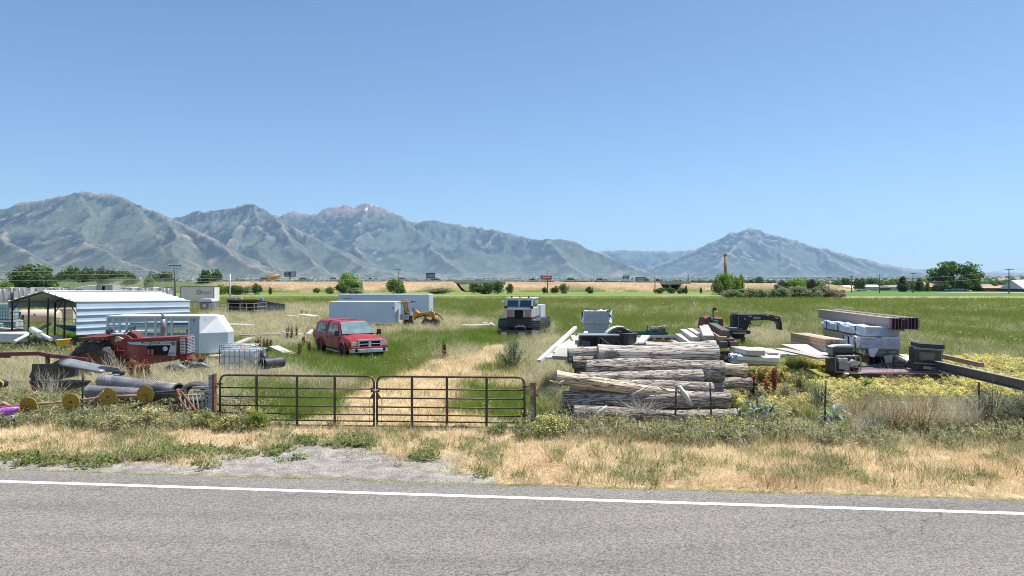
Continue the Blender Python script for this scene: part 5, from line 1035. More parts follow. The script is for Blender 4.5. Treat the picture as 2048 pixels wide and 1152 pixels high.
# red farm tractor
def tractor():
    d = 25.3; s = d/F; c = gd(205, d); red = mat('tractor_red', (.26, .034, .03), (.18, .025, .025), 2, .45, c3=(.36, .13, .11), s3=1.5, lo3=.5); wp = mat('decal_white', (.55, .62, .66), (.45, .5, .52), 4, .5)
    t = thing('farm_tractor', c, R(2), 'red farm tractor sunk in weeds with white side stripe and tall exhaust', 'tractor'); u = lambda x: (x-205)*s; z = lambda y: H-(y-HY)*s-c.z
    # local: x forward (picture right), y away; near side at y=-.35
    hd = MB().prism([(u(268), z(676)), (u(376), z(671)), (u(378), z(674)), (u(376), z(680)), (u(360), z(683)), (u(268), z(684))], 'y', -.38, .38).build('hood', red, t, .03)
    MB().bb(u(262), u(362), -.32, .32, z(716), z(682)).build('engine_cover', red, t)
    MB().bb(u(302), u(350), -.345, -.31, z(709), z(690)).build('engine_bay', dark, t)
    for x in (304, 311): MB().cyl((u(x)+.04, -.38, z(708)), (u(x)+.04, -.38, z(697)), .05, 10).build('filter', mat('filter_red', (.5, .12, .12)), t)
    MB().cyl((u(338), -.39, z(696)), (u(338), -.35, z(696)), .09, 12).build('pulley', galv, t); MB().prism([(u(303), z(712)), (u(350), z(710)), (u(352), z(720)), (u(300), z(728)), (u(262), z(728)), (u(262), z(716))], 'y', -.28, .28).build('crankcase', red, t)
    dc = MB().prism([(u(265), z(683)), (u(344), z(680.5)), (u(360), z(680.5)), (u(358), z(710)), (u(343), z(709)), (u(349), z(688.5)), (u(302), z(689)), (u(270), z(687))], 'y', -.40, -.345).build('side_stripe', wp, t)
    text('INTERNATIONAL', .17, black, dc, (u(327), -.405, z(684.6)), (math.pi/2, 0, 0)); text('656', .15, black, dc, (u(351), -.405, z(705)), (math.pi/2, 0, 0)); MB().torus((u(354.5), -.40, z(686)), .055, .014, 'y', 14, 6).build('emblem', black, dc)
    gl = MB().prism([(u(365), z(711)), (u(365), z(671)), (u(377), z(670.5)), (u(377), z(708))], 'y', -.36, .36).build('grille_frame', red, t, .02)
    MB().bb(u(377), u(377)+.02, -.30, .30, z(706), z(674)).build('grille_opening', dark, t); sl = MB()
    for k_ in range(11): sl.bb(u(377)+.01, u(377)+.05, -.31, .31, z(705-k_*3), z(705-k_*3)+.022)
    for y in (-.2, 0, .2): sl.bb(u(377)+.015, u(377)+.06, y-.01, y+.01, z(706), z(673))
    sl.build('grille_bars', galv, t); s2 = MB()
    for k_ in range(11): s2.bb(u(367), u(376), -.40, -.355, z(705-k_*3), z(705-k_*3)+.03)
    s2.build('side_louvres', galv, t)
    MB().prism([(u(363), z(712)), (u(379), z(711)), (u(379), z(718)), (u(366), z(722))], 'y', -.33, .33).build('front_bolster', red, t)
    # fuel tank, seat deck, fenders
    MB().prism([(u(187), z(670)), (u(253), z(668.5)), (u(262), z(669)), (u(275), z(678)), (u(275), z(712)), (u(247), z(716)), (u(236), z(700)), (u(228), z(678)), (u(187), z(676))], 'y', -.30, .30).build('transmission', red, t, .02)
    for y0, y1 in ((-.92, -.36), (.36, .92)):
        MB().prism([(u(186), z(671.5)), (u(232), z(669)), (u(240), z(669)), (u(236), z(673)), (u(222), z(675.5)), (u(187), z(676))], 'y', y0, y1).build('fender', red, t, .015)
    MB().prism([(u(241), z(682)), (u(243), z(672)), (u(248), z(672)), (u(256), z(676)), (u(252), z(680))], 'y', -.42, -.31).build('tool_box', mat('cream', (.55, .5, .32), (.4, .36, .25)), t)
    st = MB().bb(u(217), u(227), -.22, .22, z(668), z(665)); st.bb(u(217), u(220), -.22, .22, z(665), z(658)).build('seat', black, t, .03); MB().bb(u(228), u(252), -.3, .3, z(668), z(666.5)).build('platform', galv, t)
    MB().prism([(u(259), z(669)), (u(264), z(662)), (u(277), z(668)), (u(282), z(675)), (u(268), z(680))], 'y', -.25, .25).build('dashboard', mat('tractor_red_dark', (.14, .03, .03)), t)
    MB().tube([(u(266), 0, z(667)), (u(260), 0, z(661))], .025, 6).build('steering_column', black, t)
    sw = MB(); sw.torus((0, 0, 0), .21, .016, 'z', 26, 8)
    for k_ in range(3): a = k_*2.09; sw.cyl((0, 0, 0), (.21*math.cos(a), .21*math.sin(a), 0), .012, 5)
    so_ = sw.build('steering_wheel', black, t); so_.location = (u(259), 0, z(660)); so_.rotation_euler = (0, R(-38), 0)
    MB().cyl((u(264), .1, z(662)), (u(268), .1, z(653)), .015, 5).build('lever', black, t)
    ex = MB().cyl((u(324), 0, z(672)), (u(324), 0, z(664)), .05, 10); ex.cyl((u(324), 0, z(665)), (u(324), 0, z(638.5)), .085, 14); ex.cyl((u(324), 0, z(638.5)), (u(324), 0, z(628)), .05, 10); ex.tube([(u(324), 0, z(629)), (u(320), 0, z(627.3))], [.05, .04], 8)
    ex.build('exhaust', mat('exhaust_grey', (.26, .27, .29), (.2, .2, .21), 5, .5, .3), t)
    for y in (-.62, .62): tyre(.80, .44, t, (0, y, .80-.10), rust, 16, rimr=.60)
    for y in (-.42, .42): tyre(.40, .2, t, (u(362), y, .38-.08), rust, 8, rimr=.5)
    MB().cyl((0, -.6, .7), (0, .6, .7), .12, 10).build('rear_axle', red, t); MB().cyl((u(362), -.42, .3), (u(362), .42, .3), .06, 8).build('front_axle', red, t); MB().bb(u(247), u(262), -.5, -.3, z(700), z(698)).build('step', red, t)
    MB().beam((u(247), -.45, z(699)), (u(247), -.45, z(692)), .03, .03).build('step_rail', mat('filter_red', (.5, .12, .12)), t)
tractor()

# livestock trailer
def livestock():
    d = 32.; s = d/F; a = gd(214, d); W_ = (398-214)*s; z = lambda y: H-(y-HY)*s-a.z; bl = mat('faded_blue_steel', (.40, .53, .62), (.33, .45, .54), 1.0, .55, c3=(.42, .48, .49), s3=2); lt = mat('light_steel', (.58, .64, .66), (.5, .56, .6), 2, .5); wr = mat('white_rusty', (.76, .77, .77), (.66, .68, .69), 2, .45, c3=(.42, .20, .09), s3=2.2, lo3=.60, hi3=.70)
    t = thing('livestock_trailer', a, R(1), 'pale blue slatted livestock trailer with a white rusty nose behind the red tractor', 'trailer'); dp = 1.9; zt = z(634); zb = z(707)
    MB().bb(0, W_, 0.0, .04, zb, z(671)).build('lower_side', bl, t); MB().bb(W_*.30, W_*.93, -.01, .0-.003, z(671), z(666)).build('lower_rail', mat('turquoise', (.12, .35, .38)), t)
    for i in range(3): MB().bb(.05, W_*.95, .0, .035, z(659.5-i*3.4), z(656.6-i*3.4)).build('slat', bl, t)
    MB().bb(0, W_, 0, .045, z(642), z(636)).build('upper_side', bl, t); MB().bb(0, W_*.98, -.02, .06, z(636), zt).build('top_rail', lt, t)
    MB().bb(0, W_, dp-.04, dp, zb, z(671)).build('far_side', bl, t)
    for i in range(3): MB().bb(.05, W_*.95, dp-.035, dp, z(659.5-i*3.4), z(656.6-i*3.4)).build('slat', bl, t)
    MB().bb(0, W_, dp-.04, dp, z(642), z(636)).build('far_upper_side', bl, t)
    for px in (216, 228, 240, 254, 292, 311, 332, 343, 378): MB().bb((px-214)*s-.05, (px-214)*s+.05, -.05, -.004, zb, z(636.5)).build('post', lt, t)
    MB().bb(W_*.90, W_+.0, -.03, .0, zb, z(640)).build('front_side_panel', bl, t); MB().bb(-.05, W_+.02, -.05, dp+.05, zt, zt+.05).build('roof', white, t)
    MB().bb(0, W_, 0, dp, zb-.05, zb).build('floor', black, t); MB().bb((386-214)*s, (388.5-214)*s, -.045, -.03, z(643), z(639)).build('marker_light', mat('tail_red', (.4, .02, .02)), t)
    # wedge nose: outline narrows forward, upper half slants back
    N0 = [(W_, -.02), (W_+1.05, dp*.35), (W_+1.05, dp*.75), (W_, dp)]; zm = z(667)
    V = [(x, y, zb) for x, y in N0]+[(x, y, zm) for x, y in N0]; nb = MB().add(V, [(0, 1, 5, 4), (1, 2, 6, 5), (2, 3, 7, 6), (0, 3, 2, 1), (4, 5, 6, 7)]).build('nose', mat('nose_grey', (.40, .49, .54), (.36, .45, .5), 2, .45), t)
    V = [(x, y, zm+.004) for x, y in N0]+[(W_-.05, -.02, zt+.05), (W_+.55, dp*.35, zt-.0), (W_+.55, dp*.75, zt), (W_-.05, dp, zt+.05)]
    MB().add(V, [(0, 1, 5, 4), (1, 2, 6, 5), (2, 3, 7, 6), (4, 5, 6, 7)]).build('nose_slope', wr, t)
    for x in (W_*.45, W_*.62): tyre(.36, .2, t, (x, -.02, .3), white, 0)
    MB().beam((W_+1, dp*.5, .45), (W_+2.0, dp*.5, .4), .1, .1).build('drawbar', rust, t)
livestock()

# carport
def carport():
    p = Vector((-24.2, 37.9, float(gz(-24.2, 37.9))-.05)); u = Vector((.284, .959, 0)).normalized(); t = thing('carport', p, math.atan2(u.y, u.x)-math.pi/2, 'metal carport with a ribbed white roof and blue grey side sheets', 'carport')
    # local: y along the length, x negative towards the left post row
    t.rotation_euler = Euler((R(-1.0), 0, math.atan2(u.y, u.x)-math.pi/2)); L_ = 8.3; w_ = 4.9; he = 2.83; hr = 3.42; sheet = mat('carport_sheet', (.46, .57, .70), (.40, .51, .63), .6, .5); inner = mat('carport_roof', (.78, .79, .79), (.70, .71, .71), .8, .4)
    # roof as ribbed sheets running along the length
    for sd in (0, 1):
        for i in range(5):
            f0, f1 = i/5, (i+1)/5
            if sd == 0: a = Vector((0+.08, 0, he-.02)).lerp(Vector((-w_/2, 0, hr)), f0); b = Vector((.08, 0, he-.02)).lerp(Vector((-w_/2, 0, hr)), f1)
            else: a = Vector((-w_-.08, 0, he-.02)).lerp(Vector((-w_/2, 0, hr)), f0); b = Vector((-w_-.08, 0, he-.02)).lerp(Vector((-w_/2, 0, hr)), f1)
            mb = MB(); a0 = a+Vector((0, -.12, 0)); b0 = b+Vector((0, -.12, 0)); e = Vector((0, L_+.24, 0)); up = Vector((0, 0, .025)); mb.add([a0, b0, b0+e, a0+e, a0-up, b0-up, b0+e-up, a0+e-up], [(0, 1, 2, 3), (7, 6, 5, 4), (0, 4, 5, 1), (2, 6, 7, 3)])
            ro = mb.build('roof_sheet', inner, t); rb = MB(); rb.beam(a0+up*1.2, a0+e+up*1.2, .09, .06); rb.build('rib', inner, ro)
    MB().beam((-w_/2, -.14, hr+.03), (-w_/2, L_+.14, hr+.03), .3, .05).build('ridge_cap', inner, t)
    for x, n in ((.08, 5), (-w_-.08, 1)):
        for i in range(n):
            z1 = he-.03-i*.36; so_ = MB().bb(x-.012, x+.012, 0-.1, L_+.1, z1-.345, z1).build('side_sheet', sheet, t); MB().beam((x+.03*(1 if x > 0 else -1), -.1, z1-.35), (x+.03*(1 if x > 0 else -1), L_+.1, z1-.35), .07, .05).build('rib', inner, so_)
    MB().bb(-w_, 0, L_+.0, L_+.02, he-.42, he-.05).build('end_sheet', mat('carport_dark', (.14, .17, .17), (.11, .135, .135), 1, .6), t)
    pm_ = mat('dark_post', (.035, .033, .03), (.06, .05, .045), 5, .6)
    for j in range(4):
        y = j*L_/3
        for x in ((0, -w_) if j else (-w_+.12,)): MB().bb(x-.035, x+.035, y-.035, y+.035, -.1, he-.05).build('post', pm_, t)
        rf = MB(); rf.beam((0, y, he-.06), (-w_/2, y, hr-.08), .06, .06); rf.beam((-w_, y, he-.06), (-w_/2, y, hr-.08), .06, .06); rf.beam((0, y, he-.75), (-.65, y, he+.07), .04, .04); rf.beam((-w_, y, he-.75), (-w_+.65, y, he+.07), .04, .04); rf.build('rafter', pm_, t)
    for x in (-w_*.18, -w_*.43, -w_*.72): MB().bb(x-.035, x+.035, -.035, .035, -.1, he+.18).build('post', pm_, t)
    hb_ = MB().beam((0, -.02, he-.03), (-w_, -.02, he-.03), .05, .05); hb_.build('header_beam', pm_, t); MB().beam((.05, .6, .9), (-.0, .05, .35), .04, .04).beam((.12, 2.4, 1.25), (.04, 0, .5), .03, .03).build('brace', pm_, t)
carport()

# containers and trailers in a row at the back
tg = mat('trailer_taupe', (.64, .59, .57), (.56, .52, .51), .7, .55, c3=(.68, .62, .60), s3=.4)
def semi(px, d, ytop, label, hd=2.4, wd=2.3, L_=12, rz=R(39), warn=True):
    a = gd(px, d, -.9); t = thing('semi_trailer', a, rz, label, 'semi trailer'); ht = H-(ytop-HY)/F*d-a.z
    MB().bb(.03, wd-.03, .06, L_, ht-hd, ht-.04).build('box_body', white, t); MB().bb(0, wd, 0, .1, ht-hd-.1, ht).build('rear_frame', black, t)
    for k_ in (0, 1):
        dr = MB().bb(.06+k_*(wd/2-.04), wd/2-.02+k_*(wd/2-.04), -.03, -.003, ht-hd, ht-.08).build('rear_door', tg, t)
        for zz in (.25, hd-.35): MB().bb(.12+k_*(wd-.42), .30+k_*(wd-.42), -.06, -.031, ht-hd+zz, ht-hd+zz+.12).build('hinge', black, dr)
        MB().cyl((wd*.36+k_*wd*.26, -.06, ht-hd+.05), (wd*.36+k_*wd*.26, -.06, ht-.15), .025, 6).build('lock_rod', galv, dr)
    for q_ in (.6, 1.4):
        for x in (.25, wd-.25): tyre(.5, .3, t, (x, 1+q_, .5), white, 0)
    MB().bb(.3, wd-.3, .3, L_-1, ht-hd-.35, ht-hd-.1).build('chassis', black, t)
    return t
for i, (px, y, lb) in enumerate([(-12, 576, 'taupe doored semi trailer at the left border with an orange placard'), (27, 575, 'taller semi trailer with taupe rear doors, second from the left border'), (70, 575.5, 'semi trailer with taupe doors above the carport ridge, third from the left'), (107, 575, 'semi trailer with taupe doors just left of the white truck roof'), (232, 576, 'semi trailer partly hidden, right of the white truck roof'), (276, 575, 'long semi trailer door end above the carport roof'), (318, 575, 'semi trailer with taupe doors next to the lettered container')]):
    semi(px, 114, y, lb)
pl = thing('placard', gd(-3, 112.6, 0), R(39), 'small orange diamond placard on the leftmost trailer door', 'sign') if False else None
MB_r = MB()
def lettered():
    d = 112; a = gd(361, d, -.2); t = thing('lettered_container', a, R(3), 'pale semi trailer side with dark lettering and a green ring mark', 'semi trailer'); s = d/F; W_ = 65*s; ht = H-(574-HY)*s-a.z; hb_ = H-(603-HY)*s-a.z
    MB().bb(0, W_, .02, 2.5, hb_, ht).build('box_body', white, t)
    for i in range(5): MB().bb(i*W_/5+.01, (i+1)*W_/5-.01, -.01, .015, hb_+.05, ht-.08).build('side_panel', mat('panel_cream', (.70, .68, .64), (.62, .60, .57), .8, .6), t)
    MB().bb(-.03, W_+.03, -.03, 2.5, ht, ht+.09).build('top_rail', black, t); MB().bb(-.09, 0, -.03, .1, hb_, ht).build('corner_post', black, t); MB().bb(W_, W_+.07, -.03, .1, hb_, ht).build('corner_post', black, t)
    gt_ = mat('decal_text', (.12, .16, .11), (.1, .13, .1)); text('CERTARUS', .36, gt_, t, (W_*.77, -.02, ht-.83), (math.pi/2, 0, 0)); MB().bb(W_*.65, W_*.9, -.025, -.012, ht-1.12, ht-1.06).build('lettering', gt_, t)
    rg = MB().torus((W_*.56, -.02, ht-.85), .34, .055, 'y', 24, 6); rg.build('ring_mark', mat('logo_green', (.06, .22, .08)), t); MB().prism([(W_*.56-.12, ht-1.0), (W_*.56+.02, ht-.98), (W_*.56+.12, ht-.68), (W_*.56-.02, ht-.72)], 'y', -.03, -.012).build('leaf_mark', mat('logo_leaf', (.25, .45, .08)), t)
    MB().bb(.3, W_-.3, .2, 2.3, hb_-.5, hb_-.02).build('chassis', tg, t)
    for x in (W_*.15, W_*.3, W_*.85): tyre(.5, .3, t, (x, .3, .3), rust, 0)
lettered()
def white_truck():
    d = 98; s = d/F; a = gd(141, d, -.8); t = thing('semi_truck', a, R(4), 'white lorry roof with fairings showing above the carport', 'truck'); z = lambda y: H-(y-HY)*s-a.z; W_ = 81*s
    MB().prism([(0, z(584)), (.6, z(577)), (1.6, z(572.5)), (2.6, z(570.8)), (3.55, z(570.3)), (3.55, 1.0), (-.9, 1.0), (-.9, 1.6)], 'y', 0, 2.3).build('cab', white, t, .06)
    MB().prism([(.55, z(580.5)), (.75, z(578.6)), (1.65, z(578.6)), (1.5, z(580.8))], 'y', -.03, -.004).build('window', glass, t)
    MB().bb(3.6, 4.3, -.02, 2.3, 1, z(570)).build('side_fairing', mat('fairing_grey', (.38, .39, .43), (.3, .31, .35)), t); MB().bb(4.3, 4.75, .1, 2.2, 1.2, z(571)).build('cab_rear', dark, t); MB().bb(4.75, W_, 0, 2.3, 1.2, z(570)).build('sleeper_panel', mat('lilac_grey', (.42, .42, .46), (.36, .36, .4)), t)
    for x in (.6, 3.6, 4.9): tyre(.52, .3, t, (x, 0, .5), alu, 0)
    MB().bb(-.8, 5, .2, 2.1, .5, 1.0).build('chassis', black, t)
white_truck()

# beige propane tank, parked cars, low building under and behind the carport
def tank():
    d = 60; s = d/F; c = gd(78, d); t = thing('storage_tank', c, R(8), 'beige horizontal tank with a red mark behind the carport posts', 'tank'); cr = mat('tank_beige', (.62, .50, .36), (.55, .44, .31), .7, .5); z = lambda y: H-(y-HY)*s-c.z
    r = (z(619)-z(648))/2; zc = z(633.5); MB().tube([(-1.75, 0, zc), (-1.6, 0, zc), (-1.4, 0, zc), (1.5, 0, zc), (1.6, 0, zc), (1.7, 0, zc)], [r*.75, r*.93, r, r, r*.9, r*.6], 26).build('shell', cr, t)
    for x in (-.9, 1.0): MB().bb(x-.12, x+.12, -.4, .4, 0, zc-r*.8).build('saddle', rust, t)
    MB().prism([(-.15, zc+.15), (-.02, zc+.35), (.08, zc+.12)], 'y', -r-.02, -r+.02).build('mark', mat('mark_red', (.6, .06, .08)), t)
    b = gd(124, 62); t2 = thing('cabin', b, R(6), 'low beige clapboard hut behind the carport', 'hut'); z2 = lambda y: H-(y-HY)*62/F-b.z; w2 = 1.9
    MB().bb(-w2/2, w2/2, .02, 2, 0, z2(617)).build('wall', cr, t2)
    for k_ in range(7): MB().bb(-w2/2, w2/2, -.01+.006*(k_ % 2), .018, .05+k_*.2, .23+k_*.2).build('board', mat('clapboard', (.70, .60, .42), (.6, .5, .35), 2), t2)
tank()
for px, d, lb, col, pk in [(120, 74, 'white pickup parked behind the carport', cm('white', (.75, .75, .75)), True), (145, 72, 'white car with a red stripe parked behind the carport', cm('pearl', (.8, .8, .82)), False)]: car(gd(px, d), R(160), 4.8, 1.9, 1.7, col, lb, pk)
# tote tanks
def tote(loc, rz, label, sc=(1.2, 1.0, 1.12), wrap=False, pm_=white, group=None):
    t = thing('tote_tank', loc, rz, label, 'tote tank', group); w_, dp, h_ = sc; b = MB().box((0, 0, .14+(h_-.14)/2), (w_-.06, dp-.06, h_-.16)).build('bottle', pm_, t, .05)
    MB().box((0, 0, .06), (w_, dp, .12)).build('pallet', galv, t); cg = MB()
    for z in (.16, .4, .64, .88, h_):
        for s in (-1, 1): cg.beam((-w_/2, s*dp/2, z), (w_/2, s*dp/2, z), .018, .018); cg.beam((s*w_/2, -dp/2, z), (s*w_/2, dp/2, z), .018, .018)
    for i in range(8):
        x = -w_/2+i*w_/7
        for s in (-1, 1): cg.beam((x, s*dp/2, .1), (x, s*dp/2, h_), .018, .018)
        y = -dp/2+i*dp/7
        for s in (-1, 1): cg.beam((s*w_/2, y, .1), (s*w_/2, y, h_), .018, .018)
    cg.build('cage', mat('cage_steel', (.22, .23, .24), (.3, .31, .32), 5, .45, .4), t); MB().cyl((0, 0, h_-.02), (0, 0, h_+.03), .12, 14).build('lid', mat('orange_lid', (.7, .2, .1)), t)
    for y in (-.3, .3): MB().bb(-w_/2, w_/2, y-.03, y+.03, h_, h_+.03).build('top_bar', galv, t)
    if wrap: MB().bb(w_*.16, w_*.46, -dp/2-.03, -dp/2-.012, .25, .80).build('foil_sheet', mat('foil', (.6, .64, .66), (.3, .34, .36), 6, .25, .7, bump=.8), t)
tote(gd(477, 25.6)+Vector((0, .5, 0)), R(-4), 'white caged tote tank with a foil patch left of the gate', (1.38, 1.1, 1.14), True, mat('tote_plastic', (.80, .82, .82), (.72, .75, .76), 1, .4, transl=.3))
tote(gd(473, 28)+Vector((0, .4, 0)), R(-6), 'second caged tote tank standing right behind the foil patched one', (1.25, 1.0, 1.16))
for i, (px, lb, m_) in enumerate([(-4, 'caged tote tank with a turquoise lower half at the left border', mat('turquoise_white', (.5, .72, .68), (.65, .75, .74), .8, .4)), (10, 'upper turquoise tinted caged tote left of the carport', mat('turquoise_white', (.5, .72, .68)))]):
    tote(gd(px, 45+i*.2)+Vector((0, i*.1, 1.28 if i else 0)), R(5), lb, (1.15, 1.0, 1.2), pm_=m_)
tote(gd(22, 47), R(8), 'white caged tote with a blue base left of the carport', (1.15, 1.0, 1.25), pm_=white)
def panel_fence(pts, label, n=5, h_=1.5, m=None, name='corral_panel'):
    m = m or mat('panel_steel', (.25, .24, .22), (.33, .3, .28), 4, .6)
    t = thing(name, pts[0], 0, label, 'corral panel'); o = Vector(pts[0])
    for i in range(len(pts)-1):
        a, b = Vector(pts[i])-o, Vector(pts[i+1])-o
        for k_ in range(n): MB().beam(a+Vector((0, 0, .25+k_*(h_-.25)/(n-1))), b+Vector((0, 0, .25+k_*(h_-.25)/(n-1))), .035, .05).build('rail', m, t)
    for p in pts: p = Vector(p)-o; MB().beam(p, p+Vector((0, 0, h_+.08)), .06, .06).build('post', m, t)
def ppts(lst): return [gd(px, d) for px, d in lst]
panel_fence(ppts([(427, 82), (442, 80), (455, 79)]), 'rail fence between the grey cabin and the dark shelter', 4, 1.4)
panel_fence(ppts([(457, 76.5), (480, 75.5), (493, 75), (508, 75.5), (532, 78)]), 'weathered rail corral in front of the dark shelter', 4, 1.5, woodgrey)
panel_fence(ppts([(372, 84), (385, 83), (398, 82.5)]), 'short rail fence left of the grey cabin', 4, 1.4)
panel_fence(ppts([(95, 56), (118, 55), (152, 54)]), 'low pipe rail seen under the carport', 2, .9)
# dark corrugated shelter
def shelter():
    d = 80; s = d/F; a = gd(455, d); t = thing('loafing_shed', a, R(0), 'dark corrugated shelter open to the front behind the corral', 'shed'); dk = mat('dark_corrugated', (.055, .06, .065), (.085, .09, .095), 2, .55); W_ = 60*s; z = lambda y: H-(y-HY)*s-a.z; h1 = z(599); dp = 4.0; sx = .55
    for i in range(12): MB().box((W_+.07+i*.16, .1+i*(dp/12), (h1-i*.05)/2), (.30, .05, h1-i*.05-.06), R(66)).build('side_sheet', dk, t)
    for i in range(14): MB().bb(i*W_/14+.01, (i+1)*W_/14-.01, dp, dp+.05+.03*(i % 2), 0, h1-.25).build('back_sheet', dk, t)
    MB().bb(-.08, .0, 0, dp, 0, h1-.08).build('left_wall', dk, t)
    V = [(-.15, -.2, h1-.02), (W_+.1, -.2, h1-.02), (W_+2.1, dp+.1, h1-.75), (-.1, dp+.1, h1-.75)]; MB().add(V+[(x, y, z_+.06) for x, y, z_ in V], [(0, 3, 2, 1), (4, 5, 6, 7), (0, 1, 5, 4), (1, 2, 6, 5), (2, 3, 7, 6), (3, 0, 4, 7)]).build('roof', mat('shed_roof', (.32, .33, .34), (.24, .25, .26), 1, .5), t)
    for x in (0, W_*.5, W_): MB().bb(x-.06, x+.06, -.06, .06, 0, h1-.04).build('post', pole_m, t)
shelter()
def small_far():
    d = 84; a = gd(399, d); s = d/F; t = thing('portable_cabin', a, R(4), 'small grey portable cabin with a white roof and an orange notice', 'cabin'); h_ = H-(603-HY)*s-a.z; W_ = 25*s; gw = mat('cabin_grey', (.20, .235, .29), (.17, .2, .25), 1, .6)
    MB().bb(0, W_, 0, 1.4, .05, h_).build('wall', gw, t); MB().prism([(-.06, h_), (W_+.06, h_), (W_*.9, h_+.32), (W_*.1, h_+.32)], 'y', -.06, 1.5).build('roof', white, t, .02); MB().bb(W_*.25, W_*.5, -.03, -.005, h_*.5, h_*.78).build('notice', mat('notice', (.8, .35, .2), (.8, .7, .65), 9), t); MB().bb(W_*.72, W_*.94, -.03, -.005, h_*.35, h_*.85).build('door', mat('cabin_door', (.5, .56, .62)), t)
    a = gd(463, 112); t = thing('electrical_box', a, 0, 'grey boxes on a frame at the foot of the light pole', 'utility box'); MB().bb(-.6, .6, 0, .5, .4, 1.3).build('box', mat('box_grey', (.36, .38, .42), (.28, .3, .34)), t); MB().prism([(.7, 1.3), (1.5, 1.3), (1.9, .6), (1.5, .5)], 'y', 0, .6).build('side_box', mat('box_grey', (.36, .38, .42)), t); MB().bb(-.5, .5, .1, .4, 0, .4).build('stand', galv, t)
    a = gd(518, 96); t = thing('playset', a, R(10), 'bright blue slide piece sticking up behind the shelter', 'slide'); MB().prism([(-.9, 0), (.6, 0), (.6, 1.55), (.25, 1.75), (-.2, 1.2)], 'y', -.3, .3).build('slide', mat('slide_blue', (.05, .30, .65), (.04, .25, .6)), t); MB().bb(.6, 1.5, -.3, .3, 0, 1.1).build('platform', white, t)
small_far()

# boards and sheets lying about in the left middle ground
def board(a, b, w_, h_, m, label, name='board', cat='board', group=None):
    a = Vector(a); b = Vector(b); mid = (a+b)/2; o = MB().beam(a-mid, b-mid, w_, h_).build(name, m); o.location = mid
    return tag(o, label, cat, group)
def up(v, z): return v+Vector((0, 0, z))
for (p0, d0, z0), (p1, d1, z1), w_, h_, m, lb in [((437, 33.5, .45), (502, 37, .85), .35, .08, woodgrey, 'long weathered board propped behind the tote tanks'), ((437, 32, .35), (505, 35.5, .35), 1.0, .06, mat('pale_ply', (.75, .66, .55), (.62, .54, .44), 2), 'broad pale plywood sheet behind the tote tanks'), ((462, 31, .5), (507, 34, .6), .16, .12, woodgrey, 'grey beam lying on the pale plywood'),
    ((456, 57, .35), (502, 56, .3), .9, .05, white, 'thin white sheet lying before the corral'), ((480, 45.5, .35), (562, 46, .35), .3, .10, woodgrey, 'long low grey board across the straw grass'), ((530, 46, .3), (572, 46.5, .28), .5, .1, alu, 'silvery strip lying in the straw grass'), ((564, 47, .4), (603, 46, .35), .2, .12, white, 'long white plank in the straw grass'), ((548, 36.5, .4), (576, 35, .2), .5, .1, white, 'short white board in the green grass left of the pickup'), ((573, 35.5, .2), (612, 34, .1), .4, .1, woodtan, 'tan broken board left of the pickup'),
    ((616, 44, .5), (625, 45, .7), .2, .12, white, 'small white fragment behind the pickup tail'), ((573, 72, .3), (600, 71, .3), .8, .1, woodpale, 'pale slab half buried in straw grass'), ((605, 72, .5), (632, 70, .4), .9, .12, woodpale, 'pale rounded sheet near the box trailer')]:
    board(gd(p0, d0, z0), gd(p1, d1, z1), w_, h_, m, lb)
# white pipes and boat under the carport
def tube_obj(pts, r, m, label, cat='pipe', name='pipe', n=12, group=None, smooth=True, wob=0):
    pts = [Vector(p) for p in pts]; c = sum(pts, Vector())/len(pts); o = MB().tube([p-c for p in pts], r, n, wob=wob).build(name, m); o.location = c; return tag(o, label, cat, group)
tube_obj([P(28, 684, 36), P(66, 664, 38), P(100, 648, 40)], .09, white, 'long white pipe slanting up under the carport')
tube_obj([P(64, 659, 38), P(82, 669, 36.5)], .17, white, 'thick short white pipe under the carport', 'pipe'); tube_obj([P(83, 669, 36.4), P(102, 679, 35.5)], .10, white, 'narrower end of the white pipes pointing down right')
for i, (y, lb) in enumerate([(669, 'top'), (675, 'middle'), (681, 'bottom')]): tube_obj([P(-30, y, 37), P(55, y-1, 37.5)], .13, white, '%s white pipe of the stack at the left border' % lb, group='white pipes stacked at the left border')
for i, (y, p1) in enumerate([(657, 40), (661, 60), (664, 50)]): board(P(-20, y-2, 41), P(p1, y+2, 40), .4, .06, [woodgrey, woodtan, white][i], ['grey plank above the white pipes', 'tan plank above the white pipes', 'thin white strip above the white pipes'][i], 'board')
for i, (x0, y0, x1, y1) in enumerate([(28, 655, 36, 625), (33, 656, 40, 624), (43, 655, 46, 630)]): board(P(x0, y0, 48), P(x1, y1, 48), .12, .1, black, ['first dark bar leaning on the beige tank from the left', 'middle dark bar leaning on the beige tank', 'right dark bar leaning on the beige tank'][i], 'bar', 'bar')
def canoe():
    t = thing('boat', P(175, 660, 41), R(24), 'blue canoe hull lying beyond the carport side', 'boat'); bm_ = mat('boat_blue', (.04, .14, .42), (.06, .22, .55), 2, .35, c3=(.3, .5, .7), s3=3); V = []; Fc = []; n = 9
    for i in range(n):
        x = -1.6+3.2*i/(n-1); w_ = .42*(1-abs(x/1.7)**2.2)+.02; zt = .22+.16*abs(x/1.6)**2
        for a in range(7): b = math.pi*a/6; V.append((x, w_*math.cos(b), zt-.38*math.sin(b)*(1-abs(x/1.9)**2)))
    for i in range(n-1):
        for a in range(6): Fc.append((i*7+a, i*7+a+1, (i+1)*7+a+1, (i+1)*7+a))
    o = MB().add(V, Fc, True).build('hull', bm_, t); o.modifiers.new('thick', 'SOLIDIFY').thickness = .02
    for x in (-.6, .6): MB().bb(x-.1, x+.1, -.36, .36, .18, .21).build('seat', white, t)
canoe()
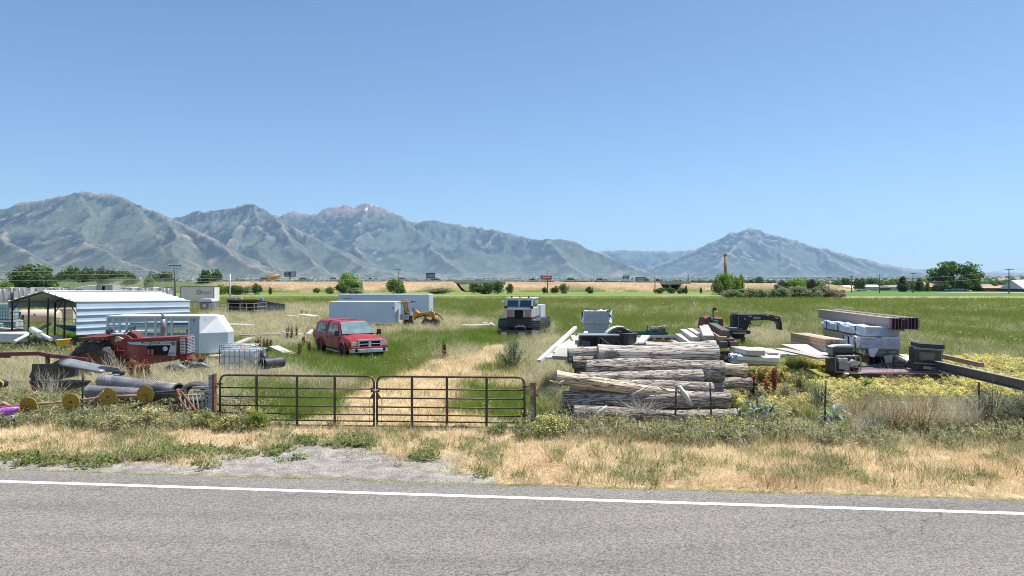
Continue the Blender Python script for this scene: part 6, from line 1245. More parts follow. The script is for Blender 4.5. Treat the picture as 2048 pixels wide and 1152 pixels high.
def yellow_tub():
    t = thing('wheelbarrow', gd(126, 35.5), R(10), 'yellow tub wheelbarrow tipped under the carport', 'wheelbarrow'); s = 35.5/F
    MB().prism([(-.30, .85), (.32, .88), (.14, .52), (-.16, .5)], 'y', -.25, .25).build('tub', mat('tub_yellow', (.80, .55, .02), (.7, .45, .02)), t, .02); MB().beam((.2, 0, .6), (.75, .15, .3), .04, .04).build('handle', woodgrey, t); tyre(.18, .08, t, (-.3, 0, .18), rust); MB().beam((-.3, 0, .2), (0, 0, .55), .04, .04).build('fork', black, t); MB().bb(.35, .55, -.2, .2, .1, .4).build('foot', mat('tub_orange', (.8, .3, .05)), t)
yellow_tub()
t_ = thing('white_box', gd(107, 40.5), R(5), 'white hull like tank on blocks under the carport', 'tank'); MB().tube([(-.75, 0, .42), (-.4, 0, .46), (.4, 0, .46), (.75, 0, .42)], [.05, .2, .22, .16], 12).build('shell', white, t_); MB().bb(-.3, .3, -.15, .15, 0, .3).build('block', concrete, t_)
# ---------------------------------------------------------------- log pile
def cracks(m, sx, sc, lo, hi, dk):
    """dark splits running along the grain, as colour and relief"""
    t = m.node_tree; N = t.nodes; L = t.links; p = N['Principled BSDF']; src = p.inputs['Base Color'].links[0].from_socket
    tc = N.new('ShaderNodeTexCoord'); mp = N.new('ShaderNodeMapping'); mp.inputs['Scale'].default_value = (1, sx, sx); L.new(tc.outputs['Object'], mp.inputs[0])
    ns = N.new('ShaderNodeTexNoise'); ns.inputs['Scale'].default_value = 1.5; L.new(mp.outputs[0], ns.inputs['Vector']); ad = N.new('ShaderNodeMix'); ad.data_type = 'RGBA'; ad.inputs[0].default_value = .22; L.new(mp.outputs[0], ad.inputs[6]); L.new(ns.outputs['Color'], ad.inputs[7])
    v = N.new('ShaderNodeTexVoronoi'); v.feature = 'DISTANCE_TO_EDGE'; v.inputs['Scale'].default_value = sc; L.new(ad.outputs[2], v.inputs['Vector'])
    r = N.new('ShaderNodeMapRange'); r.inputs[1].default_value = lo; r.inputs[2].default_value = hi; r.inputs[3].default_value = dk; r.inputs[4].default_value = 1.12; L.new(v.outputs['Distance'], r.inputs[0])
    s_ = N.new('ShaderNodeVectorMath'); s_.operation = 'SCALE'; L.new(src, s_.inputs[0]); L.new(r.outputs[0], s_.inputs['Scale']); L.new(s_.outputs[0], p.inputs['Base Color'])
    b = N.new('ShaderNodeBump'); b.inputs['Strength'].default_value = .9; b.inputs['Distance'].default_value = .04; L.new(r.outputs[0], b.inputs['Height']); L.new(b.outputs[0], p.inputs['Normal'])
bark_log = mat('log_bark', (.50, .43, .36), (.31, .26, .215), 2.6, .95, stretch=(1, 7, 7), bump=1, lo=.38, hi=.62, c3=(.66, .60, .54), s3=1.5, coords='Object'); cracks(bark_log, 11, 3.4, .0, .12, .28)
smooth_log = mat('log_smooth', (.58, .52, .45), (.38, .34, .30), 2.2, .85, stretch=(1, 9, 9), bump=.5, c3=(.70, .62, .50), s3=1.2); cracks(smooth_log, 16, 1.3, .0, .07, .30)
tan_log = mat('log_tan', (.74, .62, .46), (.52, .40, .28), 2.4, .85, stretch=(1, 8, 8), bump=.5, c3=(.38, .25, .15), s3=1.6); cracks(tan_log, 16, 1.3, .0, .07, .3)
endgrain = mat('log_end', (.42, .35, .26), (.24, .19, .14), 14, .9, bump=.5, c3=(.55, .48, .38), s3=5)
endgrey = mat('log_end_grey', (.32, .30, .28), (.18, .165, .15), 12, .9, bump=.5)
def log(a, b, r0, r1, m, label, seed, em=None, knot=None, rough=.10, group='logs in the big pile'):
    """a, b: end centres. Surface follows furrows along the grain, ends are separate parts"""
    a = Vector(a); b = Vector(b); L_ = (b-a).length; mid = (a+b)/2; n = 40; k_ = 34; q = np.random.RandomState(seed)
    th = np.linspace(0, 2*np.pi, n, endpoint=False)[None, :]; t = np.linspace(0, 1, k_)[:, None]
    sx = np.cos(th)*2.2; sy = np.sin(th)*2.2
    fur = (fbm(sx*2.4+t*1.2+seed*3, sy*2.4+t*L_*.9, seed, 4)-.5); fine = np.abs(fbm(sx*6+seed, sy*6+t*L_*1.6, seed+4, 3)-.5)
    r = r0+(r1-r0)*t; rr = r*(1+fur*.26*1-fine*rough*3.2+.05*np.sin(t*7+seed))
    bx = .05*np.sin(t*3.1+seed); bz = .035*np.sin(t*4.3+seed*2)
    X = (t-.5)*L_+0*th; Y = rr*np.cos(th)+bx; Z_ = rr*np.sin(th)+bz
    V = np.stack([X, Y, Z_], -1).reshape(-1, 3); i = np.arange(k_*n).reshape(k_, n); j = np.roll(i, -1, 1)
    F_ = np.stack([i[:-1], j[:-1], j[1:], i[1:]], -1).reshape(-1, 4)
    t_ = thing('log', mid, 0, label, 'log', group); d = (b-a).normalized(); t_.rotation_euler = d.to_track_quat('X', 'Z').to_euler()
    link('bark', np_mesh('bark', V, F_, m, True), None, t_)
    for s in (0, 1):
        ring = V.reshape(k_, n, 3)[-s]; c = ring.mean(0); vs = [tuple(c+np.array([(.012 if s else -.012)+.0, 0, 0]))]; 
        for fr in (.45, .8, 1.0):
            for p in ring: vs.append(tuple(c+(p-c)*fr+np.array([(.010-.012*fr)*(1 if s else -1)+q.uniform(-.004, .004)*(fr < 1), 0, 0])))
        fs = [(0, 1+(x+1) % n, 1+x) for x in range(n)]
        for g_ in range(2):
            for x in range(n): fs.append((1+g_*n+x, 1+g_*n+(x+1) % n, 1+(g_+1)*n+(x+1) % n, 1+(g_+1)*n+x))
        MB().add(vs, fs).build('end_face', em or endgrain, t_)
    if knot: 
        kb = MB(); kx, kr = knot; 
        for ri in range(4): kb.torus((kx*L_, -r0*.97+.01-.012*(ri % 2), .0), kr*(1-ri*.23), kr*.10, 'y', 22, 6)
        kb.ico((kx*L_, -r0*.93, 0), kr*.5, 2, .2, 3, (1, .35, .8)); ko = kb.build('knot', mat('knot_grey', (.27, .25, .24), (.17, .155, .15), 6, .9, bump=.6), t_); ko.scale = (1.45, 1, .8)
    return t_
def lg(x0, y0, x1, y1, d, r0, r1, m, label, seed, d2=None, **k_):
    return log(P(x0, y0, d), P(x1, y1, d2 or d), r0*d/F, r1*(d2 or d)/F, m, label, seed, **k_)
lg(1148, 828, 1476, 831, 17.6, 14, 13, bark_log, 'lowest front log with deep bark lying on the weeds', 1, em=endgrey)
lg(1126, 797, 1458, 802, 18.0, 17, 15, bark_log, 'thick furrowed log just above the lowest one', 2, em=endgrey)
lg(1140, 771, 1425, 778, 18.6, 13, 15, bark_log, 'grey log behind the splintered tan log', 3, em=endgrey)
lg(1112, 757, 1392, 790, 18.0, 15, 8, tan_log, 'tan debarked log slanting down to the right across the pile', 4)
lg(1160, 757, 1405, 759, 18.9, 16, 18, bark_log, 'mid pile log with a pale broken right end', 5)
lg(1172, 735, 1445, 742, 19.3, 18, 22, bark_log, 'big deeply furrowed log under the smooth top log', 6, em=endgrain)
lg(1425, 737, 1492, 738, 19.7, 13, 12, tan_log, 'short pale log stub sticking out at the right of the pile', 7)
lg(1196, 707, 1434, 708, 19.75, 18, 17, smooth_log, 'smooth grey top log with a large oval knot', 8, rough=.04, knot=(-.27, .14))
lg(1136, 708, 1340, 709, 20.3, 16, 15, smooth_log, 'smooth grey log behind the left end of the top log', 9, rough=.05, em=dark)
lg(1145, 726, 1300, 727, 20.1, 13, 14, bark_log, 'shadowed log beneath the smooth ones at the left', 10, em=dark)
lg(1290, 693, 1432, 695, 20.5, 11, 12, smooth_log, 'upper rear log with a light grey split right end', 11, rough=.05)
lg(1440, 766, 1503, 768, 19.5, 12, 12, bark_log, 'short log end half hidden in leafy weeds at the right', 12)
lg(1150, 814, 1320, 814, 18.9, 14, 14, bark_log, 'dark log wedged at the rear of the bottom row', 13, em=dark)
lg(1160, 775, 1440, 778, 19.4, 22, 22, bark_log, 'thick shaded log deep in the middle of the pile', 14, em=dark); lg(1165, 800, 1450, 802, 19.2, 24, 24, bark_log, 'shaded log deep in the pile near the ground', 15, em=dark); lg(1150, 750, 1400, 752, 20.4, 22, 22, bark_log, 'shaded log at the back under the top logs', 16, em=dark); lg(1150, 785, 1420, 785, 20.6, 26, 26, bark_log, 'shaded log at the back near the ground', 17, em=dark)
for pts, r, lb in [([(1188, 838), (1200, 824), (1214, 812)], [.04, .06, .03], 'pale splintered stake leaning on the lowest log'), ([(1358, 772), (1370, 790), (1384, 812)], [.04, .07, .03], 'bright split branch hanging over the front logs'), ([(1320, 775), (1338, 783), (1356, 782), (1372, 800)], [.02, .035, .03, .02], 'thin tan branch above the split one'), ([(1262, 790), (1280, 782), (1300, 770)], [.02, .03, .015], 'thin pale branch lying on the thick furrowed log'), ([(1100, 762), (1118, 768), (1128, 762)], [.02, .05, .03], 'torn orange tan splinter at the left end of the pile')]:
    dd = 17.35; tube_obj([P(x, y, dd) for x, y in pts], r, tan_log if 'tan' in lb else woodpale, lb, 'branch', 'branch', 6, wob=.4)
def twigs(c, n, ln, seed, m, label, name='dead_bush', spread=1., up_=.6, r=.006, cat='bush', zmin=.0, ln0=.4):
    q = random.Random(seed); mb = MB()
    for i in range(n):
        a = q.uniform(0, 6.28); p = Vector((q.uniform(-.12, .12)*spread, q.uniform(-.12, .12)*spread, zmin)); d = Vector((math.cos(a)*spread*q.uniform(.2, 1), math.sin(a)*spread*q.uniform(.2, 1), up_*q.uniform(.5, 1.4))).normalized(); l = ln*q.uniform(ln0, 1); pts = [p]
        for k_ in range(4):
            d = (d+Vector((q.uniform(-.25, .25), q.uniform(-.25, .25), q.uniform(-.12, .2)))).normalized(); p = p+d*l/4; pts.append(p)
            if k_ > 0 and q.random() < .7:
                e = (d+Vector((q.uniform(-.7, .7), q.uniform(-.7, .7), q.uniform(-.1, .5)))).normalized(); mb.tube([p, p+e*l*.12, p+e*l*.24+Vector((0, 0, .02))], [r*.6, r*.4, r*.25], 3, caps=False)
        mb.tube(pts, [r, r*.9, r*.7, r*.5, r*.3], 3, caps=False)
    o = mb.build(name, m); o.location = c; return tag(o, label, cat)
pale_twig = mat('pale_twig', (.68, .60, .44), (.52, .44, .30), 3, .9); brown_twig = mat('brown_twig', (.50, .35, .20), (.38, .25, .14), 3, .9); grey_twig = mat('grey_twig', (.42, .38, .33), (.3, .27, .23), 3, .9)
twigs(P(1290, 822, 17.2), 60, .8, 3, grey_twig, 'tangle of dead grey twigs caught on the front logs', spread=1.6, up_=.25)
twigs(P(1205, 775, 17.9), 26, .45, 4, brown_twig, 'small brush of brown twigs on the tan log', spread=1.4, up_=.5)

# ---------------------------------------------------------------- timbers, boards and bundles
def timber(x0, y0, d0, x1, y1, d1, w_, h_, m, label, group=None, name='timber', rot=0, bevel=.006, cat='timber'):
    a = P(x0, y0, d0); b = P(x1, y1, d1); mid = (a+b)/2; o = MB().beam(a-mid, b-mid, w_, h_).build(name, m, None, bevel); o.location = mid; return tag(o, label, cat, group)
sq_top = mat('timber_weathered', (.66, .61, .54), (.46, .41, .35), 4, .9, stretch=(3, 3, 3), bump=.3, c3=(.38, .26, .17), s3=1.2, lo3=.55, hi3=.8); tar = mat('timber_tarred', (.16, .125, .10), (.08, .065, .055), 4, .85, bump=.3, c3=(.24, .19, .15), s3=2)
for i, (a, m, lb) in enumerate([
    ((1366, 663, 29, 1390, 680, 26.3, .26, .22), sq_top, 'square timber pointing at the viewer, left of the crossed pair'),
    ((1380, 661, 29.5, 1405, 676, 26.8, .24, .2), sq_top, 'square timber in the second place right of the leftmost one'),
    ((1392, 660, 29.5, 1412, 672, 27, .22, .18), tar, 'short dark timber half hidden under the crossed pair'),
    ((1356, 672, 28.5, 1384, 690, 26, .25, .2), sq_top, 'lower left square timber with a pale top'),
    ((1345, 683, 28, 1368, 694, 26, .2, .12), woodtan, 'tan plank end low in the timber heap'),
    ((1404, 656, 27.5, 1412, 676, 26.2, .22, .2), sq_top, 'left timber of the upright leaning pair with a knot'), ((1411, 654, 27.6, 1423, 676, 26.2, .2, .2), sq_top, 'right timber of the upright leaning pair'),
    ((1424, 652, 30, 1452, 668, 26, .3, .28), tar, 'big top timber with a pale upper face on the dark crib'),
    ((1422, 664, 29.5, 1446, 680, 25.8, .3, .26), woodtan, 'tan timber just under the big top one'),
    ((1440, 668, 29, 1462, 684, 25.6, .26, .24), tar, 'dark timber at the right edge of the crib'), ((1446, 675, 28, 1468, 690, 25.4, .3, .24), tar, 'lowest right dark timber of the crib'),
    ((1425, 676, 28.5, 1448, 690, 25.4, .28, .22), tar, 'dark timber with a pale label on its end')]):
    timber(*a, m, lb, 'square timbers heaped behind the logs')
t_ = thing('timber_crib', gd(1440, 26), R(12), 'black crib of stacked sleepers holding the timber heap', 'crib')
for k_ in range(4):
    for j in range(2): MB().box((0, -.5+j*.9, .12+k_*.24), (1.4, .22, .22), R(3*k_-4)).build('sleeper', tar, t_, .008)
    if k_ < 3: MB().box((.1, 0, .24+k_*.24), (.22, 1.5, .1)).build('cross_piece', dark, t_)
MB().box((.05, -.63, .84), (.42, .012, .13)).build('label_plate', mat('cream_label', (.6, .55, .42), (.3, .27, .2), 9), t_)
# broken planks to the left and between log pile and timbers
for i, (a, m, lb) in enumerate([
    ((1078, 722, 21.5, 1151, 655, 26, .13, .09), white, 'long white beam slanting up at the left end of the pile'),
    ((1096, 716, 22, 1132, 682, 25, .34, .04), mat('speckled_board', (.68, .66, .64), (.35, .34, .34), 9, .8), 'speckled grey board under the white beam'),
    ((1114, 706, 22, 1136, 680, 25, .26, .05), woodpale, 'first pale plank beside the speckled board'), ((1128, 704, 22.2, 1144, 680, 25, .2, .05), woodpale, 'second pale plank beside the speckled board'), ((1141, 704, 22.2, 1160, 672, 25.5, .2, .06), woodpale, 'wider pale plank right of the first two'),
    ((1146, 672, 25, 1155, 690, 24, .16, .05), woodpale, 'short pale plank crossing the others'), ((1160, 700, 23, 1172, 664, 26, .14, .05), woodpale, 'narrow plank by the black rack'),
    ((1120, 716, 21, 1134, 700, 21.6, .5, .12), concrete, 'grey slab at the left end of the log pile'),
    ((1270, 676, 25, 1284, 690, 24, .22, .08), woodtan, 'brown plank end behind the smooth logs'), ((1262, 694, 24, 1278, 686, 23.5, .3, .05), woodpale, 'pale crate slats behind the smooth logs'), ((1276, 690, 24, 1292, 672, 24.5, .3, .07), woodpale, 'knotty pale slab standing behind the smooth logs'), ((1278, 692, 23.4, 1300, 690, 23.4, .4, .2), mat('grey_wood_block', (.3, .3, .31), (.22, .22, .23)), 'dark grey wood block right of the black basket'),
    ((1296, 688, 24, 1330, 694, 23.6, .3, .05), woodpale, 'pale curved bark slab behind the top logs')]):
    timber(*a, m, lb, name='plank', cat='plank', bevel=0)
# wrapped lumber bundle: top, middle and bottom packs
wrap = mat('white_wrap', (.80, .80, .81), (.70, .71, .73), 2.5, .5, bump=.8, c3=(.05, .30, .26), s3=3.2, lo3=.60, hi3=.62); wrapb = mat('white_wrap_blue', (.70, .72, .78), (.52, .56, .68), 3, .45, bump=1., c3=(.30, .36, .55), s3=2.6, lo3=.58, hi3=.66); wrapg = mat('green_print_wrap', (.03, .32, .27), (.03, .28, .24), 3, .5, c3=(.75, .76, .76), s3=3.2, lo3=.47, hi3=.50, bump=.6); wrapd = mat('wrap_end', (.46, .50, .56), (.36, .40, .47), 2, .6)
def bundle(a, b, w_, h_, m, label, end=None, boards=None, flap=None, name='lumber_bundle', group=None, lump=.03, seed=0):
    """wrapped pack of boards from far end a to near end b (centres of the lower face)"""
    a = Vector(a); b = Vector(b); L_ = (b-a).length; t = thing(name, (a+b)/2, 0, label, 'lumber bundle', group); t.rotation_euler = (a-b).to_track_quat('Y', 'Z').to_euler(); q = random.Random(seed)
    V = []; n = 12; prof = [(-.5, 0), (-.5, .3), (-.5, .7), (-.48, .95), (-.40, 1.0), (-.15, 1.02), (.15, 1.01), (.40, 1.0), (.48, .95), (.5, .7), (.5, .3), (.5, 0)]
    for i in range(n):
        y = -L_/2+L_*i/(n-1); e = 1 if 0 < i < n-1 else .97
        for x, z in prof: V.append((x*w_*e+q.uniform(-lump, lump), y, z*h_*e+q.uniform(-lump, lump)*(z > .01)))
    k_ = len(prof); Fc = []
    for i in range(n-1):
        for j in range(k_-1): Fc.append((i*k_+j, i*k_+j+1, (i+1)*k_+j+1, (i+1)*k_+j))
    Fc += [tuple(range(k_)), tuple(reversed(range((n-1)*k_, n*k_)))]
    MB().add(V, Fc).build('wrapping', m, t)
    if boards:
        for r_ in range(boards[1]):
            for c_ in range(boards[0]):
                bw = w_*.94/boards[0]; bh = h_*.92/boards[1]; MB().box((-w_*.47+bw*(c_+.5), -L_/2-.03-q.uniform(0, .06), h_*.03+bh*(r_+.5)), (bw*.94, .12, bh*.9)).build('board', end or woodtan, t)
    elif end: MB().bb(-w_*.47, w_*.47, -L_/2-.02, -L_/2+.05, h_*.04, h_*.93).build('end_wrap', end, t)
    if not boards:
        for y in (-L_*.33, L_*.05, L_*.34): MB().bb(-w_*.5-lump, -w_*.5-.003, y-.012, y+.012, 0, h_*.95).bb(-w_*.5, w_*.5, y-.012, y+.012, h_*1.02+lump, h_*1.02+lump+.006).build('strap', black, t)
        if end and end is not dark:
            for k_ in range(3): x = -w_*.3+k_*w_*.3; MB().bb(x-w_*.1, x+w_*.08, -L_/2-.026, -L_/2-.0215, h_*q.uniform(.2, .35), h_*q.uniform(.5, .7)).build('print', mat('faded_print', (.30, .33, .38), (.50, .53, .58), 12), t)
            MB().bb(-w_*.5-.01, w_*.5+.01, -L_/2-.03, -L_/2-.0215, h_*.9, h_*1.0).build('fold', m, t)
    MB().bb(-w_*.46, w_*.46, L_/2-.3, L_/2-.15, -.085, -.004).build('bearer', woodgrey, t); MB().bb(-w_*.46, w_*.46, -L_/2+.3, -L_/2+.45, -.085, -.004).build('bearer', woodgrey, t)
    return t
bundle(P(1197, 646, 33), P(1193, 646, 29.5), 1.15, .52, wrap, 'bulging white wrapped lumber bundle on top of the stack behind the black rack', wrapd, lump=.10, seed=1)
bundle(P(1197, 660, 33), P(1192, 659, 29.6), 1.05, .30, wrapb, 'second bluish wrapped bundle beneath the bulging white one', wrapd, seed=2); bundle(P(1197, 672, 33), P(1193, 672, 29.6), 1.1, .27, wrapb, 'third wrapped bundle, just above the black rack', wrapd, seed=3); bundle(P(1197, 712, 33), P(1193, 712, 29.8), 1.2, .85, woodtan, 'tan lumber pack at the bottom of the white wrapped stack', woodtan, seed=4, lump=.01)
# black rack with mesh crates, basket and roll of rubber track
def rack():
    d = 23.5; s = d/F; a = P(1160, 700, d); t = thing('steel_rack', a, R(-2), 'black steel rack with a grey top shelf behind the smooth logs', 'rack'); W_ = 78*s; h_ = 30*s
    MB().bb(-.04, W_+.02, -.05, .9, h_-.035, h_).build('top_shelf', mat('shelf_grey', (.26, .27, .30), (.2, .21, .23), 3, .4), t); MB().bb(0, W_, .86, .9, -.4, h_-.04).build('back_panel', black, t)
    for x in (.03, W_*.48, W_-.03): MB().bb(x-.04, x+.04, -.03, .05, -.5, h_-.04).build('post', black, t)
    MB().bb(W_*.55, W_-.06, .0, .04, h_*.55, h_-.05).build('side_panel', black, t); MB().bb(0, W_, -.04, .0, -.42, -.3).build('bottom_rail', black, t)
    for x0, x1, m in ((.1, .36, mat('white_crate', (.6, .6, .68))), (W_*.60, W_*.92, mat('teal_crate', (.06, .24, .30)))):
        c = MB().bb(x0, x1, .2, .24, -.15, .28).build('crate_back', m, t); g_ = MB()
        for i in range(6): g_.bb(x0+(x1-x0)*i/5-.008, x0+(x1-x0)*i/5+.008, .16, .17, -.15, .28)
        for i in range(7): g_.bb(x0, x1, .158, .168, -.15+i*.07, -.137+i*.07)
        g_.build('mesh_grid', black, c)
    tb = MB().beam((W_*.52, -.1, h_-.08), (W_+.12, -.15, -.15), .03, .03); tb.build('rod', mat('rod', (.35, .33, .3)), t)
    for i in range(4): MB().box((.35+i*.07, .1, .02+i*.03), (.3, .1, .03), R(20*i), 0, R(25-9*i)).build('scrap_piece', woodpale, t)
rack()
def basket():
    d = 24.3; s = d/F; c = P(1252, 700, d); t = thing('plastic_basket', c, 0, 'black ribbed basket full of coiled rubber track', 'basket'); w_ = 31*s/2; h_ = 34*s
    V = []; n = 28
    for k_, (z, f) in enumerate(((0, .86), (h_, 1.0))):
        for i in range(n): a = 2*math.pi*i/n; V.append((w_*1.25*f*math.copysign(abs(math.cos(a))**.6, math.cos(a)), .42*f*math.copysign(abs(math.sin(a))**.6, math.sin(a)), z))
    MB().add(V, [(i, (i+1) % n, n+(i+1) % n, n+i) for i in range(n)]+[tuple(range(n))]).build('wall', bplast, t)
    for i in range(n): a = V[i]; b = V[n+i]; MB().beam((a[0]*1.02, a[1]*1.02, a[2]), (b[0]*1.02, b[1]*1.02, b[2]), .03, .02).build('rib', bplast, t) if V[i][1] < .1 else None
    rm = MB().tube([(V[n+i % n][0]*1.02, V[n+i % n][1]*1.02, h_) for i in range(n+1)], .028, 6); rm.build('rim', bplast, t)
    t2 = thing('rubber_track', P(1238, 690, d+.1), 0, 'coiled black rubber track with white blocks arched over the basket', 'track'); R0 = 32*s; mb = MB(); pts = []
    for i in range(17): a = math.pi*(1.0-i/16*.93); pts.append((R0*math.cos(a), R0*math.sin(a)*1.1))
    poly = pts+[(p[0]*.82, p[1]*.80) for p in reversed(pts)]; mb.prism(poly, 'y', -.28, .28).build('belt', rubber, t2)
    for i in range(15):
        a = math.pi*(.97-i/15*.72) if i < 12 else math.pi*(.97-i/15*.85); MB().box((R0*1.04*math.cos(a), -.02, R0*1.145*math.sin(a)), (.045, .54, .135), ry=-(a-math.pi/2)-math.pi/2+math.pi/2+R(90)).build('cleat', woodpale, t2)
    q = random.Random(4); cb = MB()
    for i in range(60): a = q.uniform(.05, .95)*math.pi; r = R0*q.uniform(.1, .78); cb.box((r*math.cos(a), -.2+q.uniform(-.05, .1), r*math.sin(a)*1.0), (.12, .12, .08), q.uniform(0, 3), q.uniform(0, 3), q.uniform(0, 3))
    cb.build('coil', rubber, t2)['kind'] = 'stuff'
basket()
# gooseneck trailer with sawmill gear
def gooseneck():
    d = 40.; s = d/F; a = gd(1268, d); u = lambda x: (x-1268)*s; z = lambda y: H-(y-HY)*s-a.z; t = thing('gooseneck_trailer', a, R(1), 'black gooseneck flatbed trailer with a raised curved neck', 'trailer')
    MB().bb(0, u(1492), 0, 2.3, z(679), z(675)).build('deck', black, t); MB().bb(0, u(1370), -.05, 0-.003, z(675.5), z(670.5)).build('side_rail', white, t); MB().bb(u(1460), u(1502), -.05, 1.9, z(668), z(661.5)).build('front_deck_box', black, t); MB().bb(u(1466), u(1492), -.12, 1.0, z(667), z(665.8)).build('step_plate', woodpale, t)
    MB().bb(u(1464), u(1480), .2, 1.2, z(660), z(656.5)).build('tool_lid', mat('lid_grey', (.28, .28, .32)), t)
    for k_ in range(5): MB().bb(u(1280+k_*18), u(1287+k_*18), -.07, -.052, z(679), z(676.5)).build('reflector', mat('reflector_red', (.55, .03, .04)), t); MB().bb(u(1287+k_*18)+.01, u(1293+k_*18), -.07, -.052, z(679), z(676.5)).build('reflector', white, t)
    nk = MB().prism([(u(1475), z(676)), (u(1475), z(632)), (u(1486), z(630.5)), (u(1550), z(630)), (u(1573), z(635.2)), (u(1576.5), z(647)), (u(1578), z(662)), (u(1572), z(662)), (u(1570.5), z(651)), (u(1566), z(646)), (u(1548), z(641.5)), (u(1513), z(643)), (u(1502), z(668)), (u(1499), z(676))], 'y', .75, 1.25).build('gooseneck', black, t, .02)
    MB().bb(u(1486.5), u(1487.5), .74-.02, .746, z(668), z(634)).build('edge_strip', mat('strip_grey', (.3, .3, .32)), nk)
    for x, y, w_, cl in ((1497, 634.3, 9, 'r'), (1508, 634, 6, 'w'), (1536, 632.8, 8, 'r'), (1545, 632.2, 5, 'w')): MB().bb(u(x), u(x+w_), .72, .745, z(y+.9), z(y-.9)).build('reflector', white if cl == 'w' else mat('reflector_red', (.55, .03, .04)), nk)
    MB().beam((u(1554.5), .73, z(634.5)), (u(1562), .73, z(636.5)), .02, .05).build('reflector', mat('reflector_red', (.55, .03, .04)), nk); MB().beam((u(1562.5), .73, z(636.6)), (u(1569), .73, z(638.6)), .02, .05).build('reflector', white, nk)
    MB().bb(u(1516.5), u(1533), .735, .746, z(640.3), z(634.8)).build('decal', mat('decal_blue', (.16, .25, .34)), nk); text('Big Tex', .11, white, nk, (u(1525), .73, z(636.6)), (math.pi/2, 0, 0)); text('TRAILERS', .06, white, nk, (u(1525), .73, z(639.3)), (math.pi/2, 0, 0))
    jk = MB(); 
    for k_ in range(4): jk.box((u(1477+k_*3), .9, z(628)-(k_ % 2)*.06), (.09, .3, .12), k_)
    jk.build('winch', mat('winch_grey', (.34, .3, .36)), t); MB().cyl((u(1500), .74, z(639.5)), (u(1500), .70, z(639.5)), .035, 10).build('button', white, nk); MB().bb(u(1490), u(1494), .70, .745, z(659.5), z(658.5)).build('tag', white, nk)
    MB().tube([(u(1514), 1, z(644)), (u(1516), 1, z(651)), (u(1524), 1, z(655)), (u(1534), 1, z(653)), (u(1541), 1, z(644))], .018, 5).build('cable', black, t); MB().tube([(u(1514), .95, z(645)), (u(1513), .95, z(655)), (u(1512.5), .95, z(658))], .02, 5).build('cable', black, t)
    for x in (1380, 1410): tyre(.4, .25, t, (u(x), .2, .4), black, 0)
    MB().bb(u(1497), u(1501), .8, 1.2, 0, z(676)).build('landing_leg', black, t)
    # sawmill beam, log, carriage
    gm = mat('sawmill_green', (.015, .22, .09), (.01, .18, .07), 2, .45); t2 = thing('sawmill', (a.x, a.y+.8, a.z+z(670.5)), R(1), 'green sawmill frame lying along the trailer deck', 'sawmill'); zz = lambda y: z(y)-z(670.5)
    MB().bb(0, u(1342), -.1, .0, zz(669.5), zz(666)).build('rail', gm, t2); MB().bb(0, u(1342), 1.0, 1.1, zz(669), zz(666)).build('rail', gm, t2); MB().bb(u(1299), u(1300.5), -.1, 0, zz(666), zz(652)).build('log_stop', gm, t2); MB().bb(u(1296), u(1304), -.14, .04, zz(666.5), zz(662)).build('bracket', gm, t2); MB().bb(u(1330), u(1337), -.14, .04, zz(666.5), zz(662)).build('bracket', gm, t2); MB().bb(0, u(1342), .0, 1.0, -.06, zz(668.8)).build('bed', mat('violet_grey', (.35, .3, .4)), t2)
    lg(1301, 657.5, 1330, 656.5, 40.9, 6, 5.5, bark_log, 'short log resting on the green sawmill rails', 33, em=endgrain, group=None)
    d3 = 37.; s3 = d3/F; b = P(1430, 665, d3); t3 = thing('sawmill_engine', b, 0, 'green sawmill engine head with a tall teal post and black cap', 'machine'); v = lambda x: (x-1430)*s3; y3 = lambda y: (665-y)*s3; tl = mat('teal_paint', (.03, .28, .30), (.02, .22, .24), 3, .4)
    MB().bb(v(1425.2), v(1428), 0, .08, y3(645), y3(616.5)).build('post', tl, t3); MB().bb(v(1423), v(1434), -.1, .2, y3(648), y3(641)).build('housing', gm, t3); MB().bb(v(1431), v(1435), -.14, -.05, y3(648), y3(640.5)).build('guard', mat('mint', (.06, .5, .33)), t3)
    MB().cyl((v(1429), -.05, y3(618)), (v(1429), .12, y3(618)), .085, 12).bb(v(1426), v(1432), -.08, .1, y3(620.5), y3(616)).build('cap', black, t3); MB().bb(v(1418), v(1424), -.1, .2, y3(648), y3(634)).build('motor', black, t3); MB().cyl((v(1421), -.05, y3(636)), (v(1424), -.05, y3(636)), .09, 10).build('air_filter', white, t3); MB().bb(v(1423), v(1430), -.05, .2, y3(665), y3(648)).build('stand', gm, t3)
    MB().beam((v(1424), -.05, y3(618.5)), (v(1426), -.05, y3(618.5)), .03, .03).beam((v(1430), -.1, y3(638)), (v(1440), -.1, y3(632.5)), .02, .03).build('lever', mat('lever_red', (.5, .2, .18)), t3)
    tp = mat('red_tarp', (.26, .07, .07), (.20, .05, .055), 1.5, .7, bump=.8, c3=(.34, .12, .11), s3=1.5); V = []; n = 12; q = random.Random(2); c3 = gd(1421, 38.6); t4 = thing('covered_machine', c3, 0, 'machine draped in a dull red tarpaulin on the trailer', 'tarpaulin'); h4 = H-(632-HY)*38.6/F-c3.z; w4 = 38*38.6/F/2
    V = []; prof = [(-1.06, .0), (-1.02, .45), (-.97, .8), (-.88, .97), (-.3, 1.03), (.3, .97), (.9, .97), (.98, .9), (1, .4), (1.03, 0)]; k_ = len(prof)
    for j, y in enumerate((-.6, -.3, .2, .7)):
        for x, zz_ in prof: V.append((x*w4+q.uniform(-.03, .03), y, zz_*h4*(.97 if j in (0, 3) else 1)+q.uniform(-.02, .02)))
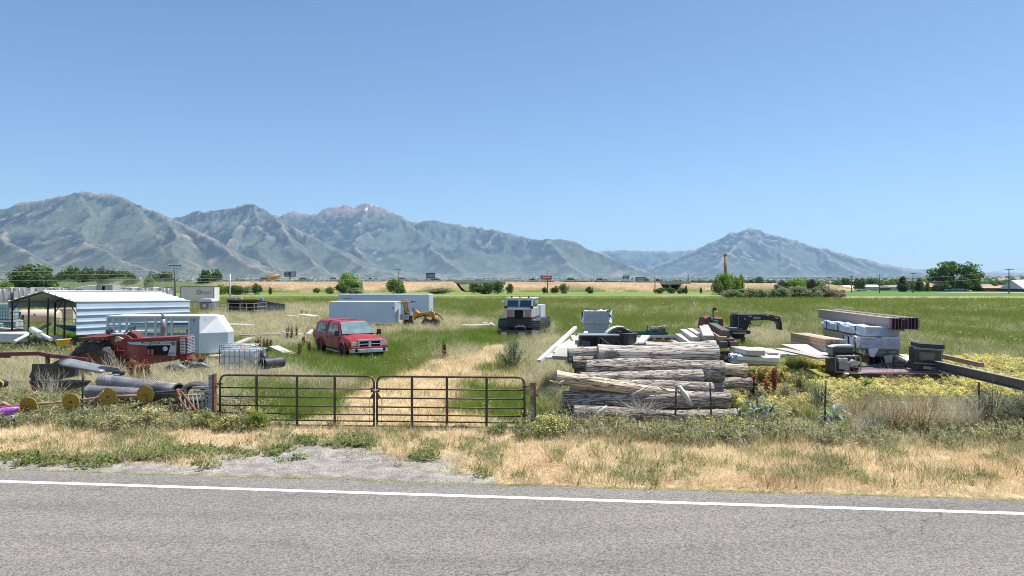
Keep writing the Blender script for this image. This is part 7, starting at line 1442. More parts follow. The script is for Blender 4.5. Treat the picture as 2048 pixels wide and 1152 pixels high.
    Fc = [(j*k_+i, j*k_+i+1, (j+1)*k_+i+1, (j+1)*k_+i) for j in range(3) for i in range(k_-1)]+[tuple(range(k_)), tuple(reversed(range(3*k_, 4*k_)))]; MB().add(V, Fc).build('cover', tp, t4); MB().cyl((.1, -.1, h4*.98), (.1, -.1, h4+.09), .1, 10).build('filler_cap', mat('rust_orange', (.45, .13, .07)), t4)
gooseneck()
# lower stack: boards, blue wrapped pack, slats
for a, m, lb in [((1475, 697, 25.5, 1512, 706, 22, .55, .16), sq_top, 'thick pale timber slab left of the loose boards'), ((1478, 712, 23, 1560, 716, 22.5, 1.3, .12), white, 'white wrapped sheet stack on the ground'), ((1500, 695, 26.5, 1548, 708, 22.8, .30, .05), woodgrey, 'first loose pale board right of the thick slab'), ((1515, 695, 27, 1565, 709, 23, .30, .05), woodpale, 'second loose pale board right of the thick slab'), ((1532, 697, 27, 1590, 711, 23.5, .28, .05), woodgrey, 'third loose pale board right of the thick slab'), ((1560, 697, 26, 1648, 716, 23.5, .5, .04), woodgrey, 'long thin pale sheet under the timber stack'), ((1590, 692, 27.5, 1660, 714, 24.3, 1.1, .14), mat('pale_ply', (.75, .66, .55)), 'wide pale plywood stack under the squared timbers')]:
    timber(*a, m, lb, name='board', cat='board', bevel=0)
bundle(P(1500, 722, 24.3), P(1512, 728, 22.6), 1.5, .28, wrapb, 'low blue and white wrapped pack on the ground beside the logs', mat('teal_side', (.35, .52, .60), (.55, .6, .68), 4), seed=8)
stk = thing('timber_stack', (P(1601, 686, 31)+P(1680, 706, 25.2))/2, 0, 'three layer stack of tan squared timbers left of the steel beams', 'timber stack'); A_ = P(1598, 690, 31)-stk.location; B_ = P(1672, 709, 25)-stk.location; dr = (B_-A_).normalized(); sd = dr.cross(Vector((0, 0, 1))).normalized(); Lk = (B_-A_).length
for r_ in range(4):
    for c_ in range(3):
        off = rnd.uniform(-.08, .08); a = A_+sd*(c_-1)*.24+Vector((0, 0, r_*.165-.02))+dr*off; MB().beam(a, a+dr*Lk*(1 if r_ else .98), .225, .155).build('timber', woodtan if (r_+c_) % 3 else sq_top, stk, .006)
def up3(v, z): return Vector((v[0], v[1], v[2]+z))
# big stack: wrapped bundles carrying steel beams
ibm = mat('steel_beam_side', (.46, .39, .32), (.36, .30, .25), 5, .75, .1, bump=.25, c3=(.42, .37, .33), s3=1.5, stretch=(1, 6, 1)); ibe = mat('steel_beam_violet', (.30, .16, .20), (.22, .11, .15), 3, .6)
A0 = P(1637, 627, 36); B0 = P(1784, 648, 26); dr = (B0-A0).normalized(); rt = dr.cross(Vector((0, 0, 1))).normalized()
if rt.x < 0: rt = -rt
for i in range(10):
    sft = dr*[0, .05, .02, .04, -.03, .1, .06, .12, .08, -.2][i]; a = A0+rt*(.11*i)+sft*(-1)+Vector((0, 0, [0, .0, -.005, .01, -.04, .03, .02, .03, .02, .0][i])); b = B0+rt*(.11*i)+sft+Vector((0, 0, [0, .0, -.005, .01, -.04, .03, .02, .03, .02, 0][i])); mid = (a+b)/2; L_ = (b-a).length; hh = .44
    t = thing('steel_beam', mid, 0, 'nearest rusty grey steel beam with its whole side showing' if i == 0 else 'rightmost steel beam set slightly back with a pale end plate' if i == 9 else 'violet ended steel beam packed inside the top stack', 'steel beam', 'steel beams stacked on the lumber bundles'); t.rotation_euler = (a-b).to_track_quat('Y', 'Z').to_euler()
    MB().bb(-.006, .006, -L_/2, L_/2, -hh/2, hh/2).build('web', ibm, t); MB().bb(-.05, .05, -L_/2, L_/2, hh/2-.014, hh/2).build('flange', ibm, t); MB().bb(-.05, .05, -L_/2, L_/2, -hh/2, -hh/2+.014).build('flange', ibm, t)
    e = MB().bb(-.007, .007, -L_/2-.004, -L_/2+.25, -hh/2+.015, hh/2-.015); e.bb(-.052, .052, -L_/2-.004, -L_/2+.2, hh/2-.018, hh/2+.003).bb(-.052, .052, -L_/2-.004, -L_/2+.2, -hh/2-.003, -hh/2+.018); e.build('painted_end', ibe, t)
    if i == 9: MB().bb(.01, .06, -L_/2-.01, -L_/2+.02, -.15, .15).build('end_plate', woodtan, t)
def bl(px0, py0, d0, px1, py1, d1): return P(px0, py0, d0), P(px1, py1, d1)
bundle(*bl(1670, 655, 34, 1765, 673, 26.4), 1.25, .36, wrapb, 'shiny crinkled white bundle directly under the steel beams', wrapd, seed=11, lump=.04)
bundle(*bl(1668, 669, 34, 1745, 688, 27.2), 1.05, .30, woodtan, 'unwrapped brown board bundle below the crinkled white one', woodtan, boards=(1, 1), seed=12, lump=.008); bundle(*bl(1720, 690, 30, 1760, 697, 26.2), 1.45, .44, wrap, 'white wrapped bundle with green print under the right half', mat('wrap_end2', (.56, .58, .61), (.38, .38, .40), 4, .6), seed=13, lump=.05)
bundle(*bl(1670, 683, 34, 1764, 710, 26.5), 1.25, .30, wrapg, 'green and white printed bundle low in the steel beam stack', mat('brown_ribbed_end', (.16, .12, .09), (.3, .28, .25), 3), seed=14, lump=.02)
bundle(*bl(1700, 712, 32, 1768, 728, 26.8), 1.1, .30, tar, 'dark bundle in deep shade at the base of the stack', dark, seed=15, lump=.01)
t_ = MB().add([(0, 0, 0), (.42, 0, .02), (.20, -.02, -.34), (.06, 0, -.30)], [(0, 1, 2, 3)]).build('torn_wrap', wrap); t_.location = P(1737, 697, 26.2); t_.modifiers.new('thick', 'SOLIDIFY').thickness = .02; tag(t_, 'torn brown and white flap hanging off the bundle end', 'plastic sheet')
t_ = MB().add([(0, 0, 0), (.36, 0, .05), (.28, -.02, -.3), (.1, 0, -.34)], [(0, 1, 2, 3)]).build('torn_wrap', mat('pale_green_film', (.35, .43, .38), (.5, .55, .5))); t_.location = P(1768, 712, 26.2); t_.modifiers.new('thick', 'SOLIDIFY').thickness = .02; tag(t_, 'pale green film scrap below the bundle ends', 'plastic sheet')
# base trailer / sheets
dk_ = thing('flatbed_frame', P(1805, 752, 24), R(-3), 'low flat frame with a black front edge under the metal cabinets', 'frame'); s24 = 24/F
MB().bb(-1.8, 1.85, 0, 2.6, -.02, .06).build('deck', mat('deck_dark', (.12, .12, .16), (.08, .08, .11)), dk_); MB().bb(-1.85, 1.88, -.06, -.003, -.09, .08).build('front_edge', black, dk_); MB().bb(-1.8, 1.84, .04, .12, .07, .10).build('edge_trim', mat('violet_strip', (.30, .28, .5), (.6, .6, .75)), dk_)
for x in (-1.4, 1.4): MB().bb(x-.1, x+.1, .2, .4, -.35, -.03).build('block', concrete, dk_)
for a, m, lb in [((1716, 743, 24.5, 1866, 741, 24.4, .7, .03), mat('pink_rust_sheet', (.34, .19, .15), (.28, .15, .12), 2), 'flat pinkish rusty sheet on the low frame'), ((1690, 748, 24.2, 1755, 746, 24.3, .3, .05), white, 'white board at the left end of the low frame'), ((1862, 738, 25, 1900, 744, 23.9, .5, .04), woodpale, 'pale plank at the right end of the low frame'), ((1722, 735, 26, 1818, 727, 26.6, .14, .12), mat('violet_beam', (.16, .14, .28)), 'violet grey beam across the frame'), ((1770, 731, 26, 1830, 727, 26.4, .2, .14), black, 'black beam lying behind the rusty sheet'), ((1788, 713, 27, 1822, 724, 26, .4, .05), woodpale, 'pale broken board right of the stack base'), ((1786, 722, 26.5, 1812, 722, 26.5, .3, .1), woodtan, 'tan offcut pile beside the stack base'), ((1806, 710, 28, 1834, 724, 26.6, .3, .05), woodpale, 'long pale lath leading to the black cabinet')]:
    timber(*a, m, lb, name='sheet' if 'sheet' in lb else 'board', cat='sheet' if 'sheet' in lb else 'board', bevel=0)
def cabinet():
    d = 24.2; s = d/F; c = P(1858, 742, d); t = thing('metal_cabinet', c, R(-16), 'tilted black metal cabinet with a grey window beside the long channel', 'cabinet'); t.rotation_euler = (0, R(3), R(-14))
    MB().bb(-.48, .32, 0, .75, 0, .27).build('base', black, t); MB().bb(-.44, .36, .0, .8, .28, .78).build('body', mat('cabinet_black', (.03, .03, .034), (.06, .06, .065), 2, .35), t, .01); MB().bb(-.34, .14, -.02, -.003, .38, .66).build('window', mat('smoky_glass', (.09, .08, .075), (.22, .2, .18), 2, .2), t); MB().bb(-.52, .40, -.10, -.01, .74, .80).build('top_flap', mat('flap_grey', (.2, .2, .22)), t); MB().bb(-.4, .45, .0, .8, .81, .95).build('top_box', black, t)
    MB().bb(.37, .395, .05, .75, .3, .9).build('side_sheet', mat('side_blue', (.30, .35, .42), (.42, .46, .52)), t); MB().bb(-.50, .42, -.08, .0, .24, .275).build('shelf', woodtan, t); MB().bb(.40, .5, .3, .7, .2, .95).build('rear_flap', black, t); MB().bb(-.2, .2, -.03, -.003, .06, .16).build('nameplate', mat('side_blue', (.30, .35, .42)), t)
cabinet()
def genset():
    d = 23.6; s = d/F; c = P(1696, 744, d); t = thing('generator', c, R(-5), 'small engine generator in a bent tube frame below the black box', 'generator'); W_ = .42; h_ = .55
    for y in (0, .42): MB().tube([(-W_, y, 0), (-W_, y, h_-.06), (-W_+.06, y, h_), (W_-.06, y, h_), (W_, y, h_-.06), (W_, y, .06), (W_-.08, y, 0), (-W_, y, 0)], .026, 8).build('tube_frame', mat('tube_grey', (.12, .12, .125), (.4, .4, .42), 3, .35), t)
    MB().bb(-.28, .10, .05, .36, .08, .34).build('engine', mat('engine_grey', (.36, .37, .38), (.22, .23, .24), 7, .5), t, .02)
    for x in (-.24, -.06): MB().bb(x-.07, x+.07, .03, .2, .34, .47).build('cylinder_head', mat('engine_light', (.5, .51, .52)), t, .02)
    MB().cyl((.22, .0, .28), (.22, .3, .28), .13, 16).build('recoil', mat('engine_light', (.5, .51, .52)), t); MB().torus((.25, -.03, .12), .09, .02, 'y', 16, 6).build('hose', mat('hose_maroon', (.3, .05, .06)), t); MB().bb(-.66, -.44, .0, .3, .02, .5).build('battery_box', black, t, .02); MB().bb(.15, .36, .05, .35, .02, .14).build('base', black, t)
    t2 = thing('black_box', P(1687, 719, 23.9), R(-5), 'upright black box with a bluish lid on the generator', 'box'); MB().bb(-.36, .33, 0, .5, 0, .42).build('body', bplast, t2, .01); MB().prism([(-.39, .425), (-.2, .49), (.35, .50), (.35, .425)], 'y', -.02, .5).build('lid', mat('lid_blue', (.35, .45, .48), (.5, .45, .5)), t2); MB().bb(-.3, .3, -.02, -.004, .18, .24).build('recess', dark, t2)
    t3 = thing('black_box', P(1678, 702, 24.6), R(-5), 'dark grey box behind the bluish lidded one', 'box'); MB().bb(-.22, .18, 0, .4, -.3, .22).build('body', mat('charcoal_box', (.05, .055, .065)), t3, .01)
    t4 = thing('tyre', P(1671, 737, 24), 0, 'black tyre standing at the left of the generator', 'tyre'); tyre(.30, .16, t4, (0, 0, .0), black, 0, rimr=.5, name='tread')
genset()
# long steel channel at the right, tan square tube behind it
def channel():
    a = P(1862, 727, 24.5); b = P(2120, 786, 17.5); mid = (a+b)/2; t = thing('steel_channel', mid, 0, 'long dark steel channel slanting out of the frame at the right', 'steel channel'); t.rotation_euler = (b-a).to_track_quat('X', 'Z').to_euler(); L_ = (b-a).length; ch = mat('channel_dark', (.10, .10, .115), (.15, .15, .165), 3, .45, .3)
    MB().bb(-L_/2, L_/2, -.012, .0, -.13, .13).build('web', ch, t); MB().bb(-L_/2, L_/2, -.14, .0, .13, .15).build('flange', mat('channel_top', (.34, .33, .32), (.25, .25, .26), 3, .45, .3), t); MB().bb(-L_/2, L_/2, -.14, 0, -.15, -.13).build('flange', ch, t); MB().bb(-L_/2-.01, -L_/2+.3, -.13, .02, -.12, .155).build('end_paint', woodtan, t)
channel()
timber(1884, 712, 27.5, 1963, 730, 23.5, .16, .16, mat('tube_tan', (.34, .25, .2), (.26, .19, .15), 2), 'tan square tube lying in the grass behind the channel', name='square_tube', cat='steel tube')
# ---------------------------------------------------------------- left foreground scrap
def scrap_left():
    d = 21.; s = d/F; t = thing('plastic_culvert', P(95, 790, d), 0, 'black cut plastic tank with a curved grey hood, left of the fence post', 'plastic tank'); u = lambda x: (x-95)*s; z = lambda y: (790-y)*s
    bp2 = mat('plastic_blueblack', (.022, .028, .034), (.04, .048, .055), 2, .35, bump=.15); gp = mat('plastic_grey', (.22, .23, .25), (.15, .16, .175), 3, .5, bump=.4, c3=(.32, .32, .33), s3=2)
    MB().prism([(u(65), z(728)), (u(119), z(727)), (u(119), z(759)), (u(63), z(757))], 'y', -.02, .04).build('side_wall', bp2, t); MB().prism([(u(62), z(760)), (u(172), z(764)), (u(160), z(775)), (u(115), z(786)), (u(64), z(788))], 'y', .02, .3).build('lower_wall', bp2, t)
    MB().bb(u(116), u(120), -.06, .9, z(759), z(725)).build('corner', bp2, t); MB().prism([(u(98), z(728)), (u(118), z(718)), (u(119), z(728))], 'y', .1, .14).build('gusset', bp2, t)
    V = []; n = 9
    for i in range(n):
        x = 119+i*(206-119)/(n-1); c_ = 728+i*1.8; h_ = 11-i*.5
        for a in range(10): b = math.pi*(a/9*.9+.05); V.append((u(x)+.02*math.sin(a), .35-math.cos(b)*.42, z(c_+4)+math.sin(b)*h_*1.15*s))
    Fc = [(i*10+a, i*10+a+1, (i+1)*10+a+1, (i+1)*10+a) for i in range(n-1) for a in range(9)]; MB().add(V, Fc, True).build('curved_hood', gp, t).modifiers.new('thick', 'SOLIDIFY').thickness = .03
    MB().tube([(u(118.5), .35-math.cos(math.pi*a/9)*.44, z(731)+math.sin(math.pi*a/9)*12.5*s) for a in range(10)], .02, 6).build('rim', black, t)
    MB().prism([(u(200), z(732)), (u(233), z(737)), (u(240), z(742)), (u(215), z(745)), (u(180), z(741))], 'y', .1, .14).build('flap', gp, t); MB().beam((u(115), -.05, z(760)), (u(140), 0, z(761)), .05, .03).beam((u(126), 0, z(757)), (u(133), .1, z(745)), .04, .05).build('bracket', mat('bracket_grey', (.3, .34, .36)), t)
    q = MB().tube([(u(62)+.04*math.sin(i), .2, z(742+i*2.2)) for i in range(14)], [.12+.02*(i % 2) for i in range(14)], 10).build('ribbed_edge', bplast, t)
    t2 = thing('plastic_scrap', P(240, 747, 20.6), R(20), 'crumpled black and grey plastic end beyond the curved hood', 'plastic scrap'); MB().tube([(-.2, 0, 0), (0, 0, .03), (.13, 0, 0)], [.05, .10, .06], 9, wob=.6, seed=2).build('lump', bplast, t2); MB().tube([(-.3, -.05, -.03), (.0, -.06, -.04)], [.03, .05], 7, wob=.5).build('fold', gp, t2)
    def culvert(x0, y0, d0, x1, y1, d1, r, label, seed):
        a = P(x0, y0, d0); b = P(x1, y1, d1); t = thing('culvert_pipe', (a+b)/2, 0, label, 'pipe'); t.rotation_euler = (b-a).to_track_quat('X', 'Z').to_euler(); L_ = (b-a).length; n = int(L_/.07); pts = [(-L_/2+L_*i/n, 0, 0) for i in range(n+1)]
        MB().tube(pts, [r*(1+.06*(i % 2)) for i in range(n+1)], 18, caps=False, wob=.05, seed=seed).build('wall', mat('pipe_grey', (.26, .255, .27), (.17, .17, .185), 3, .6, bump=.5, c3=(.40, .37, .36), s3=2.5, lo3=.5, hi3=.7), t); MB().cyl((L_/2-.05, 0, 0), (L_/2-.03, 0, 0), r*.9, 18).build('bore', dark, t); MB().torus((L_/2, 0, 0), r, .025, 'x', 20, 6).build('collar', bplast, t)
    culvert(203, 763, 19.6, 356, 782, 18.7, .20, 'upper crushed grey corrugated pipe behind the rake wheels', 1); culvert(176, 783, 18.9, 300, 790, 18.6, .17, 'lower pale corrugated pipe right behind the rake wheels', 2)
    # tyre half buried
    t3 = thing('tyre', P(392, 797, 18.4), R(12), 'grey truck tyre half buried beside the left gate post', 'tyre'); tr = mat('tyre_grey', (.13, .13, .14), (.08, .08, .085), 6, .85)
    tb = MB(); 
    for k_ in range(5): tb.torus((0, -.13+.065*k_, 0), .43 if k_ in (1, 2, 3) else .41, .034, 'y', 40, 8)
    tb.build('tread', tr, t3); MB().torus((0, -.15, 0), .36, .07, 'y', 36, 10).build('sidewall', rubber, t3); MB().torus((0, .15, 0), .36, .07, 'y', 36, 10).build('sidewall', rubber, t3)
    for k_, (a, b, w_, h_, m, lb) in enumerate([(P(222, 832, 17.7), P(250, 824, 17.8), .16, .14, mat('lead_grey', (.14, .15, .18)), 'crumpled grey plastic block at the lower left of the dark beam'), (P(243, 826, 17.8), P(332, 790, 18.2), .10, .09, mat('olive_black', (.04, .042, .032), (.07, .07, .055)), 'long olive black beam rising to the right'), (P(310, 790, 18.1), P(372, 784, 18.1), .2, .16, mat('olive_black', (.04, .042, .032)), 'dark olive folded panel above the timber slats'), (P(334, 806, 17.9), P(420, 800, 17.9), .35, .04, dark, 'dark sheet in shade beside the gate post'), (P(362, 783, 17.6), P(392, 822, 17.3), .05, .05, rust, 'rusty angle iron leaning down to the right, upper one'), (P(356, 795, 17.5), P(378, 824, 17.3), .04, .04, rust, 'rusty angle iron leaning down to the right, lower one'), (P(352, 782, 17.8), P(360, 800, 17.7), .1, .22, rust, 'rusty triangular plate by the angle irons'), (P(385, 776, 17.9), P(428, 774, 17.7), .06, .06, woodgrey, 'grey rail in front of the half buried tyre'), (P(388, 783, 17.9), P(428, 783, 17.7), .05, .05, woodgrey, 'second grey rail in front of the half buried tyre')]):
        board(a, b, w_, h_, m, lb, 'scrap_piece', 'scrap')
    t4 = thing('wooden_pallet', P(395, 800, 17.7), R(8), 'grey weathered broken pallet with leaning slats by the gate post', 'pallet')
    for k_ in range(9): MB().beam((-.42+k_*.1, 0, .12), (-.34+k_*.105, -.1, -.28), .045, .02).build('slat', woodgrey, t4)
    MB().beam((-.45, .02, .12), (.45, .02, .1), .05, .05).build('rail', woodgrey, t4)
    # red implement frame
    rf = mat('implement_red', (.20, .05, .045), (.14, .035, .035), 2, .55, c3=(.28, .10, .09), s3=3); t5 = thing('implement_frame', P(80, 708, 24), 0, 'long dull red implement beam reaching left from the tractor wheel', 'implement'); v = lambda x, y, dd=24: P(x, y, dd)-t5.location
    fr_ = MB()
    for a, b in ((v(-30, 709), v(78, 707)), (v(78, 707), v(98, 711)), (v(98, 711), v(176, 720))): fr_.beam(a, b, .10, .13)
    fr_.build('beam', rf, t5); MB().beam(v(95, 713), v(96, 735), .10, .10).build('leg', rf, t5); MB().beam(v(-30, 713), v(20, 714), .06, .06).build('lower_bar', rf, t5)
    # wheel rake
    t6 = thing('wheel_rake', P(170, 812, 17.9), 0, 'old wheel rake with four perforated yellow discs and black tines in the weeds', 'rake'); dm = mat('disc_yellow', (.46, .28, .02), (.38, .22, .015), 3, .5); k6 = lambda x, y, dd: P(x, y, dd)-t6.location
    for x, y, dd, n in ((57, 812, 17.6, 0), (142, 804, 17.7, 0), (216, 793, 17.8, 34), (291, 789, 17.9, 34)):
        c = k6(x, y, dd); h_ = MB(); hn = 40; r = .225; V = []; 
        dsc = MB().cyl(c+Vector((0, .012, 0)), c+Vector((0, -.012, 0)), r, 36, smooth=False).build('disc', dm, t6); dsc.rotation_euler = (0, 0, 0)
        hb_ = MB()
        for rr, m_ in ((r*.80, 18), (r*.52, 12)):
            for i in range(m_): a = 2*math.pi*i/m_; hb_.box(c+Vector((rr*math.cos(a), -.014, rr*math.sin(a))), (.022, .006, .010), ry=-a+math.pi/2)
        hb_.build('holes', dark, dsc); MB().cyl(c+Vector((0, .05, 0)), c+Vector((0, -.05, 0)), .035, 10).build('hub', rust, dsc)
        if n:
            tn = MB()
            for i in range(n):
                a = math.pi*(.04+.92*i/(n-1)) if n else 0; dd_ = Vector((math.cos(a), 0, math.sin(a))); tn.tube([c+dd_*r*.95, c+dd_*(r+.20), c+dd_*(r+.34)+Vector((.04, -.03, 0))], [.004, .004, .003], 4, caps=False)
            tn.build('tines', mat('tine_black', (.03, .03, .035)), dsc)
    MB().tube([k6(-30, 818, 17.8), k6(60, 809, 17.8), k6(142, 803, 17.9), k6(216, 792, 18), k6(330, 790, 18.1)], .028, 8).build('axle', mat('axle_red', (.42, .16, .13), (.5, .28, .22), 3), t6)
    for x, y in ((57, 812), (142, 804), (216, 793), (291, 789)): MB().beam(k6(x, y+1, 17.85), k6(x+3, y+28, 17.85), .02, .02).build('arm', rust, t6)
    MB().beam(k6(176, 808, 17.6), k6(207, 782, 17.6), .025, .02).build('white_bar', white, t6)
    # bag and coil
    t7 = thing('plastic_bag', P(14, 843, 17.), R(8), 'purple and white printed feed bag at the left edge', 'bag'); mp_ = mat('bag_purple', (.36, .05, .40), (.55, .2, .6), 6, .4, bump=1); V = []
    MB().tube([(-.28, 0, .10), (-.1, 0, .2), (.1, 0, .26), (.28, 0, .34)], [.08, .14, .12, .03], 9, wob=.35, seed=5).build('upper_half', mp_, t7); MB().tube([(-.25, -.02, .02), (0, -.03, .08), (.22, -.02, .10)], [.06, .12, .09], 9, wob=.4, seed=6).build('lower_half', mat('bag_white', (.78, .8, .82), (.10, .45, .60), 5, .4, lo=.55, hi=.62, bump=1), t7)
    q_ = MB().tube([k6(-20, 822, 17.9), k6(8, 806, 17.9), k6(20, 812, 17.9)], [.05, .05, .03], 7).build('pink_pipe', mat('pink', (.6, .3, .28))); q_.location = t6.location; tag(q_, 'faded pink pipe end beside the feed bag', 'pipe')
    t8 = thing('wire_reel', P(8, 768, 19), 0, 'small yellow and black reel at the left edge', 'reel'); MB().cyl((-.05, -.1, 0), (-.05, .1, 0), .1, 12).build('drum', black, t8); MB().torus((-.05, -.1, 0), .1, .02, 'y', 16, 6).build('rim', mat('tub_yellow', (.8, .55, .02)), t8)
    # black corrugated hose coils right of the tote
    t9 = thing('drain_pipe', P(525, 737, 25.2), R(30), 'short black corrugated drain pipe lying open end forward beside the tote tank', 'pipe'); 
    n = 14; MB().tube([(i*.06, i*.03, .17) for i in range(n)], [.2+.014*(i % 2) for i in range(n)], 18, caps=False).build('wall', bplast, t9).modifiers.new('thick', 'SOLIDIFY').thickness = .015; MB().torus((0, 0, .17), .2, .015, 'x', 20, 6).build('rim', mat('rim_grey', (.25, .25, .26)), t9)
    t10 = thing('drain_pipe', P(526, 724, 26), R(120), 'bent corrugated pipe bundle beside the tote tank', 'pipe'); MB().tube([(math.cos(a)*.3, 0, .05+math.sin(a)*.28) for a in [i*.22 for i in range(14)]], [.10+.012*(i % 2) for i in range(14)], 12).build('wall', bplast, t10); tube_obj([P(522, 701, 28), P(529, 697, 28), P(537, 701, 28)], .07, bplast, 'arched black hose just behind the tote tank', 'hose', 'hose')
    for i, (x, y, lb) in enumerate([(350, 727, 'front'), (396, 724, 'rear')]):
        t11 = thing('plastic_sheeting', P(x, y+12, 24.6), R(10*i), 'crumpled grey black plastic under the %s of the tractor nose' % lb, 'plastic sheet'); MB().tube([(-.4, 0, 0), (-.15, 0, .1), (.15, 0, .12), (.4, 0, .02)], [.03, .09, .10, .04], 10, wob=.7, seed=i).build('folds', mat('sheet_greyblack', (.05, .055, .07), (.3, .32, .38), 4, .35, bump=1), t11)
scrap_left()

# ---------------------------------------------------------------- gate and fence
gate_m = mat('gate_steel', (.085, .055, .044), (.055, .036, .03), 6, .5, .15, c3=(.19, .09, .055), s3=4)
def gate(x0, x1, d0, d1, uprights, label, hinge_left):
    a = P(x0, 752, d0); a.z = 0; b = P(x1, 754, d1); b.z = 0; L_ = (b-a).length; t = thing('farm_gate', a, math.atan2(b.y-a.y, b.x-a.x), label, 'gate'); zt = 1.255; r = .026
    MB().tube([(0, 0, .02), (0, 0, zt-.16), (.03, 0, zt-.06), (.08, 0, zt-.015), (.16, 0, zt), (L_-.16, 0, zt), (L_-.08, 0, zt-.015), (L_-.03, 0, zt-.06), (L_, 0, zt-.16), (L_, 0, .02)], r, 10).build('frame_tube', gate_m, t)
    for z_ in (zt-.31, zt-.53, zt-.75, zt-.94, zt-1.10, zt-1.22): MB().cyl((0, 0, z_), (L_, 0, z_), .019, 8).build('rail', gate_m, t)
    for x in uprights: MB().bb((x-x0)/(x1-x0)*L_-.03, (x-x0)/(x1-x0)*L_+.03, -.034, -.021, .0, zt-.005).build('upright', gate_m, t)
    hx = 0 if hinge_left else L_; sg = -1 if hinge_left else 1
    for z_ in (zt-.22, .35): MB().bb(min(hx-.06, hx+.06), max(hx-.06, hx+.06), -.03, .03, z_-.02, z_+.02).cyl((hx, 0, z_), (hx+sg*.14, 0, z_), .012, 6).build('hinge', rust, t)
    ox = L_ if hinge_left else 0; s2 = -1 if hinge_left else 1
    MB().prism([(ox+s2*.0, zt-.55), (ox+s2*.10, zt-.52), (ox+s2*.02, zt-.40)], 'y', -.02, .02).build('gusset', rust, t); MB().bb(min(ox, ox+s2*.07), max(ox, ox+s2*.07), -.045, -.02, zt-.38, zt-.27).build('latch_plate', rust, t); MB().cyl((ox+s2*.11, -.01, 0.1), (ox+s2*.11, -.01, zt-.5), .006, 5).build('drop_rod', galv, t)
gate(440, 748, 17.0, 16.75, (515, 596, 671), 'left leaf of the dark tubular farm gate', True); gate(754, 1049, 16.75, 16.55, (825, 895, 974), 'right leaf of the dark tubular farm gate', False)
def gchain():
    t = thing('gate_chain', P(751, 778, 16.6), 0, 'short chain with a padlock joining the gate leaves', 'chain')
    for i in range(7): MB().torus((-.06+.02*i, -.02+.004*(i % 2), -.03*math.sin(i/6*math.pi)-.005), .014, .004, 'y' if i % 2 else 'z', 10, 5).build('link', galv, t)
    MB().bb(-.02, .02, -.045, -.02, -.085, -.045).build('padlock', mat('brass', (.4, .3, .1), (.3, .22, .08), 4, .3, .9), t)
gchain()
def gpost(px, d, h_, w_, label, m1, lean=0):
    c = gd(px, d); t = thing('gate_post', c, R(6), label, 'post'); t.rotation_euler = (0, R(lean), R(-6)); MB().bb(-w_/2, w_*.18, -.06, .06, -.1, h_).build('shaft', m1, t, .004); MB().bb(w_*.185, w_/2, -.065, .065, -.1, h_+.01).build('flange', rust, t, .004)
    for z_ in (h_*.2, h_*.42, h_*.58, h_*.78, h_*.92): MB().bb(-w_/2-.006, w_*.17, -.068, -.0605, z_, z_+.012).build('crack_band', mat('post_band', (.12, .11, .11)), t)
    MB().bb(w_*.5, w_*.5+.05, -.02, .02, h_*.72, h_*.76).build('hinge_pin', rust, t)
gpost(425, 17.2, 1.21, .15, 'peeling grey and rusty gate post at the left end of the gate', mat('post_peeling', (.33, .36, .42), (.26, .28, .33), 3, .7, c3=(.17, .08, .05), s3=4, lo3=.58, hi3=.64)); gpost(1068, 16.5, 1.15, .13, 'slightly leaning rusty gate post at the right end of the gate', mat('post_peeling2', (.36, .39, .44), (.28, .30, .34), 3, .7, c3=(.20, .09, .05), s3=3, lo3=.46, hi3=.56), -1.2)
tpost_m = mat('t_post_steel', (.035, .028, .03), (.06, .045, .045), 7, .6)
posts = []
for px, pyt, pyb, leanx, lb in [(164, 744, 836, 1.5, 'dark steel fence post in front of the wheel rake'), (1350, 770, 856, 1.3, 'dark steel post in front of the middle of the log pile'), (1423, 766, 852, -2.0, 'dark steel post by the right end of the log pile'), (1649, 762, 860, 1.3, 'dark pale tipped steel post right of the broad leaved weeds'), (1957, 765, 864, 0.5, 'dark rusty tipped steel post at the far right'), (1282, 828, 850, 0, 'short stub of a post against the lowest log')]:
    d = H*F/(pyb-HY); c = gd(px, d); h_ = (pyb-pyt)/F*d; t = thing('fence_post', c, 0, lb, 'fence post', 'steel posts of the wire fence'); t.rotation_euler = (0, R(leanx), 0)
    MB().bb(-.022, .022, -.006, .0, -.1, h_).bb(-.005, .005, -.0, .03, -.1, h_-.0).build('shaft', tpost_m, t); pt = mat('post_tip_pale', (.30, .24, .2), (.4, .35, .3)) if px != 1957 else rust
    if h_ > .6:
        MB().bb(-.024, .024, -.009, -.0065, h_-.15, h_+.002).build('tip', pt, t)
        for k_ in range(6): MB().bb(-.006, .006, -.022, -.0095, .3+k_*.13, .315+k_*.13).build('stud', tpost_m, t)
        posts.append((px, d, h_))
wire_m = mat('fence_wire', (.17, .16, .15), (.13, .11, .10), 5, .7, .2)
def fwire(pts, label, sag=.012):
    c = Vector(pts[0]); mb = MB()
    for a, b in zip(pts[:-1], pts[1:]):
        a = Vector(a)-c; b = Vector(b)-c; n = 10; mb.tube([a.lerp(b, i/n)-Vector((0, 0, sag*4*(i/n)*(1-i/n))) for i in range(n+1)], .0032, 4, caps=False)
    o = mb.build('fence_wire', wire_m); o.location = c; tag(o, label, 'wire', 'wires of the roadside fence')
FP = [(1070, 16.48), (1350, 16.68), (1423, 16.9), (1649, 16.45), (1957, 16.2), (2200, 16.0)]
for i, (zz, nm) in enumerate([(1.02, 'top'), (.86, 'second'), (.74, 'third'), (.52, 'fourth'), (.30, 'lowest')]):
    fwire([gd(px, d-.02, zz+rnd.uniform(-.02, .02)) for px, d in FP], '%s wire of the right hand fence, from the gate post to the right edge' % nm)
for i, (zz, nm) in enumerate([(.95, 'top'), (.72, 'middle'), (.48, 'lower')]): fwire([gd(-60, 18.2, zz), gd(164, 17.9, zz), gd(425, 17.15, zz)], '%s wire of the left hand fence' % nm, .02)
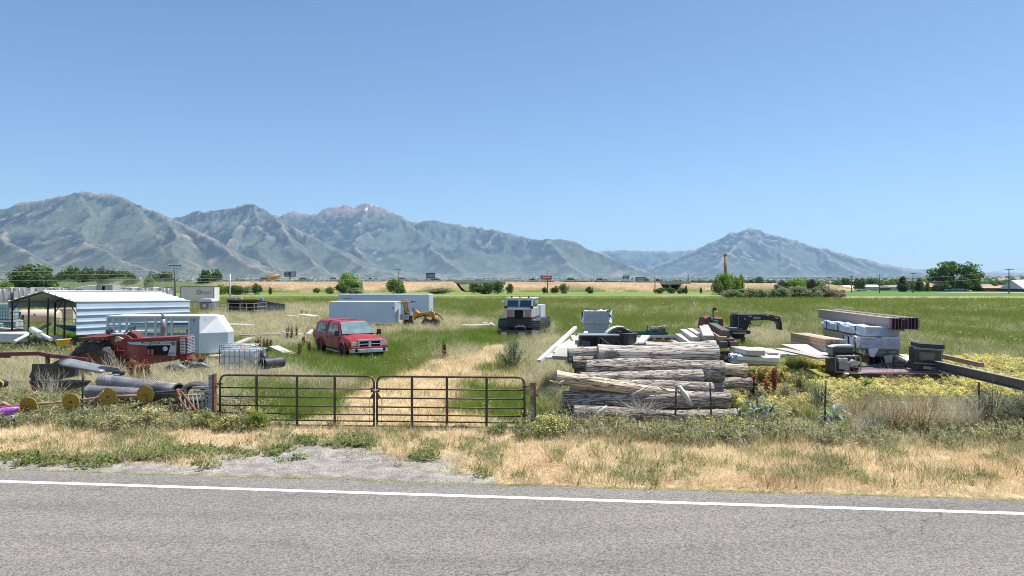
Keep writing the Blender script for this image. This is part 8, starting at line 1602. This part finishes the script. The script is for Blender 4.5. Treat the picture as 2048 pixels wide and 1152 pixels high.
mg = MB(); c0 = gd(1350, 16.7)
for i in range(34): x = gd(1100+i*12, 16.55+.006*i)-c0; mg.cyl(x+Vector((0, 0, .05)), x+Vector((rnd.uniform(-.02, .02), 0, .52)), .003, 3, caps=False)
o = mg.build('woven_wire', wire_m); o.location = c0; tag(o, 'upright stays of the woven wire in front of the logs', 'wire')

# ---------------------------------------------------------------- single plants
def dock(px, py, h_, label, seed, d=None, m=None, n=5):
    q = random.Random(seed); c = g(px, py) if d is None else gd(px, d); t = thing('dock_plant', c, 0, label, 'plant', 'rust brown seeded dock plants'); st = MB(); V = []; Q = []; rs = np.random.RandomState(seed)
    for k_ in range(n):
        a = q.uniform(0, 6.28); tp_ = Vector((math.cos(a)*.16*q.random()*h_, math.sin(a)*.16*q.random()*h_, h_*q.uniform(.72, 1))); b0 = Vector((q.uniform(-.05, .05), q.uniform(-.05, .05), 0)); st.tube([b0, tp_*.5, tp_], [.012, .01, .005], 5, caps=False)
        v, f = leaves(120, lambda r: tuple(np.array(b0.lerp(tp_, .42+.58*r.rand()))+rs.randn(3)*np.array([.028, .028, .02])*(1.1)), .045, .035, seed+k_, .9); b = len(V); V += [tuple(x) for x in v]; Q += [tuple(i+b for i in f_) for f_ in f]
    st.build('stem', M_stem, t); link('seed_head', np_mesh('seed_head', V, Q, m or M_rust), None, t); lv, lq = leaves(26, lambda r: ((r.rand()-.5)*.25, (r.rand()-.5)*.25, .05+.35*h_*r.rand()), .26, .07, seed+50, .9); link('leaf', np_mesh('leaf', lv, lq, M_leaf), None, t)
near = [(262, 776, 1.0, 'leftmost rust brown dock in front of the tractor wheel', 23.2), (280, 776, .95, 'middle rust brown dock below the tractor seat', 23.), (299, 778, 1.05, 'tall rust brown dock left of the engine bay', 22.8), (383, 745, .9, 'rust brown dock just right of the tractor grille', 26), (398, 745, .95, 'tall rust brown dock before the livestock trailer nose', 26.4), (405, 748, .85, 'second rust brown dock before the livestock trailer nose', 26.2), (1508, 765, .95, 'rust brown dock right of the short log stub', 19.6), (1536, 770, .9, 'orange brown dock before the white wrapped sheets', 19.8), (1549, 768, 1.1, 'tallest orange brown dock before the white wrapped sheets', 20.2)]
for i, (px, py, h_, lb, d) in enumerate(near): dock(px, py, h_, lb, 200+i, d, M_rust if i not in (7, 8) else mat('orange_seed', (.42, .14, .06), (.30, .10, .04), 2, .7, transl=.2, rand=.2), 6)
mid_ = [(513, 36.5), (518, 37), (527, 36.6), (533, 36.4), (539, 36.7), (574, 43), (583, 43.4), (592, 44), (598, 33.5), (619, 34.5), (608, 39), (628, 43.5), (637, 45), (652, 46), (645, 44), (885, 33.8), (892, 33.4), (604, 72), (612, 73), (437, 47), (446, 48), (744, 42)]
for i, (px, d) in enumerate(mid_):
    wd = 'leftmost of five by the short white board|second of five by the short white board|middle one of five by the short white board|fourth of five by the short white board|rightmost of five by the short white board|leftmost in the straw grass behind the white boards|second in the straw grass behind the white boards|third in the straw grass behind the white boards|near one left of the pickup tail|nearest the rear wheel of the pickup|straight left of the pickup window|left one level with the pickup roof|middle one level with the pickup roof|right one against the box trailer|between the pickup roof and the trailer|left of the pair in open grass right of the pickup|right of the pair in open grass right of the pickup|left of the far pair near the pale slab|right of the far pair near the pale slab|left of the pair behind the livestock trailer nose|right of the pair behind the livestock trailer nose|rising behind the pickup windshield'.split('|')[i]
    dock(px, 0, .95 if d < 40 else 1.05, 'dark rust dock stalk, %s' % wd, 240+i, d, mat('dark_rust_seed', (.15, .05, .025), (.10, .035, .02), 2, .7, transl=.15, rand=.2), 3)
def bushy(px, d, w_, h_, label, m, seed, n=900, ll=.07, lw=.022, name='bush', stems=30, cat='bush', m2=None, pw=.7):
    c = gd(px, d); t = thing(name, c, 0, label, cat); q = random.Random(seed); st = MB(); tips = []
    for i in range(stems):
        a = q.uniform(0, 6.28); r = q.random()**pw; tp_ = Vector((math.cos(a)*w_/2*r, math.sin(a)*w_/2*r, h_*(1-.55*r*r)*q.uniform(.7, 1.05))); st.tube([(tp_.x*.15, tp_.y*.15, 0), tp_*.55+Vector((0, 0, .05)), tp_], [.009, .007, .003], 4, caps=False); tips.append(tp_)
    st.build('stem', M_stem, t); ta = np.array(tips)
    def f(r):
        p = ta[r.randint(len(ta))]; u = .18+.82*r.rand()**.8; return tuple(p*u+r.randn(3)*.035)
    v, f_ = leaves(n, f, ll, lw, seed, .8); link('foliage', np_mesh('foliage', v, f_, m), None, t)
    if m2: v, f_ = leaves(n//4, lambda r: tuple(ta[r.randint(len(ta))]+r.randn(3)*.04), .035, .035, seed+1, .4); link('flower', np_mesh('flower', v, f_, m2), None, t)
bushy(1026, 28.5, 1.5, 1.42, 'tall grey green bush standing alone before the snow vehicle', mat('leaf_greygreen', (.15, .22, .11), (.26, .31, .19), 3, .6, transl=.35, coords='World'), 31, 2600, .10, .02, stems=60)
bushy(1600, 20.6, 1.5, .95, 'dark green leafy bush before the timber stack', M_leaf, 32, 2600, .06, .024, stems=60); bushy(1572, 19.8, .9, .7, 'lower left part bush beside the orange docks', M_gleaf, 33, 1200, .05, .02); bushy(1640, 18.9, .9, .85, 'blue green feathery bush beside the pale tipped post', mat('leaf_bluegreen', (.12, .19, .11), (.2, .26, .16), 3, .6, transl=.3, coords='World'), 34, 1800, .05, .018, stems=44); bushy(1490, 20.8, .9, .6, 'green leafy clump at the right end of the logs', M_leaf, 35, 1100); bushy(1512, 19.6, .7, .75, 'dark bluish leafy clump right of the short log', M_gleaf, 36, 1200, .07, .03)
bushy(1735, 21.6, .6, .5, 'small bright green sprig on the low frame', M_lush, 37, 500, .07, .03); bushy(1985, 16.9, 1.5, 1.05, 'large grey green sagebrush at the right edge', mat('leaf_sage', (.20, .22, .15), (.12, .14, .08), 3, .7, transl=.25, coords='World'), 38, 4200, .07, .014, stems=90, pw=.55); bushy(2060, 16.6, 1.2, 1.0, 'second sagebrush cut by the right edge', mat('leaf_sage', (.20, .22, .15)), 39, 3000, .07, .014, stems=70)
bushy(300, 16.5, .9, .5, 'low yellow flowering bush in front of the dark beam', M_gleaf, 40, 1500, .06, .018, m2=M_yflower, stems=50); bushy(240, 16.2, .9, .45, 'second low yellow flowering bush left of the first', M_gleaf, 41, 1400, .06, .018, m2=M_yflower, stems=50); bushy(455, 16.3, .7, .35, 'yellow flowering clump by the left gate post', M_leaf, 42, 1000, .06, .02, m2=M_yflower, stems=40); bushy(515, 16.4, .7, .45, 'dark green grass clump under the left gate leaf', M_lush, 43, 1300, .16, .012, stems=40); bushy(415, 16.6, .9, .42, 'dark green weeds at the foot of the left gate post', M_leaf, 44, 1500, .07, .02, stems=50)
bushy(1105, 16.1, 1.2, .42, 'dense dark weeds at the foot of the right gate post', M_leaf, 45, 2000, .06, .02, m2=M_yflower, stems=60); bushy(1000, 16., .8, .3, 'low weeds under the right gate leaf', M_leaf, 46, 900, .06, .02, stems=34)
# straggly mullein like broad leaved plants with bent silvery leaves
def broadleaf(px, d, w_, h_, label, seed, n=42, ll=.34, m=None):
    q = random.Random(seed); c = gd(px, d); t = thing('broad_leaved_weed', c, 0, label, 'plant'); m = m or mat('silver_leaf', (.16, .25, .14), (.42, .48, .42), 4, .5, transl=.25, coords='World')
    for i in range(n):
        a = q.uniform(0, 6.28); z0 = q.uniform(.02, .65)*h_; r = q.uniform(.05, .25)*w_; L_ = ll*q.uniform(.6, 1.1); el = q.uniform(-.2, 1.1); d1 = Vector((math.cos(a)*math.cos(el), math.sin(a)*math.cos(el), math.sin(el))); sd_ = Vector((-math.sin(a), math.cos(a), 0)); b = Vector((math.cos(a)*r, math.sin(a)*r, z0)); wv = L_*.16; V = []
        for k_ in range(5): tt = k_/4; p = b+d1*L_*tt-Vector((0, 0, .35*L_*tt*tt)); ww = wv*math.sin(math.pi*(.12+.88*tt))*.9+.004; V += [p-sd_*ww+Vector((0, 0, ww*.4)), p, p+sd_*ww+Vector((0, 0, ww*.4))]
        f_ = []; 
        for k_ in range(4): f_ += [(k_*3, k_*3+1, k_*3+4, k_*3+3), (k_*3+1, k_*3+2, k_*3+5, k_*3+4)]
        MB().add(V, f_, True).build('leaf', m if q.random() < .75 else M_lush, t)
    st = MB(); 
    for k_ in range(5): st.tube([(0, 0, 0), (q.uniform(-.1, .1), q.uniform(-.1, .1), h_*.5), (q.uniform(-.2, .2), q.uniform(-.2, .2), h_)], [.014, .01, .005], 5)
    st.build('stem', M_stem, t)
broadleaf(1512, 17.4, .9, .75, 'broad leaved weed with bent silvery leaves right of the log pile', 1, 60); broadleaf(1545, 17.1, .8, .6, 'second silvery broad leaved weed further right', 2, 44); broadleaf(1668, 17.0, .8, .5, 'spiky silvery weed right of the pale tipped post', 3, 56, .42); broadleaf(1480, 17.2, .5, .5, 'small broad leaved weed at the right foot of the logs', 4, 30, .26)
tw = [(1790, 16.4, 52, .95, brown_twig, 'tall reddish brown dead bush between the two right posts', 1.0, 1.1), (1835, 16.3, 52, .9, brown_twig, 'second reddish brown dead bush left of the rusty tipped post', 1.1, 1.0), (1745, 16.3, 52, .8, grey_twig, 'greyish dead bush left of the tall reddish one', 1.2, .9), (1690, 16.0, 52, .6, pale_twig, 'bleached dead twigs right of the pale tipped post', 1.4, .5), (1620, 16.0, 52, .6, pale_twig, 'bleached sprawling twigs left of the pale tipped post', 1.5, .4), (1900, 16.3, 52, .85, pale_twig, 'pale dead stalks by the rusty tipped post', 1.0, .9), (1510, 16.6, 52, .55, grey_twig, 'dark dead stems in front of the lowest log end', .8, .9), (1870, 15.6, 90, .4, brown_twig, 'low matted brown brush on the verge', 1.8, .2), (1940, 16.1, 70, .9, pale_twig, 'thin straw stalks right of the rusty tipped post', .7, 1.3), (1150, 16.4, 30, .8, grey_twig, 'thin dead stalks left in front of the logs', 1.1, .7), (1715, 17.4, 52, .9, brown_twig, 'brown seed stalks behind the right fence', 1, 1.), (1860, 17.6, 52, .8, brown_twig, 'thin brown stalks behind the tall reddish bush', 1, 1.)]
for i, (px, d, n, ln_, m, lb, sp_, u_) in enumerate(tw): twigs(gd(px, d), n, ln_, 60+i, m, lb, spread=sp_, up_=u_, r=.010)
twigs(gd(1783, 22.3), 46, 1.0, 90, mat('tan_stalk', (.42, .30, .2), (.34, .24, .15)), 'tan dry bush standing before the low frame', spread=.7, up_=1.0, r=.005); twigs(gd(1822, 22.4), 40, .75, 91, mat('tan_stalk', (.42, .30, .2)), 'lower tan dry bush right of the first one', spread=.8, up_=.9, r=.005); twigs(gd(1592, 19.2), 24, .7, 92, pale_twig, 'pale dead stalks beside the leafy bush', spread=.4, up_=1.2)
for i, (px, d, lb) in enumerate([(15, 22.2, 'bleached tumbleweed heap at the far left, front'), (42, 23, 'bleached tumbleweed heap at the far left, rear')]): twigs(gd(px, d), 52, .95, 95+i, pale_twig, lb, spread=1.3, up_=.7, r=.005)
for i, (px, d, lb) in enumerate([(212, 24.2, 'dead grass stalks covering the tractor wheel'), (240, 24.2, 'dead stalks right of the tractor wheel'), (100, 20.2, 'pale twigs across the black plastic tank')]): twigs(gd(px, d), 60, 1.1, 98+i, pale_twig, lb, spread=.75, up_=1.1, r=.006)
twigs(gd(345, 24.3), 34, .6, 103, pale_twig, 'bleached twigs below the tractor front', spread=1.4, up_=.5)
twigs(gd(330, 16.9), 34, .7, 104, pale_twig, 'dry canes arching over the dark beam', spread=1.3, up_=.6)
NOGROW += [(P(1300, 0, 19)[0], 18.9, 2.4, 1.5, 0), (P(1770, 0, 28)[0], 29, 1.0, 3.6, -.15), (P(1630, 0, 27)[0], 27, .8, 2.6, -.1), (-15.4+1.6, 25.3, 1.6, .3, 0), (P(1805, 0, 25)[0], 25.3, 1.8, 1.0, 0), (P(1525, 0, 23.5)[0], 23.3, 1.0, 1.3, 0), (P(1118, 0, 23)[0], 23.4, .6, 1.7, -.6), (P(1197, 0, 27)[0], 27, 1., 4, 0)]
grow_everything()
